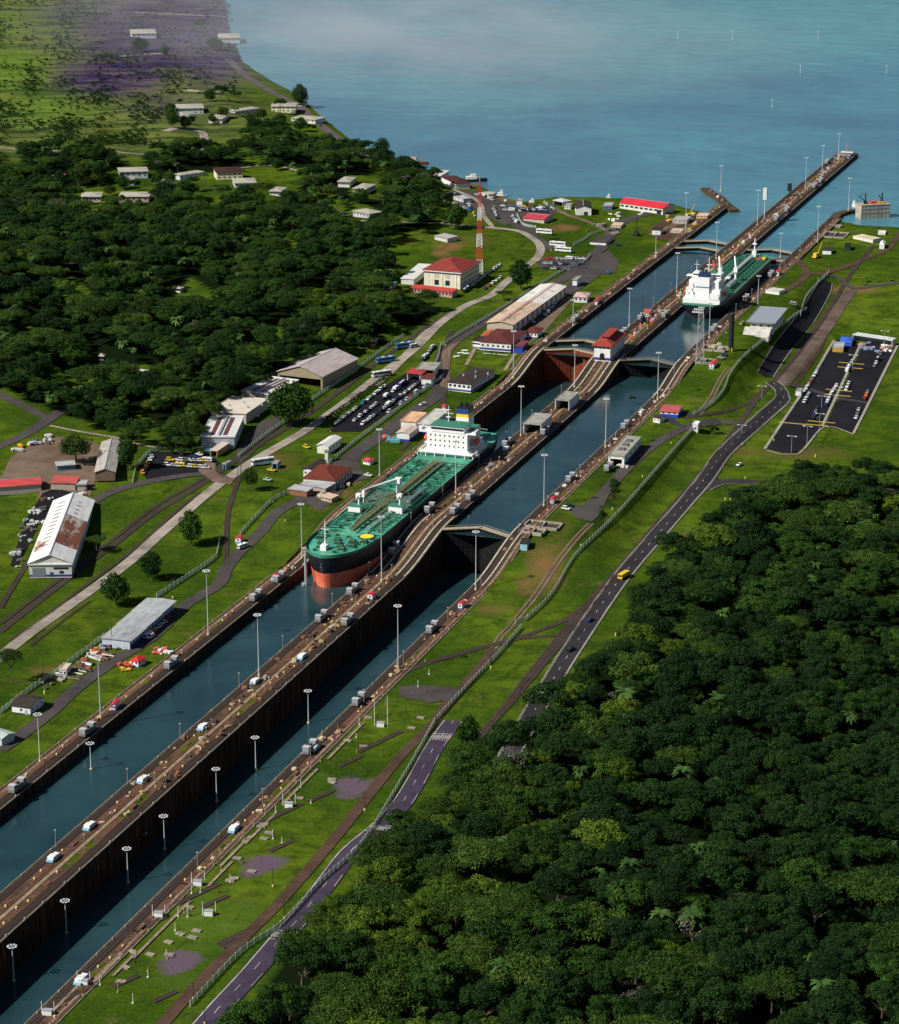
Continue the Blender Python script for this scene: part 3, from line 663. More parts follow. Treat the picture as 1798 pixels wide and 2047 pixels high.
# --- tall lamp masts ---
def mast_proto(name, h, label):
    t = thing(name, label, 'lamp mast')
    MB().tube((0,0,0), (0,0,h), .30, .14, 8).build('pole', plain((.55, .57, .58), .45, .2, name='mast_steel'), t)
    MB().tube((0,0,-1.5), (0,0,.9), .75, .6, 8).build('base', plain((.55, .5, .2), .7, name='mast_base'), t)
    hd = MB().tube((0,0,h-.2), (0,0,h+.2), .45, .45, 8)
    for k in range(8): c, s = math.cos(k*math.pi/4), math.sin(k*math.pi/4); hd.tube((c*.5, s*.5, h), (c*1.2, s*1.2, h), .06, n=4)
    hd.build('lamp_ring', STEEL, t)
    h0 = MB().cbox((1.4, 0, h-.12), (.62, .62, .35)).build('lamp_head', plain((.66, .68, .7), .5, name='lamp_head'), t)
    for k in range(1, 8): q = h0.copy(); COL.objects.link(q); q.rotation_euler = (0, 0, k*math.pi/4)
    return t
MASTS = {'l': [((416,1138),(416,1268)),((201,1310),(201,1433)),((80,1425),(80,1520)),((603,1005),(603,1115)),((758,856),(758,950)),((1025,660),(1025,755)),((1147,600),(1144,650)),((1310,463),(1309,515)),((1372,384),(1369,455)),((1441,330),(1439,380))],
 'c': [((516,1226),(517,1350)),((762,1030),(762,1160)),((910,880),(910,985)),((1043,770),(1040,870)),((1151,688),(1147,773)),((1262,575),(1256,650)),((1357,504),(1351,583)),((1435,443),(1430,516)),((1517,379),(1512,450)),((1611,314),(1608,375)),((1645,290),(1641,353)),((1677,266),(1674,311))],
 'r': [((800,1208),(795,1335)),((957,1060),(950,1178)),((1090,907),(1086,1010)),((1216,795),(1209,893)),((1318,703),(1313,797)),((1419,605),(1416,674)),((1518,550),(1513,608)),((1561,465),(1558,513)),((1636,411),(1632,483)),((1700,355),(1694,419))]}
ORD = ['first', 'second', 'third', 'fourth', 'fifth', 'sixth', 'seventh', 'eighth', 'ninth', 'tenth', 'eleventh', 'twelfth', 'thirteenth', 'fourteenth', 'fifteenth', 'sixteenth', 'seventeenth', 'eighteenth', 'nineteenth', 'twentieth']
def nth(i): return ORD[i] if i < len(ORD) else f'{i+1}th' if not (i+1) % 10 in (1, 2, 3) or (i+1) % 100 in (11, 12, 13) else f'{i+1}'+{1:'st', 2:'nd', 3:'rd'}[(i+1) % 10]
MP = mast_proto('lamp_mast', 28, ''); first = True
def topz(base, px, py):
    z = base[2]+10
    for _ in range(30):
        d = np.array([base[0], base[1], z])-CAM; yy = (IH/2-FPX*(d@_u)/(d@_f))/KP; z += (yy-py)*(d@_f)/FPX
    return z-base[2]
def put_mast(b, h, label, grp):
    global first
    o = MP if first else copy_tree(MP)
    first = False; o.location = [float(v) for v in b]; o['label'] = label; o['group'] = grp
    o.scale = (1, 1, h/28.25)
    return o
nm = {'l': 'left lock wall', 'c': 'centre lock wall', 'r': 'right lock wall'}
for k, L_ in MASTS.items():
    L_.sort(key=lambda q: -q[1][1])
    for i, (tp, bs) in enumerate(L_):
        z = 8.
        for _ in range(12): p = Uz(bs[0], bs[1], z); z += (float(wl(p[1]))-z)*.6
        h = min(max(topz(p, *tp), 17), 33)
        put_mast((p[0], p[1], z+.1), h, f'tall grey lamp mast, {nth(i)} along the {nm[k]} counting from the near end', 'tall lamp masts along the lock walls')
WM = sorted([((617,1378),(616,1443)),((513,1471),(511,1537)),((435,1534),(433,1600)),((331,1628),(329,1695)),((286,1667),(286,1692)),((258,1693),(256,1762)),((135,1797),(133,1862)),((31,1888),(28,1958))], key=lambda q: -q[1][1])
for i, (tp, bs) in enumerate(WM):
    p = Uz(*bs, LOWR); put_mast(p, max(6, topz(p, *tp)), f'lamp mast rising from the lower right water, {nth(i)} from the left edge', 'lamp masts standing in the lower right chamber')
p = Uz(182, 1535, SEA); put_mast(p, topz(p, 183, 1483), 'lone pale lamp mast rising from the water of the lower left chamber', 'lamp masts standing in the chambers')
for i, (x, y) in enumerate(sorted([(1353,62),(1462,62),(1633,62),(1598,130),(1770,130),(1541,198)])):
    p = Uz(x, y+15, LAKE); put_mast(p, topz(p, x, y), f'tiny pale lamp mast far out in the lake, {nth(i)} of the six from the left', 'tiny lamp masts out in the lake')
# ---------------- ships ----------------
def hullmesh(L, B, zw, zd, zb, bowl=.16, sternl=.10, n=44, below=None, flare=.0):
    """stations along y: bow at y=0 pointing -y, stern at y=L. returns rows of points (port->starboard outline) at heights"""
    def half(t, lvl):                      # t 0 bow .. 1 stern; lvl 0 = keel/waterline .. 1 = deck
        bl = bowl*(1.25-.35*lvl); a = 1-max(0, (bl-t)/bl)**(2.1+.7*lvl); a = max(a, 0)**(.62)
        sl = sternl*(1.9-1.2*lvl); s = 1-(max(0, (t-1+sl)/sl)**2.2)*(.95-.62*lvl)
        return B/2*a*s
    return half
def hull_part(name, half, L, levels, mat, parent, rake=0):
    """levels: list of (z, lvl, y0, y1)"""
    n = 48; V = []; F = []
    for (z, lvl, ya, yb) in levels:
        for sgn in (-1, 1):
            for i in range(n+1):
                t = i/n; t = t*t*(1.0) if t < .5 and False else t
                y = ya+(yb-ya)*(.5-.5*math.cos(math.pi*t)); V.append((sgn*half((y-ya)/(yb-ya), lvl), y, z))
    k = n+1
    for j in range(len(levels)-1):
        for s in (0, 1):
            a = (j*2+s)*k; b = ((j+1)*2+s)*k
            for i in range(n): F.append((a+i, a+i+1, b+i+1, b+i) if s else (a+i+1, a+i, b+i, b+i+1))
        # transom
        a = (j*2)*k+n; b = (j*2+1)*k+n; c = ((j+1)*2+1)*k+n; d = ((j+1)*2)*k+n; F.append((a, d, c, b))
    o = MB().add(V, F).build(name, mat, parent)
    return o
def deck_part(name, half, y0, y1, lvl, z, mat, parent, ins=0, ya=None, yb=None, camber=.35):
    n = 48; V = []; F = []
    ya = y0 if ya is None else ya; yb = y1 if yb is None else yb
    for i in range(n+1):
        y = ya+(yb-ya)*(.5-.5*math.cos(math.pi*i/n)); h = max(0, half((y-y0)/(y1-y0), lvl)-ins)
        V += [(-h, y, z), (0, y, z+camber), (h, y, z)]
    for i in range(n):
        a = i*3; F += [(a, a+1, a+4, a+3), (a+1, a+2, a+5, a+4)]
    return MB().add(V, F).build(name, mat, parent)
def deckgreen(c, c2):
    t = NT('deck_paint'); v = t.obj(); a = t.noise(v, .06, 4, .6); b = t.noise(v, .7, 5, .7)
    col = t.mix(t.ramp(a, [(.42, (0,)*3), (.58, (1,)*3)]), c, c2); col = t.mix(t.ramp(b, [(.46, (0,)*3), (.66, (.8,)*3)]), col, sc(c, .4)); g_ = t.noise(v, 2.5, 3, .8); col = t.mix(t.ramp(g_, [(.58, (0,)*3), (.70, (.6,)*3)]), col, sc(c, 1.6)); return t.done(col, .5, .4)
HULLB = plain((.012, .014, .022), .4, name='black_hull'); 
def redhull():
    t = NT('red_antifouling'); v = t.obj(); a = t.noise(t.mapv(v, (1, .3, 1)), .25, 5, .7)
    return t.done(t.mix(t.ramp(a, [(.35, (0,)*3), (.7, (1,)*3)]), (.55, .10, .055), (.75, .19, .11)), .6, .3)
REDH = redhull(); SHW = paint((.82, .82, .8), 'ship_white', .15, .4); DG = deckgreen((.085, .42, .28), (.045, .25, .16)); DG2 = deckgreen((.015, .10, .05), (.012, .06, .035))
GREENP = plain((.04, .20, .13), .5, name='green_paint'); OCH = plain((.22, .20, .07), .6, name='ochre_pipe'); ORNG = plain((.75, .09, .02), .45, name='lifeboat_orange')
def railing(mb, pts, h=1.1, step=3.):
    for a, b in zip(pts[:-1], pts[1:]):
        a = Vector(a); b = Vector(b); n = max(1, int((b-a).length/step)); mb.tube(a+Vector((0, 0, h)), b+Vector((0, 0, h)), .06, n=3); mb.tube(a+Vector((0, 0, h*.5)), b+Vector((0, 0, h*.5)), .05, n=3)
        for i in range(n): p = a.lerp(b, i/n); mb.tube(p, p+Vector((0, 0, h)), .05, n=3)
    return mb
def hullwin(mb, x0, x1, z0, z1, y, nx, nz, w=.7, h=.8):
    for i in range(nx):
        for j in range(nz):
            cx = x0+(x1-x0)*(i+.5)/nx; cz = z0+(z1-z0)*(j+.5)/nz; mb.box(cx-w/2, cx+w/2, y-.08, y+.05, cz-h/2, cz+h/2)
    return mb
def ship1():
    t = thing('oil_tanker', 'large tanker with bright green deck and red lower bow in the left lane', 'tanker', (-25.9, -342, 0))
    L, B = 230, 31.6; half = hullmesh(L, B, -4, 12, -8, bowl=.165)
    hull_part('lower_hull', half, L, [(-8, .0, 5, 226), (-4, .22, 3.5, 228), (3.6, .52, 2.2, 229)], REDH, t)
    hull_part('upper_hull', half, L, [(3.6, .52, 2.2, 229), (8, .85, .9, 229.5), (12.2, 1, 0, 230)], HULLB, t)
    MB().ball((0, 7.5, -6.4), 1, 12, (2.4, 6.5, 2.9)).build('bulb', REDH, t)
    d = deck_part('deck', half, 0, 230, 1, 12.0, DG, t)
    # green bulwark rim
    mb = MB(); n = 60
    for s in (-1, 1):
        pr = None
        for i in range(n+1):
            y = 230*(i/n)**1.6; h = half(y/230, 1); hh = 1.3 if y < 34 else .35
            if pr: mb.add([(pr[0], pr[1], 12), (s*h, y, 12), (s*h, y, 12.2+hh), (pr[0], pr[1], 12.2+hh)], [(0, 1, 2, 3)])
            pr = (s*h, y)
    mb.build('bulwark', GREENP, t)
    for s in (-1, 1):
        pts = [(s*(half(y/230, 1)-.3), y, 12) for y in list(range(34, 160, 9))+[171]]; railing(MB(), pts, 1.2, 3).build('railing', GREENP, t)
    # centre pipe rack and catwalk
    mb = MB()
    for k, x in enumerate((-2.6, -1.9, -1.2, -.4, 2.2, 3.0, 3.8)): mb.tube((x, 42 if k < 4 else 60, 13.3), (x, 165, 13.3), .32, n=6)
    mb.build('pipeline', plain((.16, .22, .13), .5, name='pipe_green'), t)
    mb = MB().box(.6, 1.5, 38, 166, 14.4, 14.6)
    for y in range(40, 166, 6): mb.box(.3, .5, y, y+.3, 12, 14.4).box(1.8, 2, y, y+.3, 12, 14.4)
    o = mb.build('catwalk', OCH, t); railing(MB(), [(.4, 38, 14.6), (.4, 166, 14.6)], 1.1, 4).build('handrail', OCH, o)
    mb = MB()
    for y in np.arange(48, 160, 5.5): mb.box(-3.3, 4.6, y, y+.3, 12, 13.0)
    for s in (-1, 1):
        for y in np.arange(40, 168, 4.2):                  # deck longitudinals/stiffeners seen from above
            mb.box(s*5.5 if s > 0 else -14.4, 14.4 if s > 0 else -5.5, y, y+.16, 12, 12.5)
    mb.build('deck_stiffener', DG2, t)
    for s in (-1, 1):
        for y in range(46, 166, 10):
            mb = MB(); mb.tube((s*8.5, y, 12), (s*8.5, y, 13.2), .9, n=8); mb.tube((s*12, y+4, 12), (s*12, y+4, 14), .25, n=5); mb.ball((s*6.6, y+3, 12.7), .6, 6)
            mb.tube((s*5, y+2, 12.9), (s*13, y+2, 12.9), .16, n=4); mb.build('tank_hatch', DG2, t)
    mb = MB()
    for q in range(130):
        xx = -14.5+29*((q*37) % 61)/61; yy = 44+((q*53) % 118); ln = 4+((q*29) % 17); mb.tube((xx, yy, 12.7), (xx, min(yy+ln, 168), 12.7), .13, n=4); mb.tube((xx, yy, 12.7), (xx*.4, yy, 12.7), .11, n=4)
    for k in range(14): mb.tube((-14.3, 84+k*1.7, 13.0), (14.3, 84+k*1.7, 13.0), .24, n=5)
    mb.tube((-13.5, 82, 13.4), (-13.5, 110, 13.4), .5).tube((13.5, 82, 13.4), (13.5, 110, 13.4), .5).build('manifold', plain((.025, .085, .06), .5, name='manifold'), t)
    mb = MB().path([(-2, 44, 13.6), (-4, 70, 13.9), (-4, 92, 14.5), (2, 100, 14.5), (5.5, 104, 14.3)], .3, 6); mb.build('yellow_pipe', OCH, t)
    # cranes and white tanks amidships
    for (x, y, w_, d_, h_) in ((-10.5, 72, 6.4, 5, 3.4), (9, 78, 7.2, 5, 3.6)):
        o = MB().box(x-w_/2, x+w_/2, y-d_/2, y+d_/2, 12, 12+h_).build('deck_store', SHW, t)
        MB().box(x-w_/2-.2, x+w_/2+.2, y-d_/2-.2, y+d_/2+.2, 12+h_, 12.3+h_).build('store_roof', GREENP, o)
        MB().tube((x+1.2, y+1, 12+h_), (x+1.2, y+1, 21), .5, .4, 8).cbox((x+1.2, y+1, 20.6), (2.4, 2.4, 1.6)).tube((x+1.2, y, 20.8), (x+1.2, y-3, 19.4), .25).build('davit', SHW, t)
    MB().tube((1.5, 100, 12), (1.5, 100, 21), 1.1, .9, 10).cbox((1.5, 100, 21.5), (3, 3.4, 2.6)).build('crane_post', SHW, t)
    MB().tube((1.5, 99, 22.5), (-11.5, 85, 19.5), .5, .3, 6).tube((1.5, 100, 23), (-10, 86.5, 20.4), .12).tube((-11.5, 85, 19.5), (-11.5, 85, 12), .22, n=4).cbox((-11.5, 85, 17.5), (1.4, 1.2, 3.4)).build('crane_jib', SHW, t)
    MB().box(-.4+10, 11.6, 90, 112, 14, 14.3).box(10, 10.3, 90, 112, 14.3, 15).box(11.3, 11.6, 90, 112, 14.3, 15).build('gangway', STEEL, t)
    # forecastle gear
    MB().tube((-3, 13, 12), (-3, 13, 26), .45, .22, 8).tube((-5, 13, 22), (-1, 13, 22), .15).tube((-3, 10, 12), (-3, 13, 19), .15).cbox((-3, 12, 13.4), (3, 4.4, 2.8)).build('foremast', SHW, t)
    mb = MB()
    for (x, y) in ((-6, 14), (5, 14), (-8, 20), (8, 20), (0, 22), (3, 17), (-2, 26), (6, 26), (-11, 28), (11, 28)):
        mb.tube((x-1.4, y, 13.2), (x+1.4, y, 13.2), .9, n=8).cbox((x, y, 12.5), (3.4, 2.4, .9)); mb.tube((x+2.2, y-2, 12), (x+2.2, y-2, 13.3), .35, n=6)
    for (x, y) in ((-12, 36), (12, 46), (-5, 33), (1, 32), (-9, 31), (13, 33), (3, 9), (-7, 9), (9, 24), (-13, 26)): mb.cbox((x, y, 12.6), (1.2, 1.2, 1.2)).tube((x+1.5, y, 12), (x+1.5, y, 14), .15, n=4)
    mb.build('windlass', DG2, t)
    mb = MB()
    for (a, b) in (((-9, 12), (-3, 30)), ((6, 10), (2, 34)), ((-12, 24), (-9, 40)), ((12, 22), (9, 33)), ((-2, 5), (4, 5)), ((-6, 36), (6, 36))): mb.tube((a[0], a[1], 12.6), (b[0], b[1], 12.6), .1, n=4)
    mb.build('deck_line', plain((.5, .52, .2), .6, name='yellow_line'), t)
    MB().tube((8.8, 37, 12.28), (8.8, 37, 12.4), 3.3, n=24).build('yellow_disc', plain((.85, .65, .04), .6, name='yellow_disc_paint'), t)
    MB().tube((8.8, 37, 12.16), (8.8, 37, 12.27), 4.6, n=24).build('helipad_ring', DG2, t)
    mb = MB()
    for i in range(40):
        y = 42+i*1.5; mb.tube((3+ i*.02, y, 12.5), (12-.0*i, y, 12.55), .07, n=3)
    mb.box(6.5, 7.4, 40, 82, 13.4, 13.55); mb.build('side_walkway', plain((.25, .42, .36), .5, name='pale_green'), t)
    railing(MB(), [(6.4, 40, 13.5), (6.4, 82, 13.5)], 1, 3).build('handrail', plain((.45, .6, .52), .5, name='pale_rail'), t)
    # anchors
    for s in (-1, 1): MB().box(s*8-.8, s*8+.8, 2.0+4.5, 3.2+4.5, 7, 10).build('anchor', BLACK, t)
    # superstructure
    s_ = MB().box(-12.6, 12.6, 178, 204, 12, 15.4).box(-11.4, 11.4, 179, 201, 15.4, 24.6).build('deckhouse', SHW, t)
    MB().box(-15.8, 15.8, 175.5, 179, 14.2, 14.7).box(-15.8, -15.3, 175.5, 200, 14.2, 14.7).box(15.3, 15.8, 175.5, 200, 14.2, 14.7).build('boat_deck', SHW, t)
    mb = MB()
    for x in (-15.6, -11, -6, 0, 6, 11, 15.6): mb.box(x-.2, x+.2, 175.6, 176, 12, 14.2)
    for y in range(180, 200, 3): mb.box(15.35, 15.7, y, y+.35, 12, 14.2).box(-15.7, -15.35, y, y+.35, 12, 14.2)
    railing(mb, [(-15.6, 200, 14.7), (-15.6, 175.7, 14.7), (15.6, 175.7, 14.7), (15.6, 200, 14.7)], 1.2, 2); mb.build('railing', SHW, t)
    bw = MB().box(-15.8, 15.8, 180, 185, 24.6, 25.1).box(-9.5, 9.5, 179.5, 191, 25.1, 28.2).box(-15.8, -14.8, 180, 185, 25.1, 26.6).box(14.8, 15.8, 180, 185, 25.1, 26.6).build('bridge', SHW, t)
    MB().box(-9.2, 9.2, 179.42, 179.55, 26.3, 27.5).build('bridge_window', GLASS, bw)
    MB().box(-9.8, 9.8, 179.2, 191.3, 28.2, 28.5).build('bridge_roof', GREENP, bw); MB().box(-11.3, 11.3, 185.2, 200.8, 24.6, 24.85).build('deckhouse_roof', GREENP, s_)
    win = []
    for j in range(3):
        for i in range(8):
            mb = hullwin(MB(), -10.5+2.62*i, -7.9+2.62*i, 16.2+2.8*j, 19+2.8*j, 179, 1, 1, .75, .85); win.append(mb.build('window', GLASS, s_))
    mb = MB()
    for y in range(183, 200, 3): mb.box(11.35, 11.48, y, y+.8, 17.2, 18.1).box(11.35, 11.48, y, y+.8, 20, 20.9)
    mb.build('side_window', GLASS, s_)
    f = MB().box(-3.6, 3.6, 204, 213, 12, 26.8).build('funnel_casing', SHW, t)
    MB().prism([(-3.4, 204.2), (3.4, 204.2), (3.4, 212.6), (-3.4, 212.6)], 24.5, 28.6).build('funnel_yellow', plain((.85, .60, .03), .45, name='funnel_yellow'), f)
    MB().prism([(-3.4, 204.2), (3.4, 204.2), (3.4, 212.6), (-3.4, 212.6)], 28.6, 31.6).build('funnel_blue', plain((.02, .06, .18), .45, name='funnel_blue'), f)
    MB().prism([(-3.4, 204.2), (3.4, 204.2), (3.4, 212.6), (-3.4, 212.6)], 31.6, 32.4).tube((-1.6, 207, 32), (-1.6, 207, 34.6), .6).tube((1.4, 207, 32), (1.4, 207, 34.2), .7).tube((0, 210, 32), (0, 210, 34.4), .5).build('exhaust', BLACK, f)
    MB().tube((-2.6, 189, 28.5), (-2.6, 189, 37), .35, .18).tube((-5, 189, 33), (0, 189, 33), .15).tube((-4, 189, 35), (-1, 189, 35), .12).cbox((-2.6, 188.5, 31), (2.4, .5, .5)).tube((4, 187, 28.5), (4, 187, 32), .12).build('radar_mast', SHW, t)
    for s in (-1, 1):
        o = MB().ball((s*13.9, 187, 19.6), 1, 10, (1.5, 4.2, 1.6)).build('lifeboat', ORNG, t)
        MB().tube((s*13.9, 184, 21), (s*12, 184, 23), .2).tube((s*13.9, 190, 21), (s*12, 190, 23), .2).box(s*12.9-1.5, s*12.9+1.5, 183, 191, 17.2, 17.5).build('davit', SHW, o)
    mb = MB().tube((9, 203, 12), (9, 203, 22), .5).tube((9, 203, 22), (13, 208, 20), .3).cbox((7.5, 209, 13.5), (4, 5, 3)).cbox((-8, 208, 13.5), (4, 5, 3)); mb.build('provision_crane', SHW, t)
    MB().box(-9, 9, 216, 226, 12, 13.2).build('aft_deckhouse', GREENP, t)
ship1()
def ship2():
    dz = 21.5; c = Uz(1396, 612, dz); t = thing('moored_tanker', 'dark hulled tanker seen from astern in the right lane, white deckhouse at its stern', 'tanker', (25.6, 190, 0), math.pi)
    L, B = 172, 29; half = hullmesh(L, B, 12, dz, 8)
    # local: bow at -y; thing rotated 180 so bow points +y; stern (y=L local) placed at world y=190
    t.location = (25.6, 188+L, 0)
    hull_part('lower_hull', half, L, [(9, .0, 5, L-5), (13.8, .3, 3, L-1.5)], plain((.16, .05, .06), .6, name='dull_red'), t)
    hull_part('upper_hull', half, L, [(13.8, .3, 3, L-1.5), (18, .75, 1, L-.5), (dz, 1, 0, L)], HULLB, t)
    deck_part('deck', half, 0, L, 1, dz-.15, DG2, t)
    mb = MB(); n = 60
    for s in (-1, 1):
        pr = None
        for i in range(n+1):
            y = L*i/n; h = half(y/L, 1)
            if pr: mb.add([(pr[0], pr[1], dz), (s*h, y, dz), (s*h, y, dz+.9), (pr[0], pr[1], dz+.9)], [(0, 1, 2, 3)])
            pr = (s*h, y)
    h = half(1, 1); mb.add([(-h, L, dz), (h, L, dz), (h, L, dz+.9), (-h, L, dz+.9)], [(0, 1, 2, 3)]).build('bulwark', plain((.05, .24, .15), .5, name='rim_green'), t)
    mb = MB(); railing(mb, [(-h+1, L-.6, dz+.9), (h-1, L-.6, dz+.9)], 1, 2)
    for s in (-1, 1): railing(mb, [(s*(half(y/L, 1)-.4), y, dz+.6) for y in range(20, 172, 12)], 1.0, 4)
    mb.build('railing', plain((.45, .55, .48), .5, name='pale_rail'), t)
    MB().box(-1.2, 1.2, 14, 128, dz+2.2, dz+2.5).build('catwalk', STEEL, t)
    mb = MB()
    for x in (-4, -3.2, -2.4, 2.4, 3.2, 4): mb.tube((x, 20, dz+.8), (x, 125, dz+.8), .3, n=5)
    for y in range(22, 126, 7):
        mb.tube((-13, y, dz+.5), (13, y, dz+.5), .22, n=4)
        for x in (-10, -7, 7, 10): mb.tube((x, y+3, dz), (x, y+3, dz+1.3), .7, n=7)
    mb.build('pipeline', plain((.03, .15, .09), .5, name='dark_pipe'), t)
    mb = MB()
    for x in (5.5, 7, 8.5): mb.tube((x, 108, dz+3), (x, 128, dz+3), .7, n=7)
    for x in (-8, -6.5): mb.tube((x, 100, dz+3), (x, 120, dz+3), .7, n=7)
    mb.build('deck_tank', STEEL, t)
    for (x, y) in ((4, 96), (-6, 92)):
        MB().tube((x, y, dz), (x, y, dz+9), .9, .8, 9).cbox((x, y, dz+8), (2.6, 3, 3)).tube((x, y, dz+9), (x+3.5, y-11, dz+15), .8, .5, 6).build('deck_crane', SHW, t)
    MB().tube((0, 6, dz), (0, 6, dz+13), .7, .4, 8).cbox((0, 6, dz+9), (3, 2, .8)).cbox((0, 7, dz+2), (3, 3, 4)).build('foremast', SHW, t)
    mb = MB()
    for (x, y) in ((-6, 12), (6, 12), (-3, 18), (4, 20), (-8, 24), (8, 26)): mb.tube((x-1.4, y, dz+1.2), (x+1.4, y, dz+1.2), .9, n=8).cbox((x, y, dz+.6), (3.4, 2.4, .9))
    mb.build('windlass', DG2, t); MB().cbox((-9, 16, dz+1), (2.5, 5, 1.4)).build('yellow_locker', plain((.7, .5, .05), .6, name='yellow_locker'), t); MB().cbox((-6, 19, dz+1), (4, 2, 1.2)).build('red_locker', plain((.55, .05, .03), .6, name='red_locker'), t)
    s_ = MB().box(-12.4, 12.4, 142, 166, dz, dz+3.2).box(-11.5, 11.5, 143, 162, dz+3.2, dz+9).build('deckhouse', SHW, t)
    MB().box(-10, 10, 144, 160, dz+9, dz+14.2).build('deckhouse_upper', SHW, t)
    bw = MB().box(-14.6, 14.6, 144, 149, dz+14.2, dz+14.7).box(-9.5, 9.5, 143.5, 152, dz+14.7, dz+17.4).build('bridge', SHW, t)
    MB().box(-9.2, 9.2, 152, 152.1, dz+15.8, dz+16.8).build('bridge_window', GLASS, bw)
    MB().box(-6, 6, 144, 151, dz+17.4, dz+17.6).build('bridge_roof', GREENP, bw)
    f = MB().box(-4.5, 4.5, 153, 163.5, dz+3.2, dz+17).build('funnel_casing', SHW, t)
    MB().box(-4.7, 4.7, 152.8, 163.7, dz+10.4, dz+11).build('blue_band', plain((.05, .15, .3), .5, name='blue_band'), f)
    MB().box(-3.4, 3.4, 154.5, 162, dz+17, dz+19).tube((-1, 158, dz+19), (-1, 158, dz+21.5), .7).tube((1.5, 157, dz+19), (1.5, 157, dz+21), .6).build('funnel_top', plain((.015, .03, .08), .5, name='funnel_dark'), f)
    for x in (-7.5, 8): MB().tube((x, 147, dz+17), (x, 147, dz+25), .3, .15).tube((x-2, 147, dz+22), (x+2, 147, dz+22), .12).build('mast', SHW, t)
    MB().tube((0, 146, dz+17.6), (0, 146, dz+27), .4, .2).cbox((0, 145.5, dz+22), (3.4, .5, .5)).build('radar_mast', SHW, t)
    MB().cbox((-8.6, 165, dz+5), (6, 2, 4)).tube((7, 160, dz+3), (7, 160, dz+13), .6).tube((7, 160, dz+12), (10, 167, dz+9), .4).build('stern_crane', SHW, t)
    for i in range(6): hullwin(MB(), -11+3.7*i, -7.5+3.7*i, dz+4.4, dz+7, 162.1, 1, 1, .8, .8).build('window', GLASS, s_)
    for i in range(5): MB().box(-12.48, -12.38, 144+4*i, 145+4*i, dz+1, dz+2).build('window', GLASS, s_)
    mb = MB()
    for s in (-1, 1): mb.tube((-12.2, 150, dz+3.2), (-12.2, 150, dz+9), .15)
    railing(mb, [(-12.2, 143, dz+3.2), (-12.2, 166, dz+3.2), (12.2, 166, dz+3.2), (12.2, 143, dz+3.2)], 1.1, 2); railing(mb, [(-11.3, 143, dz+9), (-11.3, 162, dz+9), (11.3, 162, dz+9)], 1.1, 2)
    mb.build('railing', SHW, t)
    for s in (-1, 1): MB().ball((s*13.2, 153, dz+5), 1, 10, (1.4, 3.6, 1.5)).build('lifeboat', ORNG, t)
    # name and port of registry lettering on the stern
    mb = MB()
    for zz, n_ in ((dz-3.0, 6), (dz-4.8, 7)):
        for k in range(n_): x = -3.4+k*1.15; mb.box(x, x+.75, L-.62+.65, L-.5+.68, zz, zz+1.1)
    mb.build('stern_lettering', WHITE, t)
ship2()
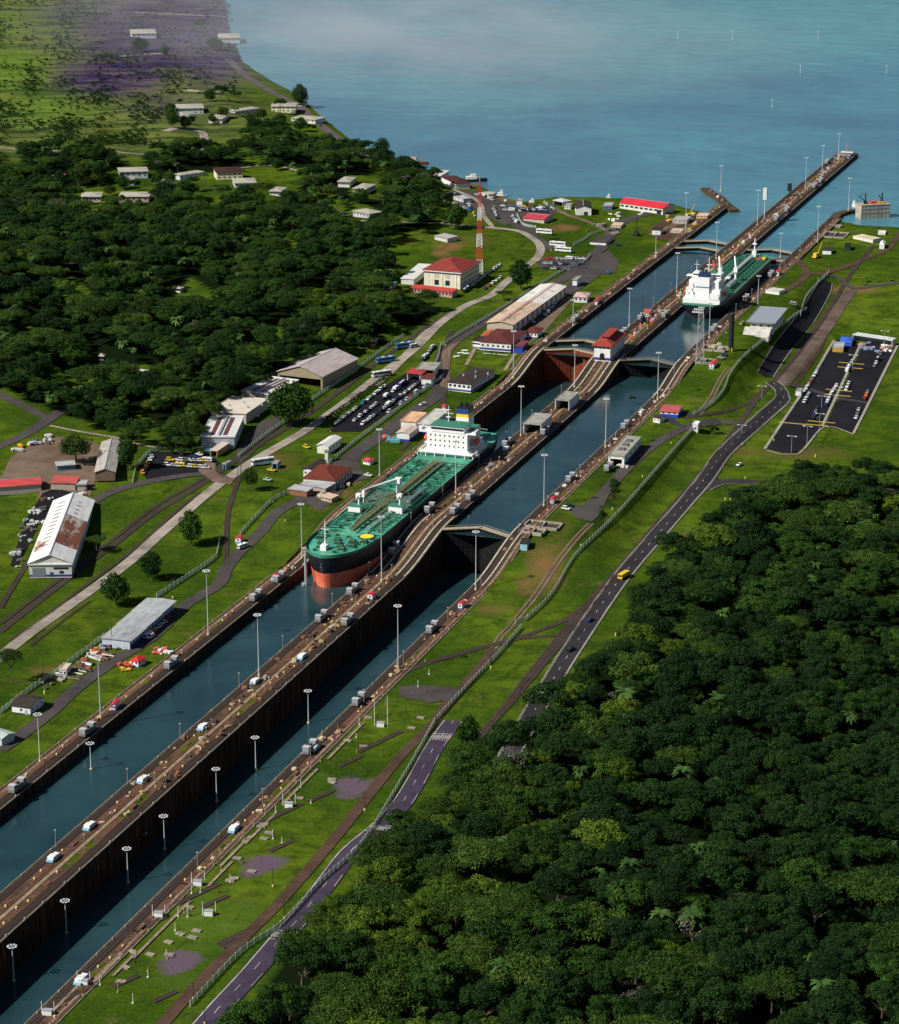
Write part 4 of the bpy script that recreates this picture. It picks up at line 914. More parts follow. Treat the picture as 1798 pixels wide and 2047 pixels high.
# ---------------- buildings ----------------
def frame3(A, B, C, h):
    z0 = 8.
    for _ in range(14):
        P = [Uz(p[0], p[1], z0+h) for p in (A, B, C)]; c = (P[0]+P[2])/2; z0 += (H(c[0], c[1])-z0)*.6
    a, b, c = [p[:2] for p in P]; ab = b-a; bc = c-b
    if np.hypot(*ab) > np.hypot(*bc): ang = math.atan2(ab[1], ab[0])
    else: ang = math.atan2(bc[1], bc[0])-math.pi/2
    ex = np.array([math.cos(ang), math.sin(ang)]); ey = np.array([-ex[1], ex[0]])
    w_ = abs(ab@ex); d_ = abs(bc@ey); mid = b+(-ex*w_+ey*d_)/2
    return mid, z0, ang, max(w_, 1.5), max(d_, 1.5)
BLUE = (.02, .04, .22)
def house(name, label, A, B, C, h, roof='gable_y', rh=1.5, wall=(.72, .7, .64), rm=None, band=None, win=None, door=None, ov=.5, cat='building', wz=(.45, .5), open_front=False, group=None, wm=None, chim=0, sink=.6):
    mid, z0, ang, W_, D_ = frame3(A, B, C, h); t = thing(name, label, cat, (mid[0], mid[1], z0), ang, group)
    x, y = W_/2, D_/2; ix, iy = max(x-ov, .4), max(y-ov, .4); wm = wm or paint(wall)
    rm = rm or metalroof((.4, .39, .37)); mb = MB()
    if roof == 'gable_y' and not open_front: mb.prof_y([(-ix, -sink), (ix, -sink), (ix, h-.15), (0, h-.15+rh*(ix/x)), (-ix, h-.15)], -iy, iy)
    elif roof == 'gable_x': mb.prof_x([(-iy, -sink), (iy, -sink), (iy, h-.15), (0, h-.15+rh*(iy/y)), (-iy, h-.15)], -ix, ix)
    elif open_front:
        for s in (-1, 1): mb.box(min(s*ix, s*(ix-.35)), max(s*ix, s*(ix-.35)), -iy, iy, -sink, h-.1)
        mb.box(-ix, ix, iy-.4, iy, -sink, h-.1)
        if open_front != 2: mb.box(-ix+.35, -ix+1.2, -iy, -iy+.5, -sink, h-.1).box(ix-1.2, ix-.35, -iy, -iy+.5, -sink, h-.1).box(-ix+.35, ix-.35, -iy, -iy+.5, h*.72, h-.1)
        if roof == 'gable_y': mb.prof_y([(-ix, h-.1), (ix, h-.1), (0, h-.1+rh*.95)], -iy, -iy+.3)
    else: mb.box(-ix, ix, -iy, iy, -sink, h-.05)
    wl_ = mb.build('wall', wm, t); rb = MB()
    if roof == 'gable_y': rb.prof_y([(-x, h-.25), (0, h+rh-.25), (x, h-.25), (x, h), (0, h+rh), (-x, h)][::-1], -y, y)
    elif roof == 'gable_x': rb.prof_x([(-y, h-.25), (0, h+rh-.25), (y, h-.25), (y, h), (0, h+rh), (-y, h)], -x, x)
    elif roof == 'hip':
        r0 = max(0, (y-x)) if y > x else 0; r1 = max(0, x-y) if x > y else 0; k = .78
        v = [(-x,-y,h),(x,-y,h),(x,y,h),(-x,y,h),(-r1*k, -r0*k, h+rh),(r1*k+.01, -r0*k, h+rh),(r1*k+.01, r0*k+.01, h+rh),(-r1*k, r0*k+.01, h+rh)]
        rb.add(v, [(0,1,5,4),(1,2,6,5),(2,3,7,6),(3,0,4,7),(4,5,6,7)]); rb.box(-x, x, -y, y, h-.3, h)
    elif roof == 'shed': rb.prof_x([(-y, h-.25), (y, h+rh-.25), (y, h+rh), (-y, h)], -x, x)
    else:
        rb.box(-x, x, -y, y, h-.1, h+.25)
        for (a, b, c, d) in ((-x, x, -y, -y+.3), (-x, x, y-.3, y), (-x, -x+.3, -y+.3, y-.3), (x-.3, x, -y+.3, y-.3)): rb.box(a, b, c, d, h+.25, h+.55)
    r_ = rb.build('roof', rm, t)
    if roof in ('gable_y', 'gable_x') and W_*D_ > 250:
        (MB().box(-.25, .25, -y, y, h+rh-.05, h+rh+.12) if roof == 'gable_y' else MB().box(-x, x, -.25, .25, h+rh-.05, h+rh+.12)).build('ridge_cap', STEEL, r_)
    if band:
        bh = band[1]; b = MB()
        b.box(-ix-.06, ix+.06, -iy-.06, -iy, 0, bh) if not open_front else None
        b.box(ix, ix+.06, -iy, iy, 0, bh).box(-ix-.06, -ix, -iy, iy, 0, bh); b.build('base_band', plain(band[0], .6, name='band_paint'), t)
    for side, nx, nz, ww, wh, z_lo, z_hi in (win or []):
        for i in range(nx):
            for j in range(nz):
                cz = z_lo+(z_hi-z_lo)*(j+.5)/nz; f = MB(); g = MB()
                if side == 'f':
                    cx = -ix+2*ix*(i+.5)/nx; f.box(cx-ww/2-.12, cx+ww/2+.12, -iy-.07, -iy+.02, cz-wh/2-.12, cz+wh/2+.12); g.box(cx-ww/2, cx+ww/2, -iy-.11, -iy-.07, cz-wh/2, cz+wh/2)
                else:
                    cy = -iy+2*iy*(i+.5)/nx; f.box(ix-.02, ix+.07, cy-ww/2-.12, cy+ww/2+.12, cz-wh/2-.12, cz+wh/2+.12); g.box(ix+.07, ix+.11, cy-ww/2, cy+ww/2, cz-wh/2, cz+wh/2)
                o = g.build('window', GLASS, wl_); f.build('frame', WHITE, t) if False else None
    if door:
        for (cx, dw, dh, c) in door: MB().box(cx*ix-dw/2, cx*ix+dw/2, -iy-.12, -iy-.02, 0, dh).build('door', plain(c, .5, name='door_paint'), t)
    for k in range(chim): MB().cbox((-x*.4+k*x*.5, (k % 2-.5)*y*.5, h+rh*.6+.5), (.9, .9, 1.6)).build('roof_vent', STEEL, r_)
    return t, (x, y, h, ix, iy)
RED = metalroof((.52, .06, .05), 0, 0, 'red_sheet'); REDX = metalroof((.52, .06, .05), 0, 1, 'red_sheet'); DRED = tileroof((.15, .035, .025)); GREY = metalroof((.42, .42, .42), 0, 0); GREYX = metalroof((.42, .42, .42), 0, 1)
WROOF = metalroof((.68, .67, .64), .30, 0, 'white_rusty', .3); WROOFX = metalroof((.68, .67, .64), .12, 1, 'white_sheet', .25); TANR = metalroof((.62, .45, .32), .38, 0, 'tan_rusty', .2); DROOF = tileroof((.045, .035, .032)); TOWNR = metalroof((.42, .40, .32), .1, 1, 'beige_roof', .3)
FLATG = concrete((.40, .39, .34), .5, .25, 'mottled_flat_roof')
W1 = (.74, .73, .7)
# control house on the centre wall
t, g_ = house('control_house', 'white control house with red hipped roof standing on the centre wall above the gates', (1184,686), (1222,692), (1253,664), 9.2, 'hip', 3.4, (.8, .8, .78), tileroof((.33, .055, .035)), (BLUE, 1.6), None, None, 1.4)
x, y, h, ix, iy = g_
MB().box(-x*.30, x*.30, -y*.55, y*.55, h+2.1, h+3.9).build('clerestory', tileroof((.25, .05, .035)), t)
MB().box(-x*.42, x*.42, -y*.6, y*.6, h+3.9, h+4.3).build('clerestory_roof', tileroof((.33, .055, .035)), t)
m_ = MB()
for i in range(9): cy = -iy+2*iy*(i+.5)/9; m_.box(ix, ix+.35, cy-.9, cy-.4, 0, h-.3)
m_.build('pilaster', WHITE, t)
for i in range(9): cy = -iy+2*iy*(i+.5)/9; MB().box(ix+.02, ix+.12, cy-.3, cy+.9, 3, 5).build('window', GLASS, t); MB().box(ix+.02, ix+.14, cy-.3, cy+.9, h-3, h-1.3).build('window', GLASS, t)
for i in range(4): cx = -ix+2*ix*(i+.5)/4; MB().box(cx-.7, cx+.7, -iy-.1, -iy-.02, h-1.9, h-.9).build('window', GLASS, t)
ar = [(-1.5, 0), (1.5, 0), (1.5, 3)]+[(1.5*math.cos(a), 3+1.5*math.sin(a)) for a in np.linspace(.3, math.pi-.3, 7)]+[(-1.5, 3)]
MB().prof_y(ar, -iy-.1, -iy-.02).build('archway', BLACK, t)
# administration building
t, g_ = house('administration_building', 'large cream three storey building with red hipped roof beside the radio tower', (847,535), (921,544), (961,521), 11.5, 'hip', 5.2, (.78, .72, .55), tileroof((.27, .045, .035)), None, [('r', 12, 3, 1.2, 1.5, 1, 10.5)], None, 1.2)
x, y, h, ix, iy = g_
for cx in (-ix*.3, ix*.3):
    MB().box(cx-1.6, cx+1.6, -iy-.1, -iy, 1.5, 5).build('window', GLASS, t); MB().box(cx-1.6, cx+1.6, -iy-.1, -iy, 6.5, 9.6).build('shutter', plain((.5, .45, .33), .7, name='shutter'), t)
MB().box(-x, x, -y, -y+.4, h-.9, h-.3).box(x-.4, x, -y, y, h-.9, h-.3).build('cornice', WHITE, t)
for k in range(3): MB().box(-x*.7+k*x*.7-.3, -x*.7+k*x*.7+.3, -iy-.25, -iy-.02, 0, h-.9).build('pilaster', WHITE, t)
house('annex', 'long white roofed annex left of the cream administration building', (801,554), (827,557), (863,529), 4, 'shed', .8, W1, WROOFX)
house('veranda_block', 'low red roofed strip in front of the cream administration building', (817,574), (903,583), (909,577), 3.6, 'shed', .6, (.5, .3, .25), REDX, None, [('f', 12, 1, 1.2, 1.4, 1, 3)])
house('small_shed', 'turquoise roofed shed at the forest edge left of the administration building', (765,566), (782,569), (793,563), 3, 'shed', .4, (.3, .3, .28), metalroof((.12, .5, .55), 0, 1), None)
house('long_warehouse', 'long low warehouse beside the upper left lock, roof half rusty tan and half white', (973,641), (1026,648), (1132,571), 6.5, 'gable_y', 1.6, (.5, .42, .32), TANR, None, None, None, .8)
t = bpy.data.objects[[o.name for o in COL.objects if o.name.startswith('long_warehouse')][0]]; mid, z0, ang, W_, D_ = frame3((973,641), (1026,648), (1132,571), 6.5); x, y = W_/2, D_/2
rw = MB().prof_y([(-x-.02, 6.5), (-x-.02, 6.56), (0, 8.17), (x+.02, 6.56), (x+.02, 6.5), (0, 8.1)], y*.05, y+.02).build('white_roof_sheets', metalroof((.72, .68, .62), .06, 0, 'white_sheet2', .2), t)
for i in range(11):
    cy = -y+1.5+(2*y-3)*(i+.5)/11; MB().box(x-.8, x-.7, cy-2.4, cy+2.4, .8, 5.2).build('white_panel', paint((.62, .65, .7), 'panel', .3), t)
    MB().box(x-.82, x-.55, cy+2.9, cy+3.9, 0, 6.2).build('navy_pier', plain((.02, .03, .12), .6, name='navy'), t)
for i in range(9): s = -1 if i % 2 else 1; cy = -y*.8+2*y*.8*i/9; MB().box(s*x*.5-1.3, s*x*.5+1.3, cy, cy+.8, 7.0, 7.9).build('skylight', plain((.3, .35, .36), .4, name='skylight'), t)
MB().box(1.3, 1.8, -y+2, y, 7.7, 8.05).build('red_pipe', plain((.4, .04, .06), .5, name='red_pipe'), t)
house('visitor_building', 'dark red roofed visitor building at the head of the lawn', (962,677), (1021,686), (1054,660), 5, 'hip', 2.4, W1, tileroof((.12, .03, .025)), (BLUE, 1.2), [('f', 6, 1, 1.2, 1.2, 1.6, 4)])
house('rounded_wing', 'white flat roofed wing at the left end of the visitor building', (942,679), (973,683), (980,675), 4.5, 'flat', 0, (.8, .8, .78), DROOF, (BLUE, .6), [('f', 5, 1, 2, .9, 1.6, 3.6)])
house('red_roofed_block', 'small orange red roofed block between warehouse and visitor building', (958,671), (983,672), (993,661), 4, 'gable_y', 1, W1, metalroof((.45, .12, .06), 0, 0))
house('blue_pavilion', 'blue walled pavilion with dull red flat roof beside the upper left ramp', (1021,690), (1045,692), (1057,681), 4, 'flat', 0, (.03, .06, .35), metalroof((.2, .05, .05), 0, 0))
house('guard_house', 'small white block with dark red hipped roof beside the upper left tow track', (1051,660), (1074,664), (1086,654), 4, 'hip', 1.4, (.8, .8, .8), DRED, (BLUE, .8), [('f', 3, 1, 1, 1, 1.5, 3.4)])
house('kiosk', 'tall white kiosk at the far end of the long warehouse', (1143,557), (1153,559), (1162,552), 5, 'flat', 0, (.8, .8, .8), FLATG, (BLUE, 1))
house('pink_roofed_house', 'white house with pale pink hipped roof by the upper left wall', (1147,588), (1173,593), (1180,584), 4, 'hip', 1.4, W1, metalroof((.62, .42, .4), 0, 0), None, [('f', 3, 1, 1.4, 1.2, 1.4, 3.2)])
house('wall_hut', 'tiny red roofed hut by the upper left wall', (1187,599), (1194,601), (1199,594), 3, 'gable_y', .6, W1, RED)
house('office_building', 'white and blue office with dark hipped roof below the lawn', (895,760), (941,767), (990,738), 5, 'hip', 1.1, (.78, .78, .76), DROOF, ((.02, .03, .2), 1.0), [('f', 5, 1, 1.6, 1.4, 1.8, 4.4), ('r', 9, 1, 1.4, 1.2, 2, 4.2)], chim=4)
house('gate_canopy', 'grey flat topped canopy over the gate at the head of the car park', (832,735), (869,739), (881,725), 5.5, 'flat', 0, (.7, .7, .68), FLATG, None, None, None, 1.5, open_front=2)
house('red_canopy', 'red topped entrance canopy beside the car park roundabout', (809,743), (840,747), (849,739), 5, 'shed', .6, (.75, .75, .75), metalroof((.5, .05, .05), 0, 0), None, None, None, .9, open_front=2)
house('gate_lodge', 'dark red roofed lodge between the canopies and the fence', (842,752), (862,756), (872,747), 4, 'shed', .5, W1, DRED)
house('workshop_wing', 'tan roofed front wing of the white workshop behind the green tanker', (794,860), (818,866), (836,852), 5, 'gable_y', .8, (.75, .75, .75), metalroof((.6, .48, .4), .1, 0), (BLUE, 1.6))
house('workshop_hall', 'orange roofed middle part of the white workshop behind the green tanker', (801,838), (831,843), (853,825), 5.5, 'flat', 0, (.75, .73, .7), metalroof((.75, .45, .25), .05, 0))
house('workshop_block', 'white flat roofed rear part of the workshop behind the green tanker', (832,847), (863,848), (897,819), 6, 'flat', 0, (.8, .8, .8), concrete((.6, .58, .52), .35, .2, 'pale_flat'), (BLUE, 1.4), [('r', 5, 1, 1.6, 1.2, 2.5, 5)])
house('wall_hut', 'tiny red roofed hut beyond the white workshop', (882,809), (890,811), (895,807), 3, 'hip', .9, W1, RED)
house('round_windowed_house', 'white building with pale sheet roof beside the yellow taxi', (631,888), (657,891), (683,873), 4.5, 'gable_y', 1.3, (.75, .74, .66), WROOFX, None, [('r', 4, 1, 1, 1, 1.6, 3.6)])
house('stair_tower', 'small white tower between pale roofed and dark roofed buildings', (648,902), (655,903), (658,899), 5.5, 'flat', 0, (.75, .74, .66), FLATG, ov=.2)
house('hip_roofed_depot', 'depot with weathered rust red hipped roof and white columns by the lower left lock', (604,953), (670,960), (705,932), 5, 'hip', 3.2, (.7, .68, .62), tileroof((.16, .035, .022)), None, [('f', 4, 1, 1, 1.2, 1.6, 4), ('r', 6, 1, 1.4, 2.2, .8, 4)])
house('lean_to', 'pale grey lean-to roof in front of the rust red hipped depot', (599,965), (650,975), (657,963), 3.2, 'shed', .7, (.4, .35, .3), GREYX)
house('open_shed', 'brown walled shed with grey flat roof at the left of the depot', (574,975), (613,981), (620,972), 3.2, 'shed', .4, (.28, .12, .06), GREYX)
house('black_roofed_block', 'white block with black roof left of the rust red hipped depot', (604,935), (624,938), (653,919), 4.5, 'gable_y', .8, W1, DROOF, None, [('f', 2, 1, 1, 1, 1.6, 3.6)])
house('wall_hut', 'little white hut with bright pink red roof on the grass wedge by the asphalt yard', (722,917), (739,920), (745,915), 2.6, 'hip', 1, (.8, .8, .8), metalroof((.6, .05, .08), 0, 0), None, [('f', 3, 1, .7, .8, 1, 2.2)])
house('aircraft_style_shed', 'huge open ended shed with faded pinkish gabled roof at the forest edge', (549,742), (645,752), (717,715), 7.5, 'gable_y', 5, (.32, .27, .17), metalroof((.5, .43, .42), 0, 0, 'faded_sheet', .3), None, None, None, .8, cat='shed', open_front=1)
house('rust_striped_roof', 'broad flat workshop roof with two rust brown strips next to the huge shed', (482,780), (536,788), (598,759), 6, 'flat', 0, (.4, .37, .33), WROOFX, cat='workshop')
house('pale_workshop', 'cream roofed workshop in the middle of the row with a chimney pipe', (421,819), (492,827), (536,797), 5.2, 'flat', 0, (.5, .45, .38), metalroof((.68, .62, .52), .12, 1, 'cream_sheet', .3), cat='workshop', chim=4)
house('nearest_workshop', 'white roofed workshop with two rust brown strips at the near end of the row', (404,864), (469,873), (488,831), 6, 'flat', 0, (.35, .4, .45), WROOFX, cat='workshop')
for (A, B, C, hh) in (((482,780), (536,788), (598,759), 6), ((404,864), (469,873), (488,831), 6)):
    mid, z0, ang, W_, D_ = frame3(A, B, C, hh); tt = [o for o in COL.objects if o.type == 'EMPTY' and np.hypot(o.location[0]-mid[0], o.location[1]-mid[1]) < .5][0]
    for fx in (-.45, .22): MB().box(fx*W_/2*1.1, fx*W_/2*1.1+W_*.13, -D_*.42, D_*.42, hh+.25, hh+.34).build('rust_strip', metalroof((.13, .055, .05), 0, 1), tt)
    MB().box(-.4, .8, -D_*.45, D_*.45, hh+.25, hh+1.0).build('ridge_vent', STEEL, tt)
house('loading_canopy', 'small tan canopy in front of the nearest workshop', (419,897), (434,900), (459,884), 3.6, 'shed', .3, (.45, .3, .12), metalroof((.6, .5, .42), 0, 0), open_front=2, cat='canopy')
house('bus_shelter', 'pale roofed blue shelter by the left road junction', (443,926), (451,927), (463,921), 3, 'flat', 0, (.15, .35, .5), FLATG, cat='shelter', open_front=2, ov=.2)
house('bus_shelter', 'pale roofed blue shelter beside the parked white coach', (542,925), (554,926), (560,920), 3, 'flat', 0, (.15, .35, .5), FLATG, cat='shelter', open_front=2, ov=.2)
# big white and rust warehouse lower left
t, g_ = house('white_warehouse', 'long white warehouse with rust stained roof and blue base band in the lower left', (55,1123), (145,1124), (190,998), 6.8, 'gable_y', 4.4, (.66, .66, .6), metalroof((.78, .77, .74), .0, 0, 'white_sheet3', .22), ((.03, .04, .25), 1.0), None, [(-.55, 6, 4.4, (.18, .2, .23)), (.05, 1.4, 2.2, (.03, .04, .25))], .7, cat='warehouse')
x, y, h, ix, iy = g_
def onroof(mb, x0, x1, y0, y1, x, h, rh, up=.06):
    zf_ = lambda q: h+rh*(1-abs(q)/x)+up
    v = [(x0, y0, zf_(x0)), (x1, y0, zf_(x1)), (x1, y1, zf_(x1)), (x0, y1, zf_(x0))]; return mb.add(v+[(p[0], p[1], p[2]-.05) for p in v], [(0,1,2,3),(7,6,5,4),(0,4,5,1),(1,5,6,2),(2,6,7,3),(3,7,4,0)])
onroof(MB(), .3, x-.1, -y*.62, y*.28, x, h, 4.4, .05).build('rusty_sheets', metalroof((.55, .5, .45), .56, 0, 'rusty_sheet', .3), t)
onroof(MB(), -x+.2, -x*.45, -y*.7, -y*.35, x, h, 4.4, .05).build('rusty_sheets', metalroof((.72, .66, .6), .42, 0, 'rusty_sheet2', .3), t)
for i in range(12):
    yy = -y*.62+i*y*.125
    for a, b in ((-x*.62, -x*.3), (x*.34, x*.5)): onroof(MB(), a, b, yy, yy+.9, x, h, 4.4, .12).build('skylight', plain((.04, .04, .045), .4, name='dark_skylight'), t)
MB().box(ix*.15, ix*.85, -iy-.1, -iy, 3.6, 4.6).build('window', GLASS, t); MB().box(ix*.42, ix*.62, -iy-.1, -iy, 1.5, 2.8).build('window', GLASS, t); MB().box(-x+.2, x-.2, -y+.1, -iy, h-.9, h-.3).build('fascia', WHITE, t)
house('open_sided_shed', 'narrow brown shed with patched grey gabled roof beside a dark round tree', (188,941), (231,942), (244,881), 4.2, 'gable_y', 2, (.2, .13, .09), metalroof((.44, .4, .36), .05, 0), cat='shed')
house('red_roofed_store', 'long store with bright red and white gabled roof at the left edge', (-22,974), (84,966), (100,952), 4, 'gable_x', 2.2, (.45, .4, .35), metalroof((.55, .07, .07), 0, 1), cat='store')
house('small_red_store', 'short store with dull red roof right of the long red roofed one', (99,963), (151,965), (153,953), 3.6, 'shed', .9, (.42, .35, .28), metalroof((.5, .1, .08), .15, 1), cat='store')
house('grey_container', 'grey metal container at the end of the red roofed stores', (152,967), (173,968), (176,959), 3.2, 'flat', 0, (.4, .4, .4), GREYX, cat='container')
house('blue_shed', 'low blue walled shed with grey roof under the spreading yard tree', (112,930), (152,927), (150,919), 3, 'shed', .3, (.1, .2, .3), GREYX, cat='shed')
# lower left
house('black_roofed_house', 'white house with black gabled roof beside the lower left road', (26,1403), (61,1413), (90,1391), 3.6, 'gable_x', 1.6, (.8, .8, .8), DROOF, ((.02, .02, .06), .5), [('f', 1, 1, .9, .9, 1.2, 2.8), ('r', 3, 1, .8, .8, 1.4, 2.8)], [(.55, 1, 2.1, (.3, .35, .35))], cat='house')
house('green_roofed_house', 'pale green roofed house cut by the left edge of the photo', (-42,1462), (3,1476), (20,1459), 3.2, 'gable_x', 1, (.5, .6, .62), metalroof((.42, .5, .47), 0, 1), cat='house')
mid, z0, ang, W_, D_ = frame3((208,1267), (263,1280), (353,1203), 4.2); t = thing('long_grey_shed', 'long stepped shed with grey sheet roofs and parked vans along its front', 'shed', (mid[0], mid[1], z0), ang); x, y = W_/2, D_/2
MB().box(-x+.5, x-1.2, -y+.5, y-.5, -.6, 4.0).build('wall', paint((.5, .55, .62)), t)
for k in range(3): y0_, y1_ = -y+2*y*k/3, -y+2*y*(k+1)/3+.4; MB().prof_y([(-x, 4.1+.35*k), (x, 4.1+.35*k), (x, 4.35+.35*k), (0, 4.9+.35*k), (-x, 4.35+.35*k)], y0_, y1_).build('roof', metalroof((.36+.03*k, .37+.03*k, .38+.03*k), 0, 0), t)
for k in range(14): MB().box(x-1.3, x-.95, -y+1+k*(2*y-2)/14, -y+1.35+k*(2*y-2)/14, 0, 4.1).build('post', plain((.03, .05, .3), .5, name='blue_post'), t)
MB().box(x-1.25, x-1.15, -y+.8, y-.8, 0, 1.6).build('base_band', plain((.02, .03, .2), .6, name='band2'), t)
house('red_roofed_hut', 'small white hut with bright red hipped roof on the lower left grass', (262,1315), (276,1321), (293,1312), 2.8, 'hip', 1.3, (.8, .8, .8), metalroof((.6, .03, .03), 0, 0), ((.2, .4, .6), .5), [('f', 2, 1, .8, .8, 1.1, 2.4), ('r', 2, 1, .8, .8, 1.1, 2.4)], cat='hut', ov=.35)
house('wall_hut', 'small hut with pink red roof on the left wall between grass and chamber', (221,1405), (231,1408), (240,1397), 2.8, 'gable_y', .7, (.8, .8, .8), metalroof((.55, .06, .07), 0, 0), ((.1, .12, .4), .8), [('f', 2, 1, .6, .7, 1.2, 2.4)], cat='hut', ov=.35)
house('site_cabin', 'tan roofed white cabin at the end of the pipe yard', (120,1334), (133,1338), (143,1326), 2.8, 'flat', 0, (.75, .73, .68), concrete((.62, .54, .42), .25), None, [('f', 2, 1, .8, .7, 1.2, 2.2)], cat='cabin', ov=.15)
for (A, B, C, lb) in (((541,1150),(551,1152),(558,1146),'red topped hut on the left wall near the tanker bow'), ((733,1185),(744,1188),(751,1183),'red topped hut on the centre wall just below the lower ramp'),
    ((913,1204),(923,1206),(932,1200),'red topped hut on the right wall below the lower ramp'), ((1098,995),(1107,997),(1111,992),'red topped hut on the right wall beside the middle chamber'), ((470,1072),(481,1075),(487,1070),'red topped hut at the bend of the lower left road'), ((1416,725),(1426,727),(1434,720),'red and blue hut beside the foot of the lattice tower'),
    ((1548,541),(1556,543),(1560,539),'tiny red hut beside the bow of the moored tanker')):
    house('wall_hut', lb, A, B, C, 2.7, 'gable_y', .6, (.8, .8, .8), metalroof((.6, .04, .06), 0, 0), ((.1, .15, .5), .6), [('f', 1, 1, .8, .8, 1.1, 2.4)], cat='hut', ov=.3)
# centre wall canopies
for i, (A, B, C, lb) in enumerate((((1048,842),(1081,849),(1103,828),'nearer flat roofed locomotive shelter on the centre wall'), ((1105,800),(1137,801),(1157,784),'farther flat roofed locomotive shelter on the centre wall'))):
    house('locomotive_shelter', lb, A, B, C, 5.8, 'flat', 0, (.78, .78, .76), FLATG, None, None, None, .3, cat='shelter', open_front=2, group='locomotive shelters on the centre wall')
t, g_ = house('locomotive_workshop', 'white flat roofed workshop with blue base on the right wall, its front open', (1217,905), (1247,912), (1281,873), 5.8, 'flat', 0, (.82, .8, .75), FLATG, (BLUE, 2.0), [('r', 4, 1, 2.4, 1, 3, 4.2)], None, .25, cat='workshop', open_front=1)
x, y, h, ix, iy = g_
for k in (-.35, .1, .5): MB().box(-x*.35, x*.35, y*k-2, y*k+2, h+.25, h+.9).build('roof_vent', plain((.12, .12, .11), .7, name='vent_grey'), t)
house('teal_hut', 'small hut with blue green walls at the top of the right ramp', (1039,1083), (1053,1086), (1058,1076), 3, 'flat', 0, (.3, .6, .7), DROOF, cat='hut', ov=.15)
t, g_ = house('blue_based_house', 'small red roofed house with white and blue walls beside the right grass slope', (1321,814), (1355,823), (1365,809), 3.6, 'gable_x', .9, (.8, .8, .8), metalroof((.5, .1, .1), 0, 1), ((.02, .05, .4), 2.0), [('f', 3, 1, 1.2, .7, 2.2, 3.2)], cat='house')
house('white_cabin', 'little white cabin with dark roof below the red roofed house', (1304,832), (1318,835), (1329,830), 3, 'gable_x', .8, (.8, .78, .75), DROOF, None, [('f', 2, 1, .6, .8, 1, 2.4)], cat='cabin', ov=.2)
house('gatehouse', 'white flat gatehouse where the access road meets the fence', (1383,846), (1394,848), (1398,842), 4, 'flat', 0, (.8, .8, .8), concrete((.75, .75, .72), .1), None, [('f', 1, 1, 1, 1, 1, 2.8)], cat='gatehouse', ov=.15)
t, g_ = house('observation_building', 'observation building with broad tilted grey roof and white stands to its left', (1505,625), (1548,646), (1573,616), 7.5, 'flat', 0, (.62, .62, .6), plain((.34, .37, .42), .4, .2, name='grey_roof_panel'), None, [('f', 3, 2, 1.6, 1, 1, 6.5), ('r', 5, 2, 1.6, 1, 1, 6.5)], None, 2.2)
x, y, h, ix, iy = g_; sb_ = MB()
for k in range(7): sb_.box(-x-1, x*.7, -y-7+k*1.3, -y-7+(k+1)*1.3, -3, .2+k*.62)
sb_.build('stand', concrete((.72, .7, .64), .4, .3, 'white_stand'), t)
house('white_depot', 'low white slab building beside the moored tanker', (1528,579), (1556,583), (1560,577), 2, 'flat', 0, (.8, .8, .78), concrete((.6, .58, .52), .3), cat='building', ov=.1)
house('long_canopy', 'long thin pale canopy along the far edge of the right car park', (1702,668), (1782,680), (1783,675), 4, 'flat', 0, (.6, .62, .62), concrete((.62, .64, .62), .2), cat='canopy', ov=.2, open_front=2)
house('blue_tent', 'bright blue tent at the far left corner of the right car park', (1677,680), (1701,684), (1704,673), 2.6, 'hip', 1.2, (.05, .12, .5), plain((.04, .12, .55), .6, name='blue_canvas'), cat='tent', ov=.1)
house('yellow_cabin', 'yellow and grey cabin at the left edge of the right car park', (1663,691), (1684,695), (1687,684), 3, 'flat', 0, (.6, .35, .06), GREYX, cat='cabin', ov=.1)
house('entry_booth', 'white booth at the entrance of the right car park', (1589,779), (1600,781), (1603,776), 3, 'flat', 0, (.8, .8, .78), FLATG, cat='booth', ov=.1)
house('tan_slab_building', 'long pale slab with tan middle on the far right grass', (1703,471), (1743,479), (1745,473), 2, 'flat', 0, (.72, .68, .58), concrete((.66, .58, .42), .3), cat='building', ov=.1)
house('white_slab', 'small white slab on the grass near the far right shore', (1753,464), (1768,466), (1769,461), 1.2, 'flat', 0, (.8, .8, .78), concrete((.75, .73, .7), .2), cat='slab', ov=.1)
house('dark_box', 'dark green box on the far right grass', (1687,490), (1698,492), (1700,486), 3, 'flat', 0, (.02, .05, .03), BLACK, cat='box', ov=.1)
house('black_roofed_hut', 'white hut with black roof beside the yellow crane on the far right', (1643,497), (1660,500), (1664,493), 3, 'gable_x', .7, (.8, .8, .78), DROOF, cat='hut', ov=.2)
house('tank_house', 'white rounded tank house on the far right grass', (1756,487), (1766,488), (1769,481), 3.4, 'hip', 1.4, (.8, .8, .78), WHITE, cat='tank', ov=.1)
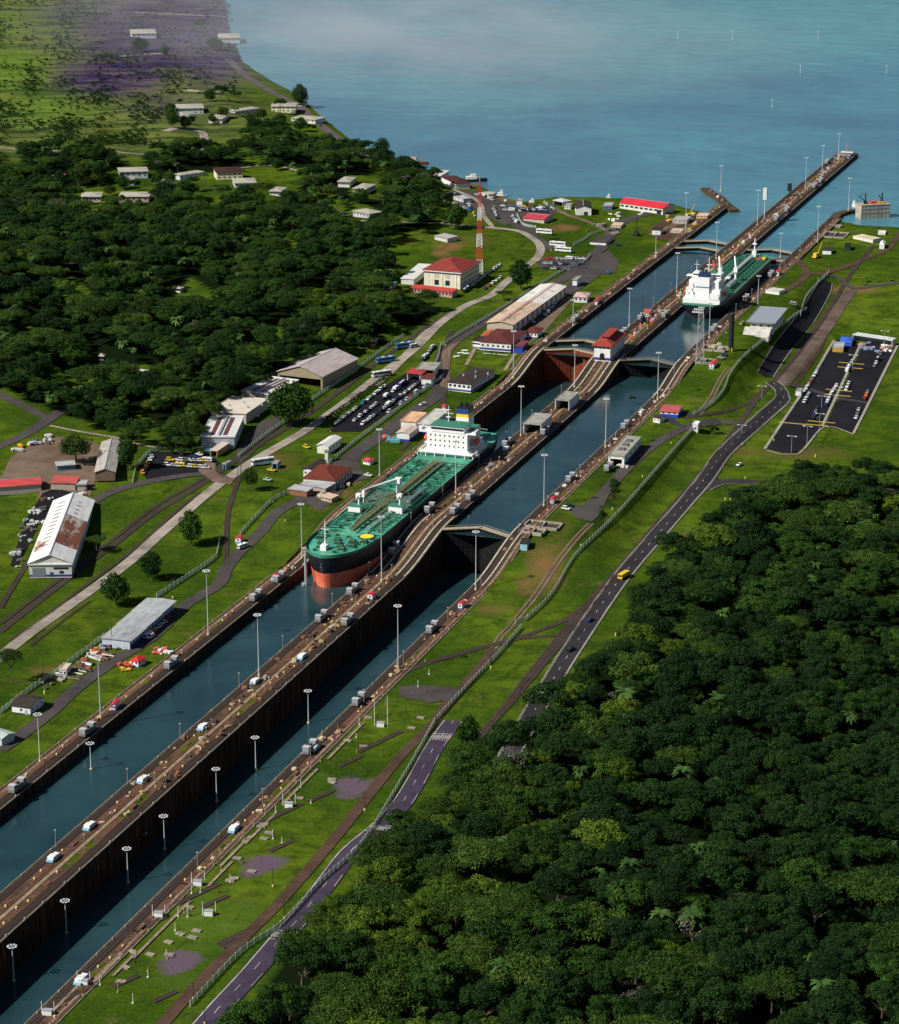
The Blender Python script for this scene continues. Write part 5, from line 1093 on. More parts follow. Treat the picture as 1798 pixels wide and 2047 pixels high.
# lake front
house('lakefront_shed', 'long white lakefront shed with bright red roof', (1236,404), (1324,416), (1333,407), 5, 'gable_x', 3, (.72, .7, .62), metalroof((.62, .03, .05), 0, 1), None, [('f', 9, 1, 3, 1.4, 1.5, 4.2)], [(.82, 4, 3.6, (.02, .02, .05))], cat='shed')
house('white_store', 'white lakefront store with dark roof left of the long red one', (1148,410), (1182,415), (1180,403), 6, 'gable_y', 2, (.82, .8, .76), DROOF, None, None, [(.3, 3, 3, (.03, .03, .03))], cat='store')
house('boathouse', 'open pavilion with pale hipped roof at the lake edge', (1103,399), (1124,403), (1132,398), 4, 'hip', 1.8, (.5, .5, .5), metalroof((.55, .56, .55), 0, 0), cat='pavilion', open_front=2)
house('low_red_shed', 'low shed with red roof beside the lakeside car park', (1042,435), (1087,438), (1107,428), 3, 'gable_x', 1.6, (.55, .48, .42), metalroof((.55, .05, .07), 0, 1), cat='shed')
house('walled_enclosure', 'low white walled enclosure near the coaches', (1180,481), (1210,485), (1225,473), 1.8, 'flat', 0, (.82, .8, .76), ASPH2, cat='enclosure', ov=.05)
house('white_hut', 'white hut with black roof on the grass by the upper left wall', (1303,458), (1319,460), (1325,454), 3.6, 'flat', 0, (.8, .8, .78), DROOF, cat='hut', ov=.1)
house('slab_hut', 'low tan slab hut beside the upper left wall', (1340,459), (1362,462), (1366,457), 1.6, 'flat', 0, (.6, .5, .42), concrete((.6, .5, .4), .3), cat='hut', ov=.1)
house('shore_office', 'white shore office with dark red roof by the tug berth', (880,352), (909,366), (927,358), 5, 'hip', 2, (.8, .78, .75), tileroof((.07, .02, .02)), cat='office')
house('shore_hall', 'pale roofed hall behind the shore office', (860,344), (880,352), (898,341), 5, 'flat', 0, (.8, .78, .74), concrete((.62, .6, .55), .2), cat='hall')
house('grassy_hut', 'pale hut below the long bank at the forest edge', (866,470), (893,476), (897,468), 3, 'shed', .5, (.6, .58, .52), GREYX, cat='hut')
house('beach_kiosk', 'tiny white kiosk on the lake shore beyond the radio tower', (1032,399), (1043,401), (1045,397), 4, 'flat', 0, (.8, .8, .8), FLATG, cat='kiosk', ov=.1)
# town houses
TOWN = [((161,391),(203,392),(206,382),5,(.55,.45,.38),0,'left one of two low beige roofed houses in the clearing'), ((235,392),(298,392),(297,382),5,(.5,.38,.3),0,'right one of two low beige roofed houses in the clearing'),
 ((237,343),(297,341),(294,332),5.5,(.62,.66,.75),0,'two storey white and blue house above the low beige roofed pair'), ((240,355),(268,360),(271,351),4,(.7,.7,.72),0,'small white house tucked below the two storey white and blue one'),
 ((107,352),(121,352),(134,347),6,(.6,.58,.52),1,'tall pink roofed house among trees at the far left'), ((312,362),(329,366),(346,358),4,(.7,.68,.62),0,'pale hipped house behind a round tree in the clearing'),
 ((359,350),(410,342),(409,337),3.5,(.6,.63,.68),0,'long thin pale blue house in the town'), ((429,341),(486,342),(479,332),6.5,(.78,.72,.5),2,'cream two storey house with dark red roof'), ((466,364),(513,364),(508,354),4,(.7,.68,.62),0,'low beige roofed house below the cream two storey one'),
 ((349,217),(408,215),(404,206),6,(.66,.68,.74),0,'upper town two storey white and blue house'), ((350,227),(377,232),(381,223),4,(.7,.7,.72),0,'small white house below the upper town two storey house'), ((420,233),(444,237),(458,229),4,(.75,.68,.55),0,'tan roofed house where the pale road enters the upper town'),
 ((470,222),(520,215),(518,210),3.5,(.6,.62,.66),0,'long thin house among palms in the upper town'), ((541,210),(591,212),(594,204),6.5,(.8,.76,.5),0,'cream two storey house near the dam road'), ((579,235),(630,239),(638,232),4,(.7,.68,.62),0,'beige roofed house at the upper shore'),
 ((597,202),(611,206),(616,200),3.5,(.8,.75,.62),0,'small pale hut beside a round tree on the dam road'), ((746,305),(768,314),(777,310),3.5,(.8,.78,.7),0,'pale huts beside a dark tree at the end of the dam road'), ((678,358),(699,363),(713,353),4,(.75,.73,.66),0,'beige hipped house left of the pair near the shore'),
 ((712,371),(731,377),(752,367),4,(.78,.76,.66),0,'beige hipped house right of the pair near the shore'), ((544,375),(563,382),(574,373),4,(.8,.78,.72),0,'white walled house at the end of the path'), ((702,420),(737,427),(745,418),4,(.5,.52,.55),0,'grey roofed house among trees above the long bank'),
 ((262,68),(313,66),(309,57),6,(.66,.68,.74),0,'far white house left of the pair at the top'), ((436,77),(480,75),(478,66),6,(.66,.68,.74),0,'far white house right of the pair at the top'), ((220,741),(300,752),(310,740),4,(.7,.66,.6),3,'white flat roof showing through the dark forest'), ((345,574),(360,576),(361,572),3,(.7,.7,.7),0,'tiny pale roof deep in the forest'),
 ((196,709),(208,711),(211,707),3,(.8,.8,.8),0,'tiny white hut in a dark forest clearing'), ((736,679),(751,681),(756,674),3,(.35,.16,.08),4,'little brown hut with grey roof by the forest edge'), ((1028,397),(1050,402),(1052,399),2,(.7,.6,.45),0,'low tan wall hut on the lake shore')]
for A, B, C, hh, wc, k, lb in TOWN:
    rm = [TOWNR, metalroof((.5, .12, .12), 0, 1), tileroof((.06, .02, .02)), metalroof((.75, .73, .68), .03, 1), GREYX][k]
    house('house', lb, A, B, C, hh, 'gable_x' if k == 3 else 'hip', 1.4 if k != 3 else .5, wc, rm, None, [('f', 5, 2 if hh > 5.2 else 1, 1.3, 1, .9, hh-.5)], None, .8, cat='house')
# ---------------- towers, cranes, fences, poles ----------------
def lattice(mb, w0, w1, z0, z1, n, r=.12):
    for k in range(n):
        a = w0+(w1-w0)*k/n; b = w0+(w1-w0)*(k+1)/n; za = z0+(z1-z0)*k/n; zb = z0+(z1-z0)*(k+1)/n
        c0 = [(-a, -a), (a, -a), (a, a), (-a, a)]; c1 = [(-b, -b), (b, -b), (b, b), (-b, b)]
        for i in range(4):
            j = (i+1) % 4; mb.tube((*c0[i], za), (*c1[i], zb), r, n=4); mb.tube((*c1[i], zb), (*c1[j], zb), r*.7, n=3); mb.tube((*c0[i], za), (*c1[j], zb), r*.6, n=3); mb.tube((*c0[j], za), (*c1[i], zb), r*.6, n=3)
    return mb
def g0(px, py): return U(px, py)
# red and white radio tower
b = g0(957, 545); hh = topz(b, 962, 360); t = thing('radio_tower', 'tall red and white banded lattice radio tower behind the administration building', 'radio tower', b, .2)
for k in range(7):
    z0_, z1_ = hh*k/7, hh*(k+1)/7; w0_, w1_ = 2.4-1.9*k/7, 2.4-1.9*(k+1)/7
    lattice(MB(), w0_, w1_, z0_, z1_, 4, .15).build('white_section' if k % 2 == 0 and k < 6 else 'red_section', WHITE if k % 2 == 0 and k < 6 else plain((.5, .05, .03), .5, name='tower_red'), t)
MB().tube((0, 0, hh), (0, 0, hh+3), .12).build('antenna', WHITE, t)
b = g0(1397, 727); hh = topz(b, 1405, 614); t = thing('lattice_tower', 'pale grey lattice tower standing in front of the stern of the moored tanker', 'lattice tower', b, .1)
lattice(MB(), 2.4, 1.3, 0, hh, 8, .11).build('tower_frame', STEEL, t); MB().box(-1.9, 1.9, -1.9, 1.9, hh, hh+.25).build('top_platform', STEEL, t)
b = g0(1459, 701); hh = topz(b, 1461, 627); t = thing('black_stack', 'upright black cylinder with yellow feet beside the lattice tower', 'stack', b)
MB().tube((0, 0, 2), (0, 0, hh), 1.7, 1.6, 16).build('shaft', plain((.015, .02, .022), .5, name='stack_black'), t); MB().tube((0, 0, hh), (0, 0, hh+.5), 1.9, 1.9, 16).build('rim', DARKST, t)
for i in range(4): a = i*math.pi/2+.6; MB().tube((2*math.cos(a), 2*math.sin(a), 0), (1.4*math.cos(a), 1.4*math.sin(a), 3), .25).build('foot', plain((.6, .5, .12), .6, name='foot_yellow'), t)
def panelmast(px, py, top, label, col, h2, w_):
    b = g0(px, py); hh = topz(b, *top); t = thing('signal_mast', label, 'mast', b)
    MB().tube((0, 0, 0), (0, 0, hh-h2), .35).build('pole', col, t); MB().box(-w_/2, w_/2, -w_/2, w_/2, hh-h2, hh).build('panel', col, t)
panelmast(1526, 438, (1530, 375), 'white mast with a tall pale rack at its top on the far centre wall', plain((.6, .62, .6), .5, name='pale_mast'), 9, 3); panelmast(1576, 392, (1577, 366), 'short black mast with square head on the far centre wall', BLACK, 6, 3)
def crane(px, py, label, col, rz, reach=12, rise=14, s=1.0, name='crane'):
    b = g0(px, py); t = thing(name, label, 'crane', b, rz)
    MB().box(-2*s, 2*s, -3.2*s, 3.2*s, .7, 2*s).build('chassis', col, t); cb = MB().box(-1.6*s, 1.6*s, -2.2*s, 1.8*s, 2*s, 4.4*s).build('cab', col, t); MB().box(-1.0*s, 1.0*s, 1.81*s, 1.86*s, 3*s, 4*s).build('window', GLASS, cb)
    MB().tube((0, 1.5*s, 3*s), (0, reach*s, rise*s), .5*s, .28*s, 5).tube((0, 0, 5*s), (0, reach*s, rise*s), .08, n=3).build('boom', col, t)
    for sx in (-1, 1):
        for y_ in (-2.4, 0, 2.4): MB().tube((sx*1.7*s, y_*s, .8), (sx*2.3*s, y_*s, .8), .8, n=8).build('wheel', RUBBER, t)
YEL = plain((.7, .42, .03), .5, name='machine_yellow'); NEARBLK = plain((.02, .025, .025), .6, name='crane_black')
crane(1284, 645, 'black crane with raised jib on the centre wall behind the control house', NEARBLK, .5, 3, 20, .9); crane(1270, 470, 'black crane with upright jib on the grass by the far left road', NEARBLK, 0, 2, 18, .9)
crane(1374, 436, 'yellow crane with raised boom on the lakefront yard', YEL, -.6, 7, 12, .9); crane(1630, 515, 'orange yellow crane beside the upper right lock', YEL, -.5, 6, 12, .9); crane(1446, 400, 'grey winch crane on the broken left pier head', DARKST, 2, 3, 6, .7)
# --- fences ---
_t = NT('fence_mesh'); FEN = _t.done((.46, .56, .48), .6, .2); _t.b.inputs['Alpha'].default_value = .42; FPO = plain((.40, .45, .41), .5, name='fence_post')
def fence(px, label, h=2.0, w_=1.6, verge=True):
    P = W(px); c = P[len(P)//2]; Q = resamp(P, 3.5); mb = MB(); v = []; f = []
    for q in Q: z = H(q[0], q[1]); v += [(q[0]-.04, q[1], z-.4), (q[0]-.04, q[1], z+h), (q[0]+.04, q[1], z+h), (q[0]+.04, q[1], z-.4)]
    for i in range(len(Q)-1):
        a = i*4; b = a+4; f += [(a, b, b+1, a+1), (a+1, b+1, b+2, a+2), (a+2, b+2, b+3, a+3)]
    o = mb.add(v, f).build('fence', FEN); tag(o, label, 'fence'); mb = MB()
    for q in Q: z = H(q[0], q[1]); mb.box(q[0]-.12, q[0]+.12, q[1]-.12, q[1]+.12, z-.3, z+h+.35)
    mb.build('post', FPO, o)
    rl_ = MB()
    for a, b in zip(Q[:-1], Q[1:]): rl_.tube((a[0], a[1], H(a[0], a[1])+h), (b[0], b[1], H(b[0], b[1])+h), .07, n=3)
    rl_.build('top_rail', FPO, o)
fence([(870,1440),(935,1370),(1000,1302),(1040,1255)], 'pale green fence on the lower right bank, below the railway branch')
fence([(1030,1245),(1048,1240),(1100,1190),(1130,1140),(1150,1110),(1195,1065),(1235,1025),(1310,940),(1392,848)], 'long pale green fence curving along the right bank between tracks and gatehouse')
fence([(1385,828),(1418,810),(1445,780),(1460,745),(1500,700),(1560,650)], 'pale green fence on the upper right bank above the black tarred road')
fence([(1598,632),(1612,590),(1655,545)], 'short pale green fence between observation building and railway crossing'); fence([(1560,652),(1590,628),(1610,618)], 'pale stepped barrier next to the observation building', 1.6)
fence([(380,2010),(480,1905),(560,1850),(640,1765),(720,1690),(790,1580),(870,1440)], 'pale fence running down the lower right bank beside the violet road')
fence([(0,1425),(54,1383),(120,1338),(208,1273)], 'pale green fence behind the pipe yard and black roofed house'); fence([(313,1193),(371,1155),(426,1118),(434,1105),(440,1072)], 'pale green fence from the long grey shed up to the road bend')
fence([(480,1068),(510,1035),(545,1000),(575,985)], 'pale green fence beside the rising lower left road'); fence([(655,928),(700,890),(760,845),(820,800),(885,752)], 'pale green fence between the main car park and the asphalt road')
fence([(477,912),(528,872),(579,836)], 'pale green fence in front of the near workshops'); fence([(615,805),(676,764),(720,733),(759,704),(805,672)], 'pale green fence in front of the huge pinkish shed'); fence([(860,745),(875,715),(880,690)], 'short pale fence by the entrance canopies')
fence([(885,690),(930,660),(1000,618),(1060,580),(1118,545),(1165,525),(1178,510)], 'long pale green fence left of the rusty roofed warehouse'); fence([(265,965),(275,930),(300,905),(320,898)], 'pale fence on the left side of the yellow car park'); fence([(1145,490),(1165,480),(1180,470),(1200,462)], 'pale fence between the coaches and the walled enclosure'); fence([(1032,430),(1040,445),(1050,452),(1070,455)], 'pale fence beside the low red shed')
# --- poles ---
POLEM = plain((.035, .03, .025), .8, name='dark_wood'); pp = thing('utility_pole', '', 'utility pole', (0, 0, 0)); MB().tube((0,0,-.5), (0,0,10), .16, .1, 6).build('pole', POLEM, pp); MB().box(-1.1, 1.1, -.08, .08, 9, 9.2).build('crossarm', POLEM, pp); MB().cbox((0, 0, .6), (.6, .6, 1.2)).build('base_marker', plain((.5, .5, .1), .7, name='pole_base'), pp)
PO = [((89,1322),(89,1385)),((224,1240),(224,1290)),((345,1154),(345,1194)),((545,975),(545,1002)),((570,1010),(570,1040)),((1054,1189),(1054,1231)),((1160,1059),(1160,1089)),((980,1289),(980,1334)),((1229,1217),(1229,1269)),((1350,1071),(1350,1124)),((1093,1384),(1093,1430)),((1103,1384),(1103,1432)),((1340,860),(1340,885)),((1283,920),(1283,952)),((1223,982),(1223,1017)),((1482,852),(1482,888)),((1628,862),(1628,912)),((1488,922),(1488,955)),((1448,955),(1448,998)),((1458,955),(1458,998)),
 ((880,1395),(880,1428)),((728,1580),(728,1618)),((545,1732),(545,1770)),((386,1960),(386,1995)),((568,1795),(568,1835)),((736,1650),(736,1688)),((748,1652),(748,1690)),((577,1868),(577,1905)),((589,1868),(589,1905)),((409,2010),(409,2044)),((1545,845),(1545,880)),((1450,640),(1450,665)),((950,625),(950,650)),((890,665),(890,690)),((778,985),(778,1005)),((505,875),(505,892)),((1075,560),(1075,585)),((1100,470),(1100,500)),((1163,425),(1163,440)),((660,850),(660,862))]
PO.sort(key=lambda q: q[1][0]); f1 = True
for i, (tp, bs) in enumerate(PO):
    b = g0(*bs); h_ = max(4, topz(b, *tp)); o = pp if f1 else copy_tree(pp); f1 = False
    o.location = [float(v) for v in b]; o.scale = (1, 1, h_/10); o['label'] = f'thin dark utility pole, {nth(i)} of all such poles counting from the left'; o['group'] = 'dark utility poles'
lp = thing('street_lamp', '', 'street lamp', (0, 0, 0)); MB().tube((0,0,-.5), (0,0,10), .18, .12, 6).build('pole', STEEL, lp); MB().box(-2.2, 2.2, -.15, .15, 9.9, 10.1).build('arm', STEEL, lp)
for s in (-1, 1): MB().cbox((s*2.1, 0, 9.9), (1.2, .7, .3)).build('lamp_head', WHITE, lp)
SLP = sorted([((1580,870),(1580,903)),((1611,850),(1611,888)),((1636,825),(1636,857)),((1673,772),(1673,800)),((1702,708),(1702,740)),((1481,850),(1481,865)),((1521,770),(1521,795)),((1765,660),(1765,690)),((1640,790),(1640,815))], key=lambda q: q[1][0]); f1 = True
for i, (tp, bs) in enumerate(SLP):
    b = g0(*bs); h_ = max(5, topz(b, *tp)); o = lp if f1 else copy_tree(lp); f1 = False; o.location = [float(v) for v in b]; o.scale = (1, 1, h_/10)
    o['label'] = f'twin headed street lamp around the right car park, {nth(i)} from the left'; o['group'] = 'street lamps of the right car park'
# paired white poles with a white board between
bp = thing('white_pole', '', 'pole', (0, 0, 0)); MB().tube((0,0,-.3), (0,0,10), .14, .12, 6).build('pole', WHITE, bp); MB().cbox((0, 0, .1), (.7, .7, .5)).build('footing', KERB, bp)
bx = thing('white_box', '', 'cabinet', (0, 0, 0)); MB().box(-1.5, 1.5, -.8, .8, 0, 1.8).build('cabinet', WHITE, bx); MB().box(-1.6, 1.6, -.9, .9, 1.8, 2).build('lid', STEEL, bx)
PAIRS = [((748,1385),(748,1447),(774,1390),(774,1450),(760,1450)), ((565,1584),(565,1606),(590,1584),(590,1608),(577,1611)), ((383,1741),(383,1764),(409,1740),(409,1764),(395,1767)), ((305,1806),(305,1830),(330,1806),(330,1830),(317,1830)), ((405,1800),(405,1826),(431,1800),(431,1826),(417,1827)), ((155,1940),(155,1963),(180,1940),(180,1964),(167,1966)), ((84,2003),(84,2024),(109,2003),(109,2025),(95,2026))]
PAIRS.sort(key=lambda q: -q[0][1]*1.0); f1 = True
for i, (a, b, c, d, e) in enumerate(PAIRS):
    for tp, bs, sd_ in ((a, b, 'left'), (c, d, 'right')):
        q = g0(*bs); h_ = max(4.5, topz(q, *tp)); o = bp if f1 else copy_tree(bp)
        if not f1: pass
        f1 = False; o.location = [float(v) for v in q]; o.scale = (1, 1, h_/10); o['label'] = f'{sd_} white pole of the {nth(i)} pair up the lower right grass'; o['group'] = 'paired white poles'
    q = g0(*e); o = bx if i == 0 else copy_tree(bx); o.location = [float(v) for v in q]; o.rotation_euler = (0, 0, .2); o['label'] = f'white cabinet between the {nth(i)} pair of white poles on the lower right grass'; o['group'] = 'white cabinets between poles'
# ---------------- vehicles ----------------
_pm = {}
def carpaint(c):
    if c not in _pm: _pm[c] = plain(c, .3, .1, .6, name='car_paint')
    return _pm[c]
def car_proto(kind):
    t = thing('car', '', 'car', (0, 0, -500)); L = 4.5; wv = .9
    if kind == 'sedan': pr = [(-2.25,.35),(2.25,.35),(2.28,.8),(1.5,.98),(-1.5,1.0),(-2.2,.85)]; cab = [(-1.5,.95),(-1.0,1.45),(.45,1.45),(1.25,.95)]
    else: pr = [(-2.3,.4),(2.3,.4),(2.32,.95),(1.5,1.1),(-2.25,1.1)]; cab = [(-2.1,1.05),(-1.8,1.75),(.5,1.75),(1.3,1.05)]
    pr = [(-a, b) for a, b in pr][::-1]; cab = [(-a, b) for a, b in cab]
    MB().prof_x([(a, b) for a, b in pr], -wv, wv).build('body', carpaint((.8, .8, .8)), t)
    MB().prof_x(cab[::-1], -wv*.86, wv*.86).build('windows', GLASS, t); zt = max(b for a, b in cab); ys_ = [a for a, b in cab if b == zt]
    MB().box(-wv*.8, wv*.8, min(ys_)-.02, max(ys_)+.02, zt-.02, zt+.07).build('car_roof', carpaint((.8, .8, .8)), t)
    for sx in (-1, 1):
        for y_ in (-1.4, 1.4): MB().tube((sx*.7, y_, .34), (sx*.93, y_, .34), .34, n=8).build('wheel', RUBBER, t)
    return t
def van_proto(nm, L, wv, h, cat):
    t = thing(nm, '', cat, (0, 0, -500)); MB().prof_x([(-L/2, .5), (L/2, .5), (L/2, h), (-L/2+.3, h), (-L/2, h*.55)], -wv, wv).build('body', carpaint((.8, .8, .8)), t)
    for s in (-1, 1): MB().box(*sorted((s*wv, s*(wv+.03))), -L/2+.7, L/2-.5, h*.55, h*.82).build('side_windows', GLASS, t)
    MB().box(-wv*.85, wv*.85, -L/2-.03, -L/2+.1, h*.5, h*.85).build('windscreen', GLASS, t); MB().box(-wv*.5, wv*.5, -L*.2, -L*.05, h, h+.25).box(-wv*.5, wv*.5, L*.2, L*.35, h, h+.25).build('roof_unit', WHITE, t)
    for sx in (-1, 1):
        for y_ in (-L*.32, L*.3): MB().tube((sx*(wv-.25), y_, .5), (sx*(wv+.03), y_, .5), .5, n=8).build('wheel', RUBBER, t)
    return t
def truck_proto():
    t = thing('truck', '', 'truck', (0, 0, -500)); MB().box(-1.2, 1.2, -3.6, -1.8, .6, 2.8).build('cab', carpaint((.8, .8, .8)), t); MB().box(-1.05, 1.05, -3.64, -3.58, 1.6, 2.5).build('windscreen', GLASS, t); MB().box(-1.25, 1.25, -1.6, 3.8, 1.0, 2.9).build('cargo_body', carpaint((.8, .8, .8)), t)
    for sx in (-1, 1):
        for y_ in (-2.7, 1.8, 3): MB().tube((sx*.9, y_, .5), (sx*1.25, y_, .5), .5, n=8).build('wheel', RUBBER, t)
    return t
def mule_proto():     # towing locomotive: two cabs and a low middle
    t = thing('towing_locomotive', '', 'locomotive', (0, 0, -500)); MB().box(-1.4, 1.4, -4.8, 4.8, .6, 1.7).box(-1.1, 1.1, -2.2, 2.2, 1.7, 2.5).build('chassis', plain((.17, .17, .175), .5, name='loco_silver'), t)
    for s in (-1, 1):
        c = MB().box(-1.3, 1.3, *sorted((s*2.5, s*4.6)), 1.7, 3.4).build('cab', plain((.27, .28, .29), .5, name='loco_cab'), t); MB().box(-1.34, 1.34, *sorted((s*2.7, s*4.4)), 2.4, 3.1).build('window', GLASS, c); MB().box(-1.4, 1.4, *sorted((s*2.4, s*4.7)), 3.4, 3.55).build('cab_roof', plain((.45, .46, .46), .5, name='cab_top'), c)
        for y_ in (1.4, 3.6): MB().tube((s*1.0, -y_, .5), (s*1.5, -y_, .5), .5, n=8).tube((s*1.0, y_, .5), (s*1.5, y_, .5), .5, n=8).build('wheel', DARKST, t)
    MB().tube((0, -.9, 2.5), (0, .9, 2.5), .7, n=8).build('winch', DARKST, t); return t
PROTO = {'sedan': car_proto('sedan'), 'suv': car_proto('suv'), 'van': van_proto('van', 5.6, 1.0, 2.3, 'van'), 'coach': van_proto('coach', 12.5, 1.3, 3.5, 'coach'), 'truck': truck_proto(), 'mule': mule_proto()}
used = set()
def place(kind, loc, rz, label, col=None, group=None, cat=None):
    p = PROTO[kind]; o = p if kind not in used else copy_tree(p); used.add(kind)
    o.location = [float(v) for v in loc]; o.rotation_euler = (0, 0, float(rz)); o['label'] = label
    if group: o['group'] = group
    elif 'group' in o: del o['group']
    if cat: o['category'] = cat
    if col:
        for c in o.children:
            if c.name.split('.')[0] in ('body', 'car_roof', 'cargo_body', 'cab') and kind != 'mule': c.material_slots[0].link = 'OBJECT'; c.material_slots[0].material = carpaint(col)
    return o
CCOL = {'white': (.8,.8,.78), 'silver': (.5,.52,.54), 'black': (.015,.015,.02), 'dark blue': (.02,.04,.14), 'yellow': (.8,.55,.02), 'red': (.45,.03,.03), 'grey': (.18,.19,.2), 'blue': (.05,.2,.45), 'orange': (.75,.3,.02), 'tan': (.45,.36,.25)}
rc = random.Random(11)
ROWCOUNT = {}
def parkrow(a, b, n, where, seq=None, rz=None, skip=.0, grp=None, kinds=('sedan', 'suv', 'van')):
    A = U(*a); B = U(*b); d = math.atan2(B[1]-A[1], B[0]-A[0]); k_ = 0; ks = [k for k in range(n) if rc.random() >= skip]
    for i, k in enumerate(ks):
        q = A+(B-A)*((k+.5)/n); cn = seq[i % len(seq)] if seq else rc.choices(['white', 'silver', 'black', 'dark blue', 'red', 'grey', 'blue', 'yellow'], [34, 22, 14, 8, 4, 10, 4, 2])[0]
        kd = rc.choices(kinds, [6, 3, 1][:len(kinds)])[0]; z = H(q[0], q[1])+.3
        nmk = {'sedan': 'car', 'suv': 'tall car', 'van': 'van', 'truck': 'truck', 'coach': 'coach'}[kd]
        place(kd, (q[0], q[1], z), (d+math.pi/2 if rz is None else rz)+rc.uniform(-.05, .05)+(math.pi if rc.random() < .5 else 0), f'{cn} {nmk}, {nth(i)} from the left, {where}', CCOL[cn], grp or where)
parkrow((668,850), (775,768), 22, 'left row of the main car park', None, None, .12); parkrow((690,855), (812,762), 24, 'second row of the main car park', None, None, .35); parkrow((722,850), (840,762), 24, 'third row of the main car park', ['white','silver','white','white','silver','dark blue','black'], None, .22)
parkrow((742,848), (862,764), 20, 'fence side row of the main car park', None, None, .55); parkrow((838,728), (868,690), 8, 'row above the entrance canopies', None, None, .1)
parkrow((1600,792), (1632,742), 8, 'left row of the upper right car park', ['white','white','silver','red','grey','white'], 0, .05, kinds=('sedan', 'suv')); parkrow((1658,790), (1672,768), 4, 'second row of the right car park', ['white','white','silver'], 0, 0); parkrow((1688,782), (1696,764), 3, 'third row of the right car park', ['white','white'], 0, 0)
parkrow((1605,806), (1616,786), 4, 'left row of the lower right car park', ['white','white','silver','white'], 0, 0); parkrow((1648,812), (1660,786), 5, 'middle row of the lower right car park', ['dark blue','white','white','silver','white'], 0, 0)
parkrow((1708,840), (1716,815), 3, 'last row of the right car park', ['white','grey','silver'], 0, 0); parkrow((1726,800), (1734,780), 3, 'far right row beside the white tent', ['red','orange','grey'], 0, 0); parkrow((1632,842), (1634,836), 1, 'lower verge of the right car park', ['black'], 0, 0); parkrow((1690,745), (1702,722), 4, 'upper middle row of the right car park', ['white','silver','grey'], 0, .2); parkrow((1745,735), (1760,705), 5, 'upper far row of the right car park', ['grey','white','black'], 0, .3); parkrow((1622,840), (1634,812), 4, 'dark row of the lower right car park', ['black','dark blue','grey'], 0, .2)
parkrow((330,930), (415,936), 10, 'front row of the yellow car park', ['white','silver','white','yellow','white','white','yellow','silver'], 1.7, 0); parkrow((335,920), (418,922), 9, 'back row of the yellow car park', ['yellow','white','grey','white','silver','white'], 1.7, .2); parkrow((283,950), (305,910), 6, 'left row of the yellow car park', ['orange','black','orange','yellow','white','silver'], .6, 0)
parkrow((385,915), (420,900), 4, 'row beside the near workshops', ['dark blue','white','red','blue'], 1.3, 0)
parkrow((290,1277), (342,1232), 5, 'line in front of the long grey shed', ['white','orange','white','white','red'], -.05, 0); place('suv', U(301, 1274)+[0, 0, .3], -.1, 'white car driving past the near end of the long grey shed', CCOL['white'])
parkrow((1082,537), (1140,540), 6, 'lower row of the warehouse car park', None, 1.4, .1); parkrow((1085,527), (1165,529), 9, 'middle row of the warehouse car park', None, 1.4, .1); parkrow((1088,519), (1168,518), 9, 'upper row of the warehouse car park', None, 1.4, .3)
parkrow((925,585), (1000,528), 14, 'row beside the administration building', ['black','dark blue','grey','white','silver','white','silver','white'], None, .1); parkrow((965,580), (1010,548), 6, 'second row beside the administration building', None, None, .4)
parkrow((985,415), (995,440), 5, 'left column of the lakeside car park', None, 0, 0); parkrow((1005,420), (1090,425), 12, 'front row of the lakeside car park', None, 1.4, .1); parkrow((1000,412), (1100,414), 12, 'back row of the lakeside car park', None, 1.4, .3); parkrow((930,395), (950,435), 8, 'left row of the shore car park', None, 0, .1); parkrow((890,385), (930,392), 6, 'upper row of the shore car park', None, 1.4, .2); parkrow((1085,405), (1108,420), 5, 'right column of the lakeside car park', None, .3, .1); parkrow((1022,430), (1033,448), 3, 'short column by the low red shed', ['white','silver','white'], 0, 0)
parkrow((880,395), (915,425), 6, 'tree side row of the shore car park', None, .4, .2)
parkrow((1085,632), (1112,600), 7, 'cluster beside the long rusty warehouse', ['white','white','silver','white'], .8, 0); parkrow((1060,648), (1068,640), 1, 'apron beside the dark red hut', ['white'], .8, 0)
for px, py, kd, cn, rz, lb in [(1245,1155,'truck','yellow',-.25,'yellow truck driving down the right road'),(1178,1241,'sedan','dark blue',-.3,'dark blue car midway down the right road'),(1139,1300,'suv','black',-.3,'dark car nearest the viewer on the right road'),(1477,930,'sedan','white',-.4,'white car alone on the grass near the right junction'),(1130,1018,'suv','white',1.3,'white car on the asphalt pad beside the middle right wall'),(1137,1012,'sedan','black',1.3,'dark car on the asphalt pad beside the middle right wall'),
  (1440,716,'sedan','silver',1.2,'silver car beside the red and blue hut'),(1446,710,'sedan','dark blue',1.2,'dark blue car beside the red and blue hut'),(1482,648,'suv','tan',-.3,'tan car at the edge of the curved asphalt pad'),(1585,610,'van','grey',1.2,'grey van behind the observation building'),(484,1095,'van','white',-.4,'white van on the rising lower left road'),(733,922,'sedan','silver',1.2,'silver car parked beside the hipped depot'),(735,951,'sedan','white',1.3,'white car on the slab by the left tow track'),(845,810,'suv','white',-.7,'white car alone on the dark asphalt road'),
  (826,694,'van','silver',-.7,'silver van on the pale road beside the entrance'),(534,960,'sedan','silver',1.4,'silver car parked on the grass by the small tree'),(542,941,'sedan','yellow',1.4,'yellow car on the grass below the white coach'),(612,895,'suv','yellow',1.0,'yellow taxi beside the pale roofed white building'),(510,832,'sedan','white',1.2,'white car beside the cream roofed workshop'),(1232,490,'sedan','dark blue',.8,'dark blue car on the wide asphalt apron'),(1215,545,'sedan','blue',.8,'blue car at the lower edge of the wide asphalt apron'),(1325,700,'sedan','white',1,'')]:
    if lb: place(kd, U(px, py)+[0, 0, .35], rz, lb, CCOL[cn])
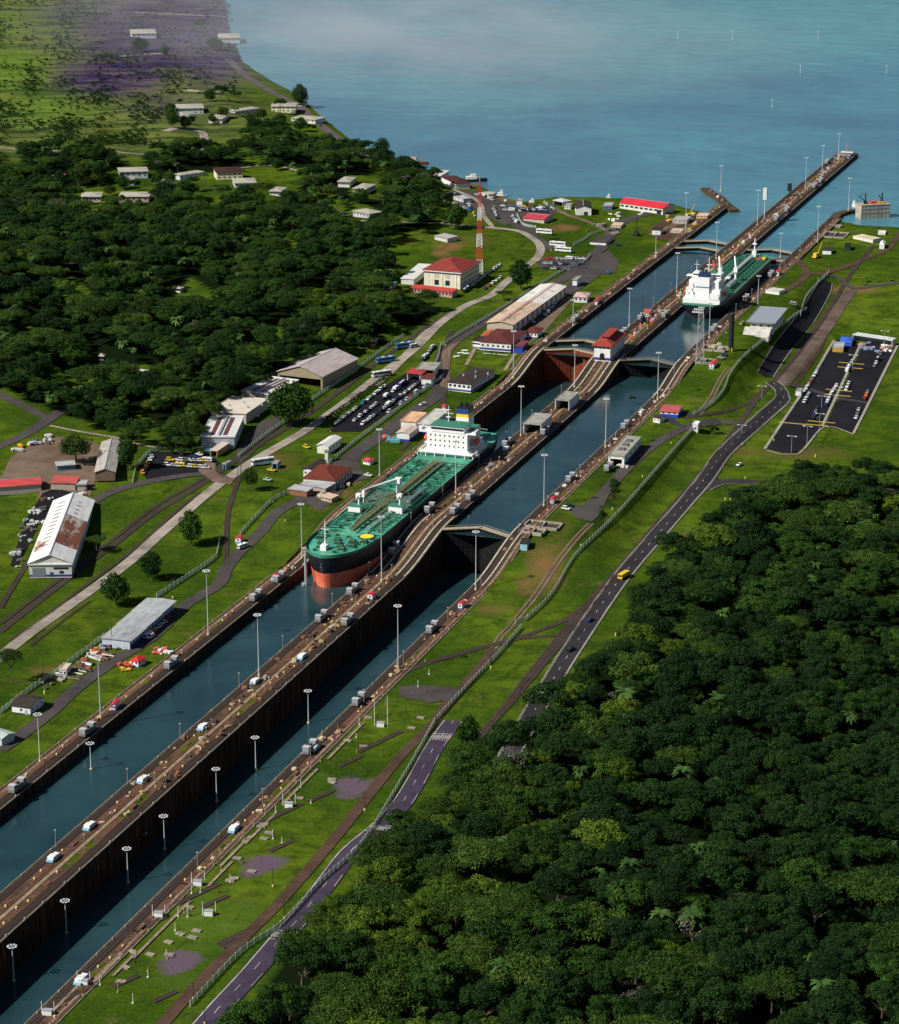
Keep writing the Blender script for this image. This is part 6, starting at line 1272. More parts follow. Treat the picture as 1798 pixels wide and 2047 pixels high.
for px, py, rz, cn, lb in [(525,928,-.75,'white','white coach parked beside the blue bus shelter'),(770,724,-.72,'blue','blue sided bus at the roadside, nearer of two'),(808,695,-.72,'blue','blue sided bus at the roadside, farther of two'),(762,752,-.72,'white','white coach on the pale road by the car park hedge'),(1087,467,1.5,'white','white coach on the grey lot, farthest of three'),(1114,492,1.5,'white','white coach on the grey lot, middle of three'),(1125,503,1.5,'white','white coach on the grey lot, nearest of three')]:
    place('coach', U(px, py)+[0, 0, .35], rz, lb, CCOL[cn])
for px, py, rz, cn, lb in [(1308,410,1.2,'dark blue','dark blue truck beside the long red lakefront shed'),(965,955,-.1,'white','x')]:
    if lb != 'x': place('truck', U(px, py)+[0, 0, .35], rz, lb, CCOL[cn])
# towing locomotives: px, py of the wheels, wall x
ML = [(560,1156,-45.5),(507,1192,-45.5),(156,1458,-45.5),(18,1570,-45.5),(332,1326,-45.5),(701,1180,-6.4),(658,1236,-6.4),(686,1240,6.4),(766,1095,-6.4),(864,1018,-6.4),(890,1018,6.4),(1009,886,-6.4),(1077,862,6.4),(930,992,6.4),(876,1258,45.5),(730,1402,45.5),(626,1497,45.5),(1254,852,45.5),(1153,958,45.5),(1414,657,45.5),(1478,596,45.5),(1548,550,45.5),(1250,665,-6.4),(1325,630,6.4),(1547,438,6.4),(1568,420,6.4),(1614,372,6.4),(1636,362,6.4),(1660,325,-6.4),(1305,637,-6.4),(1177,641,-45.5),(1215,935,50),(942,350+10000,0)]
ML = [m for m in ML if m[1] < 3000]; ML.sort(key=lambda m: -m[1])
wn = {-45.5: 'left wall', -6.4: 'left track of the centre wall', 6.4: 'right track of the centre wall', 45.5: 'right wall', 50: 'siding before the white workshop'}; cnt = {}
for px, py, xw in ML:
    z = 8.
    for _ in range(12): p = Uz(px, py, z+1); z += (float(wl(p[1]))-z)*.6
    y = p[1]; sl = math.atan((float(wl(y+4))-float(wl(y-4)))/8); i = cnt.get(xw, 0); cnt[xw] = i+1
    o = place('mule', (xw if xw != 50 else p[0], y, float(wl(y))+.3), 0, f'silver towing locomotive, {nth(i)} from the near end on the {wn[xw]}', None, 'towing locomotives'); o.rotation_euler = (sl, 0, 0)
# blue and white work carts on the walls
wc = thing('work_raft', '', 'cart', (0, 0, -500)); MB().box(-1.3, 1.3, -3.2, 3.2, .2, 1.0).build('body', plain((.25, .5, .65), .5, name='cart_blue'), wc); MB().box(-1.2, 1.2, -2.4, .6, 1.0, 1.9).build('cabin', WHITE, wc); MB().box(-1.0, 1.0, .9, 2.9, 1.0, 1.5).build('locker', WHITE, wc)
WC = sorted([(288.6,1561,-4),(183.5,1654,-4),(112.5,1717,-4),(516,1365,-4),(411,1456,-4),(627,1497,46.5),(441,1654,47),(602,1314,3.5),(385,2000,47),(1003,898,-4)], key=lambda q: -q[1])
for i, (px, py, xx) in enumerate(WC):
    z = 4.
    for _ in range(12): p = Uz(px, py, z); z += (float(wl(p[1]))-z)*.6
    o = wc if i == 0 else copy_tree(wc); o.location = (float(xx), float(p[1]), float(wl(p[1]))+.25); o['label'] = f'pale blue and white work cart on the lock walls, {nth(i)} counting from the near end'; o['group'] = 'blue and white work carts'
# ---------------- vegetation ----------------
def leafmat(name, c1, c2, c3):
    t = NT(name); oi = t.n('ShaderNodeObjectInfo'); v = t.obj()
    rnd_ = oi.outputs['Random']; col = t.ramp(rnd_, [(0, c1), (.45, c2), (.8, c3), (1, sc(c1, 1.5))])
    a = t.noise(v, .35, 4, .7); col = t.mix(t.ramp(a, [(.38, (.75,)*3), (.62, (0,)*3)]), col, sc(c1, .45)); b = t.noise(v, 1.3, 2); col = t.mix(t.ramp(b, [(.55, (0,)*3), (.8, (.6,)*3)]), col, sc(c3, 1.5))
    t.l(col, t.b.inputs['Base Color']); t.b.inputs['Roughness'].default_value = .75; t.b.inputs['Specular IOR Level'].default_value = .15
    tr = t.n('ShaderNodeBsdfTranslucent'); t.l(col, tr.inputs[0]); mx = t.n('ShaderNodeMixShader'); mx.inputs[0].default_value = .12
    t.l(t.b.outputs[0], mx.inputs[1]); t.l(tr.outputs[0], mx.inputs[2]); t.l(mx.outputs[0], t.t.nodes['Material Output'].inputs['Surface']); return t.m
LEAF = leafmat('leaf', (.011, .036, .005), (.022, .064, .007), (.046, .112, .011)); LEAF2 = leafmat('leaf_olive', (.022, .052, .006), (.042, .086, .009), (.070, .128, .016)); LEAFP = leafmat('palm_leaf', (.03, .08, .015), (.055, .12, .02), (.08, .15, .03)); LEAFD = leafmat('grey_twigs', (.16, .15, .11), (.20, .19, .14), (.22, .2, .16))
BARK = plain((.11, .085, .065), .9, name='bark'); nrs = np.random.RandomState(5)
def crown_mesh(name, rx, rz, lobes, per, leaf, zc, mat, flat=0, seed=0, hollow=.0):
    rs = np.random.RandomState(seed); V = []; 
    for k in range(lobes):
        a = rs.uniform(0, 2*math.pi); rr = math.sqrt(rs.uniform(0, 1))*.86; zz = (1-(rr*.9)**2)**.5
        c = np.array([rx*rr*math.cos(a)*rs.uniform(.85, 1.15), rx*rr*math.sin(a)*rs.uniform(.85, 1.15), zc+rz*(zz-.35)*rs.uniform(.45, 1.35) if not flat else zc+rz*(.6*zz)*rs.uniform(.5, 1.2)])
        lr = rx*rs.uniform(.15, .34)*(1 if k else 1.1); n = int(per*(lr/(rx*.34))**2)
        d = rs.normal(size=(n, 3)); d /= np.linalg.norm(d, axis=1)[:, None]; d[:, 2] = np.where(d[:, 2] < -.35, -d[:, 2], d[:, 2])
        p = c+d*lr*np.array([1, 1, .55 if flat else .78])*rs.uniform(.72, 1.08, (n, 1)); nn = d+rs.normal(size=(n, 3))*.55; nn /= np.linalg.norm(nn, axis=1)[:, None]
        t1 = np.cross(nn, rs.normal(size=(n, 3))); t1 /= np.linalg.norm(t1, axis=1)[:, None]; t2 = np.cross(nn, t1); s = leaf*rs.uniform(.5, 1.25, (n, 1))
        V.append(np.stack([p-t1*s, p-t2*s*.75+nn*s*.15, p+t1*s, p+t2*s*.75-nn*s*.15], 1))
    V = np.concatenate(V).reshape(-1, 3); return npmesh(name, V, np.arange(len(V)).reshape(-1, 4), mat)
def round_mesh(rx, rz, zc, mat, seed, lobes=46, per=62, leaf=.46):
    rs = np.random.RandomState(seed); V = []
    for k in range(lobes):
        d0 = rs.normal(size=3); d0 /= np.linalg.norm(d0); rr = rs.uniform(.55, .8); c = np.array([rx*d0[0]*rr, rx*d0[1]*rr, zc+rz*d0[2]*rr*(1 if d0[2] > 0 else .75)]); lr = rx*rs.uniform(.26, .42); n = int(per*(lr/(rx*.34))**2)
        d = rs.normal(size=(n, 3)); d /= np.linalg.norm(d, axis=1)[:, None]; p = c+d*lr*np.array([1, 1, .8])*rs.uniform(.7, 1.08, (n, 1)); nn = d+rs.normal(size=(n, 3))*.5; nn /= np.linalg.norm(nn, axis=1)[:, None]
        t1 = np.cross(nn, rs.normal(size=(n, 3))); t1 /= np.linalg.norm(t1, axis=1)[:, None]; t2 = np.cross(nn, t1); s = leaf*rs.uniform(.55, 1.25, (n, 1)); V.append(np.stack([p-t1*s, p-t2*s*.75, p+t1*s, p+t2*s*.75], 1))
    V = np.concatenate(V).reshape(-1, 3); return npmesh('crown', V, np.arange(len(V)).reshape(-1, 4), mat)
def palm_mesh(h, seed=0):
    rs = np.random.RandomState(seed); V = []; F = []
    for k in range(22):
        a = rs.uniform(0, 2*math.pi); el = rs.uniform(-.2, 1.0); L = rs.uniform(3.2, 4.4); pr = None; d = np.array([math.cos(a), math.sin(a)])
        for j in range(7):
            s = j/6; r_ = L*s; z = h+math.sin(el)*r_-1.9*s*s*L*.38; wd = .75*math.sin(math.pi*min(1, s*.9+.1)); n_ = np.array([-d[1], d[0]])
            i0 = len(V); V += [(d[0]*r_+n_[0]*wd, d[1]*r_+n_[1]*wd, z-.35*wd), (d[0]*r_, d[1]*r_, z), (d[0]*r_-n_[0]*wd, d[1]*r_-n_[1]*wd, z-.35*wd)]
            if j: F += [(i0-3, i0-2, i0+1, i0), (i0-2, i0-1, i0+2, i0+1)]
    return npmesh('crown', V, F, LEAFP)
def trunk_mesh(h, r, spread, zc, n=5, seed=0):
    rs = random.Random(seed); mb = MB().tube((0, 0, -1), (0, 0, h), r, r*.6, 6)
    for i in range(n): a = i*2*math.pi/n+rs.random(); mb.tube((0, 0, h*.85), (spread*math.cos(a), spread*math.sin(a), zc+rs.uniform(0, 1.5)), r*.5, r*.15, 4)
    me = mb.mesh('trunk'); me.materials.append(BARK); return me
LEAF3 = leafmat('leaf_yellow_green', (.055, .11, .007), (.09, .155, .012), (.13, .20, .02)); LEAF4 = leafmat('leaf_dark', (.008, .026, .005), (.013, .042, .007), (.026, .070, .010))
TP = {}
def tree_proto(key, crown, trunk): TP[key] = (crown, trunk)
tree_proto('broad1', crown_mesh('crown', 7.5, 6, 46, 270, .29, 8.5, LEAF, 0, 1), trunk_mesh(6, .5, 4, 9, seed=1)); tree_proto('broad2', crown_mesh('crown', 6.5, 7.5, 40, 270, .29, 9, LEAF, 0, 2), trunk_mesh(7, .45, 3, 9, seed=2))
tree_proto('broad3', crown_mesh('crown', 8.5, 5, 54, 230, .29, 8, LEAF2, 0, 3), trunk_mesh(6, .5, 4, 9, seed=3)); tree_proto('flat', crown_mesh('crown', 9.5, 3.2, 52, 215, .29, 12, LEAF2, 1, 4), trunk_mesh(9, .45, 6, 12.5, 8, seed=4))
tree_proto('small', crown_mesh('crown', 4.5, 4.5, 26, 170, .30, 5.5, LEAF, 0, 6), trunk_mesh(4, .3, 2, 5.5, seed=5)); tree_proto('palm', palm_mesh(11, 1), trunk_mesh(11, .25, .3, 11, 1, 6)); tree_proto('grey', crown_mesh('crown', 5.5, 6, 14, 38, .28, 9, LEAFD, 0, 8), trunk_mesh(8, .35, 3.5, 10, 7, 7))
tree_proto('round', round_mesh(7, 6, 7, LEAF, 12), trunk_mesh(5, .5, 3, 7, seed=9)); tree_proto('round2', round_mesh(7, 5, 7.5, LEAF2, 13, 40, 55), trunk_mesh(6, .45, 3, 8, seed=10))
tree_proto('lime', crown_mesh('crown', 7.5, 6.5, 44, 240, .29, 9, LEAF3, 0, 14), trunk_mesh(7, .4, 4, 9, seed=11)); tree_proto('dark', crown_mesh('crown', 7.2, 7, 44, 240, .29, 9, LEAF4, 0, 15), trunk_mesh(7, .4, 4, 9, seed=12))
tree_proto('bush', crown_mesh('crown', 2.2, 1.9, 9, 110, .34, 1.0, LEAF, 0, 9), trunk_mesh(1, .12, .6, 1.2, 3, 8))
def tree(kind, p, s, rz, label, group=None, name='tree', sz=None, cat='tree'):
    t = thing(name, label, cat, p, rz, group); t.scale = (s, s, sz or s); c, k = TP[kind]; link('crown', c, t); link('trunk', k, t); return t
LT = [(382,1090,381,1052,27,'round','dense round tree on the lawn above the rising lower left road'),(303,1157,303,1127,25,'round','dark round tree on the lawn between the pale road and its fence'),(232,1207,232,1174,34,'round','broad dark tree beside the pale road above the long grey shed'),(24,1364,25,1310,31,'flat','tall bright green tree at the left edge above the pipe yard'),(193,1102,193,1077,24,'flat','olive tree right of the long white warehouse'),
 (152,925,152,890,35,'round2','spreading dark tree shading the dirt yard'),(255,937,255,902,24,'round','dark round tree beside the narrow brown shed'),(580,850,578,803,48,'round','huge dark round tree between workshops and railway'),(500,980,500,946,18,'round2','small dark tree at the road junction'),(1040,578,1040,546,27,'round','dark tree on the lawn left of the rusty roofed warehouse'),(1006,600,1006,584,20,'flat','low wide tree by the bend of the pale road'),
 (910,457,909,430,27,'round','dark round tree near the foot of the radio tower'),(820,443,820,413,20,'round','bright green tree above the long bank'),(600,212,600,188,18,'round','dark tree alone on the dam road, farther of two'),(763,316,763,294,18,'round','dark tree alone on the dam road, nearer of two'),(157,372,157,345,20,'round2','yellow green tree in the town clearing'),(196,372,196,352,15,'round2','small tree between the town houses'),(246,378,245,362,18,'round','dark tree left of the two storey white house'),(313,375,313,357,13,'round2','round tree in front of the pale hipped house'),
 (340,372,340,352,14,'round2','dark tree by the town path'),(120,385,120,360,16,'round','dark tree below the pink roofed house'),(345,255,345,232,17,'round','dark tree in the upper town left of the small white house'),(424,248,424,235,9,'round2','pale tree where the road enters the upper town'),(430,100,430,86,20,'round','dark tree left of the far white house'),(280,104,280,88,20,'round','dark tree below the far left white house'),(1426,866,1426,858,11,'bush','dark bush on the right bank below the gatehouse'),
 (1262,800,1262,795,8,'bush','low scrub by the right wall of the middle chamber'),(1110,487,1106,481,18,'bush','round dark bush between the white coaches'),(888,345,888,335,9,'palm','palm beside the shore office'),(1730,563,1730,557,6,'palm','leftmost of three small palms on the far right grass'),(1750,563,1750,557,6,'palm','middle of three small palms on the far right grass'),(1775,561,1775,554,6,'palm','rightmost of three small palms on the far right grass'),(1425,1235,1425,1195,22,'grey','pale grey leafless tree standing in the right jungle'),(470,232,470,218,12,'palm','palms left of the long thin upper town house'),
 (650,765,652,752,16,'palm','palm cluster beside the huge pinkish shed'),(1060,1500,1055,1470,22,'grey','greyish bare tree where the right road meets the jungle'),(935,1500,938,1460,26,'round','dark tree at the jungle corner between the two right roads')]
for bx_, by, cx, cy, r_, kind, lb in LT:
    b = g0(bx_, by); dd = float((np.array(b)-CAM)@_f); R0 = {'broad1': 7.9, 'broad2': 7.0, 'broad3': 8.8, 'flat': 9.8, 'small': 4.9, 'palm': 4, 'grey': 6, 'lime': 7.5, 'dark': 7.2, 'bush': 2.4, 'round': 7.2, 'round2': 7.2}[kind]; s = r_*KP*dd/FPX/R0
    zc0 = {'broad1': 9.5, 'broad2': 10, 'broad3': 9, 'flat': 13, 'small': 6, 'palm': 11, 'grey': 10, 'bush': 1.4, 'round': 7, 'round2': 7.5}[kind]; hz = topz(b, cx, cy); sz = min(max(hz/zc0, s*.55), s*1.6); tree(kind, b, s, nrs.uniform(0, 6), lb, sz=sz)
HD_ = []
for i in range(24):
    a = i/23; b = g0(650+a*128, 842-a*92); tree('bush', b, .75+.2*nrs.rand(), nrs.uniform(0, 6), f'small round shrub in the hedge beside the main car park, {nth(i)} from the left', 'hedge shrubs beside the main car park', 'shrub', cat='shrub')
for i, (px, py) in enumerate([(340,905),(352,900),(362,908),(372,900),(384,906),(394,900),(405,908)]): tree('palm' if i % 2 else 'bush', g0(px, py), .7+.3*(i % 2 == 0)*2, i, f'bushy plant on the island behind the yellow car park, {nth(i)} from the left', 'plants behind the yellow car park', 'plant', cat='plant')
# town and edge trees
ET = [(60,350),(88,352),(220,380),(265,370),(335,385),(355,340),(385,372),(410,362),(505,318),(530,322),(555,328),(585,340),(640,360),(660,385),(620,405),(590,395),(655,420),(680,405),(720,395),(775,345),(790,380),(765,395),(840,350),(850,380),(640,330),(690,335),(370,245),(445,225),(455,205),(500,235),(520,230),(535,240),(560,235),(600,250),(620,262),(640,255),(475,190),(440,190),(420,190),(360,200),(340,215),(560,215),(240,98),(415,30),(400,45),(330,98)]
for i, (px, py) in enumerate(sorted(ET)): tree(['round', 'broad2', 'round2', 'palm', 'small'][i % 5], g0(px, py+12), .75+.3*nrs.rand(), nrs.uniform(0, 6), f'green tree standing among the town houses, {nth(i)} counting from the left edge', 'trees among the town houses')
def topix(P):
    D = P-CAM; dd = D@_f; return (IW/2+FPX*(D@_r)/dd)/KP, (IH/2-FPX*(D@_u)/dd)/KP
def scatter(x0, x1, y0, y1, step, poly, clear, seed, up=25):
    rs = np.random.RandomState(seed); X, Y = np.meshgrid(np.arange(x0, x1, step), np.arange(y0, y1, step)); X = X+rs.uniform(-.42, .42, X.shape)*step; Y = Y+rs.uniform(-.42, .42, Y.shape)*step
    P = np.stack([X.ravel(), Y.ravel(), np.zeros(X.size)], 1); P[:, 2] = [H(a, b) for a, b in P[:, :2]]
    px, py = topix(P); dd = (P-CAM)@_f; m = in_poly(px, py-up*1500/np.maximum(dd, 10), poly) & (px > -260) & (px < 2100) & (py < 2400)
    for c in clear: m &= ~in_poly(px, py, c)
    return P[m], px[m], py[m]
CL2 = CLEARL+[[(bx-26, by-14), (bx+34, by-18), (bx+40, by+40), (bx-30, by+42)] for (bx, by) in [(182,400),(266,402),(267,348),(254,362),(122,358),(330,368),(385,350),(458,348),(490,368),(558,385),(695,364),(732,380),(720,428),(352,580),(203,715)]]
JP, jx, jy = scatter(92, 620, -900, 40, 9.6, WOODR, [], 21, 22)
d2 = np.linalg.norm(JP-CAM, axis=1); infr = (jx > -30) & (jx < 1830) & (jy < 2100); order = np.argsort(np.where(infr, d2, 1e9)); KINDS = ['broad1', 'broad2', 'broad3', 'flat', 'small', 'palm', 'grey', 'lime', 'dark']
def pick(n, seed, px=None, py=None):
    rs = np.random.RandomState(seed); k = rs.choice(9, n, p=[.20, .18, .12, .08, .10, .10, .015, .035, .17])
    if px is not None:
        yl = np.exp(-(((px-640)/330)**2+((py-1850)/330)**2)); dk = np.clip((px-900)/500, 0, 1)*np.clip((py-1050)/400, .35, 1)
        k = np.where(rs.rand(n) < yl*.75, rs.choice([7, 2, 7, 3], n), k); k = np.where(rs.rand(n) < dk*.62, 8, k)
    return k
jk = pick(len(JP), 31, jx, jy); js = .5+.95*np.random.RandomState(32).beta(1.6, 2.2, len(JP)); NI = 185
DESC = {'lime': 'yellow green tree near the lower left edge of the jungle', 'dark': 'almost black green tree within the lower right jungle', 'broad1': 'dark domed broadleaf tree packed in the lower right jungle canopy', 'broad2': 'tall narrow crowned dark tree rising within the lower right jungle', 'broad3': 'olive green spreading tree in the lower right jungle canopy', 'flat': 'flat topped umbrella shaped tree in the lower right jungle', 'small': 'small rounded understorey tree in the lower right jungle', 'palm': 'palm with arching fronds poking out of the lower right jungle', 'grey': 'pale twiggy tree in the lower right jungle'}
for i in order[:NI]: k = KINDS[jk[i]]; s = js[i]; tree(k, JP[i], s*(1 if k != 'palm' else 1.1), nrs.uniform(0, 6), DESC[k], 'jungle trees: '+k.rstrip('123')+(' olive' if k == 'broad3' else ' tall' if k == 'broad2' else ''))
rest = np.ones(len(JP), bool); rest[order[:NI]] = False
def stuffwood(name, label, P, kinds, scl, seed):
    me = bpy.data.meshes.new(name); me.vertices.add(len(P)); me.vertices.foreach_set('co', P.astype(np.float32).ravel()); rs = np.random.RandomState(seed)
    for nm_, arr in (('k', kinds.astype(np.float32)), ('s', scl.astype(np.float32)), ('r', rs.uniform(0, 6.28, len(P)).astype(np.float32))): at = me.attributes.new(nm_, 'FLOAT', 'POINT'); at.data.foreach_set('value', arr)
    o = link(name, me); tag(o, label, None, None, 'stuff'); ng = bpy.data.node_groups.new(name, 'GeometryNodeTree'); ng.interface.new_socket('Geometry', in_out='INPUT', socket_type='NodeSocketGeometry'); ng.interface.new_socket('Geometry', in_out='OUTPUT', socket_type='NodeSocketGeometry')
    N = ng.nodes; Lk = ng.links; gi = N.new('NodeGroupInput'); go = N.new('NodeGroupOutput'); jn = N.new('GeometryNodeJoinGeometry')
    def at(n): q = N.new('GeometryNodeInputNamedAttribute'); q.data_type = 'FLOAT'; q.inputs[0].default_value = n; return q.outputs[0]
    ka, sa, ra = at('k'), at('s'), at('r'); cx = N.new('ShaderNodeCombineXYZ'); Lk.new(ra, cx.inputs[2]); mp = N.new('GeometryNodeMeshToPoints'); Lk.new(gi.outputs[0], mp.inputs[0])
    for i, kd in enumerate(KINDS):
        src = CROWNSRC[kd]; oi = N.new('GeometryNodeObjectInfo'); oi.inputs[0].default_value = src; oi.inputs[1].default_value = True
        cmp_ = N.new('FunctionNodeCompare'); cmp_.data_type = 'FLOAT'; cmp_.operation = 'EQUAL'; Lk.new(ka, cmp_.inputs[0]); cmp_.inputs[1].default_value = float(i); cmp_.inputs['Epsilon'].default_value = .1
        ip = N.new('GeometryNodeInstanceOnPoints'); Lk.new(mp.outputs[0], ip.inputs['Points']); Lk.new(cmp_.outputs[0], ip.inputs['Selection']); Lk.new(oi.outputs['Geometry'], ip.inputs['Instance']); Lk.new(cx.outputs[0], ip.inputs['Rotation']); Lk.new(sa, ip.inputs['Scale']); Lk.new(ip.outputs[0], jn.inputs[0])
    Lk.new(jn.outputs[0], go.inputs[0]); md = o.modifiers.new('wood', 'NODES'); md.node_group = ng; return o
CROWNSRC = {}
for o in COL.objects:
    if o.name.startswith('crown') and o.parent:
        for kd in KINDS:
            if o.data == TP[kd][0] and kd not in CROWNSRC: CROWNSRC[kd] = o
stuffwood('jungle', 'dense dark jungle canopy filling the lower right', JP[rest], jk[rest], js[rest], 41)
FP, fx, fy = scatter(-1500, -140, -350, 1000, 9.6, WOODL, CL2, 22, 18); fk = pick(len(FP), 33); fs = .5+.95*np.random.RandomState(34).beta(1.6, 2.4, len(FP)); gp = (np.sin(fx/41+1)*np.sin(fy/29)+.8*np.sin(fx/19-fy/37)); kp_ = gp > -.95; FP, fk, fs = FP[kp_], fk[kp_], fs[kp_]
stuffwood('forest', 'dense dark forest on the hill left of the railway', FP, fk, fs, 42)
sb = np.random.RandomState(9); BP = []
for (cx, cy, rx, ry, n) in [(1224,975,3,22,9),(1200,1028,3,14,6)]:
    for _ in range(n): q = g0(cx+sb.normal()*rx*.5, cy+sb.normal()*ry*.5); BP.append(q)
KINDS_ = KINDS; bo = [o for o in COL.objects if o.name.startswith('crown') and o.data == TP['bush'][0]][0]; CROWNSRC['broad1x'] = bo; KINDS = ['broad1x']; BP = np.array(BP)
stuffwood('scrub', 'low dark scrub on grassy slopes', BP, np.zeros(len(BP)), sb.uniform(.4, 1.1, len(BP)), 43); KINDS = KINDS_
rs_ = np.random.RandomState(77); HP = []
while len(HP) < 3600:
    px, py = rs_.uniform(-20, 470), 290-300*rs_.rand()**1.3
    dn = np.sin(px/23+py/31)+np.sin(px/51-py/13)+.8*np.sin(px/11+2)+.9*np.sin(py/6.5+px/90)
    if dn*.55+rs_.normal()*1.0 > .9 and not (325 < px < 470 and 190 < py < 290): HP.append(U(px, py))
HP = np.array(HP); CROWNSRC['small'] = CROWNSRC['small']; KINDS = ['broad1x']
stuffwood('heath_scrub', 'low dark scrub speckling the top left fields', HP, np.zeros(len(HP)), rs_.uniform(.3, 1.15, len(HP)), 44); KINDS = KINDS_
# ---------------- boats, yards, small things ----------------
def boat(px, py, L, wd, h, rz, label, col, cabc, name='boat', z=LAKE):
    p = Uz(px, py, z); t = thing(name, label, 'boat', (p[0], p[1], z), rz); n = 10; V = []; F = []
    for k, (zz, f_) in enumerate(((-.5, .7), (h, 1))):
        for i in range(n+1):
            u = i/n; hb = wd/2*f_*(1-max(0, (u-.6)/.4)**2)
            V += [(-hb, L*(u-.5), zz+(.25*h*u*u if k else 0)), (hb, L*(u-.5), zz+(.25*h*u*u if k else 0))]
    m = 2*(n+1)
    for i in range(n): a = 2*i; F += [(a, a+2, m+a+2, m+a), (a+1, m+a+1, m+a+3, a+3), (m+a, m+a+2, m+a+3, m+a+1)]
    F.append((0, m, m+1, 1)); MB().add(V, F).build('hull', plain(col, .5, name='boat_paint'), t); c = MB().box(-wd*.3, wd*.3, -L*.2, L*.15, h, h*1.1+2.2).box(-wd*.25, wd*.25, -L*.05, L*.12, h*1.1+2.2, h*1.1+4).build('cabin', paint(cabc), t)
    MB().box(-wd*.26, wd*.26, L*.12, L*.125, h*1.1+2.7, h*1.1+3.6).build('window', GLASS, c); MB().tube((0, -L*.05, h+3), (0, -L*.05, h+8), .12).build('mast', STEEL, t); return t
boat(943, 362, 26, 7, 2.2, -1.1, 'black hulled tug with white deckhouse moored by the shore office', (.02, .02, .025), (.8, .78, .72), 'tug'); boat(824, 327, 30, 7, 2, -1.45, 'brown barge moored on the shore beyond the forest', (.22, .06, .03), (.5, .4, .3), 'barge')
boat(1062, 409, 12, 4, 1.2, -1.2, 'yellow and white launch at the lakeside car park', (.75, .6, .05), (.8, .8, .8)); boat(1000, 392, 12, 4, 1.2, -1.2, 'white launch near the stony shore', (.8, .8, .8), (.8, .8, .8)); boat(1215, 399, 9, 3, 1, -1.3, 'small white boat between the white store and the long red roof', (.8, .8, .8), (.75, .75, .75)); boat(1705, 412, 8, 3, 1, .4, 'small white boat tied to the curved jetty', (.8, .8, .8), (.8, .8, .8))
def pr(px, py, L, c, rz, r_, name, label, grp):
    b = g0(px, py); t = MB().tube((-L/2, 0, r_), (L/2, 0, r_), r_, n=8).build(name, plain(c, .6, name='pipe_paint')); t.location = [float(v) for v in b]+np.array([0, 0, 0]); t.location.z += .05; t.rotation_euler = (0, 0, rz); tag(t, label, 'pipe', grp)
rp = random.Random(4)
for i in range(26):
    a = rp.random(); px, py = 135+a*95+rp.uniform(-8, 8), 1352-a*62+rp.uniform(-10, 8); pr(px, py, rp.uniform(5, 11), rp.choice([(.12,.06,.04),(.5,.45,.4),(.05,.05,.05),(.2,.12,.08),(.7,.65,.6)]), rp.uniform(-.35, .1), rp.uniform(.25, .6), 'pipe', 'steel pipe lying in the cluttered yard before the long grey shed', 'pipes in the yard')
def clut(px, py, size, col, label, grp, name='crate', n=3, cat='crate'):
    b = g0(px, py); t = MB()
    for k in range(n): w_ = size*rp.uniform(.5, 1.2); ox = rp.uniform(-.5, .5)*size; oy = rp.uniform(-.8, .8)*size; t.box(ox-w_/2, ox+w_/2, oy-w_*.35, oy+w_*.35, 0 if k == 0 else .1, size*rp.uniform(.25, .6))
    o = t.build(name, plain(col, .7, name='crate_paint')); o.location = [float(v) for v in b]; o.location.z += .25; o.rotation_euler = (0, 0, rp.uniform(0, 3)); tag(o, label, cat, grp); return o
PAL = [(.4,.33,.26),(.15,.08,.05),(.6,.58,.52),(.06,.06,.07),(.55,.3,.04),(.25,.28,.3),(.5,.1,.06)]
def yard(pts, n, where, size=2.2, pal=PAL):
    for i in range(n):
        a = rp.random()*(len(pts)-1); k = int(a); f_ = a-k; px = pts[k][0]+(pts[k+1][0]-pts[k][0])*f_+rp.gauss(0, 7); py = pts[k][1]+(pts[k+1][1]-pts[k][1])*f_+rp.gauss(0, 4); clut(px, py, size*rp.uniform(.6, 1.3), rp.choice(pal), 'odd pile of equipment and material '+where, 'material '+where)
yard([(105,1350),(150,1340),(200,1300),(215,1290)], 20, 'in the pipe yard', 1.8); yard([(95,1368),(125,1358)], 8, 'at the near end of the pipe yard', 1.5, [(.35,.32,.3),(.15,.13,.12)]); yard([(205,1292),(240,1286)], 10, 'at the front of the long grey shed', 1.8, [(.7,.42,.03),(.03,.08,.4),(.1,.1,.1)])
yard([(75,1010),(60,1050),(40,1100),(30,1140)], 26, 'left of the long white warehouse', 2.0, [(.5,.5,.48),(.12,.1,.1),(.3,.33,.3)]); yard([(50,885),(100,880),(20,905)], 12, 'in the upper left yard', 2.4, [(.7,.4,.03),(.1,.1,.1),(.5,.5,.5)]); yard([(90,1000),(160,990),(180,975)], 10, 'behind the long white warehouse')
yard([(1320,440),(1390,430),(1370,450)], 22, 'in the dark lakefront yard', 2.4, [(.7,.42,.03),(.5,.48,.42),(.06,.06,.07)]); 
yard([(1715,690),(1740,695),(1775,700)], 14, 'at the far end of the right car park', 2.6, [(.75,.75,.73),(.5,.3,.25),(.2,.25,.4)]); yard([(950,388),(1020,395),(1060,403)], 18, 'along the stony lake shore', 2, [(.62,.55,.42),(.5,.45,.4),(.75,.72,.65)])
yard([(1240,440),(1215,432),(1280,432)], 10, 'on the grass before the lakefront shed', 2, [(.8,.8,.75),(.6,.5,.35)]); yard([(1180,455),(1210,452),(1230,468)], 12, 'beside the wide asphalt apron', 2.4, [(.12,.1,.1),(.3,.25,.2)]); yard([(640,985),(660,975),(690,970)], 12, 'in front of the hipped depot', 2.6, [(.5,.42,.3),(.55,.5,.42),(.3,.16,.1)]); yard([(270,1322),(240,1335)], 5, 'on the grass by the red roofed hut', 2.2, [(.6,.08,.06),(.7,.45,.05)])
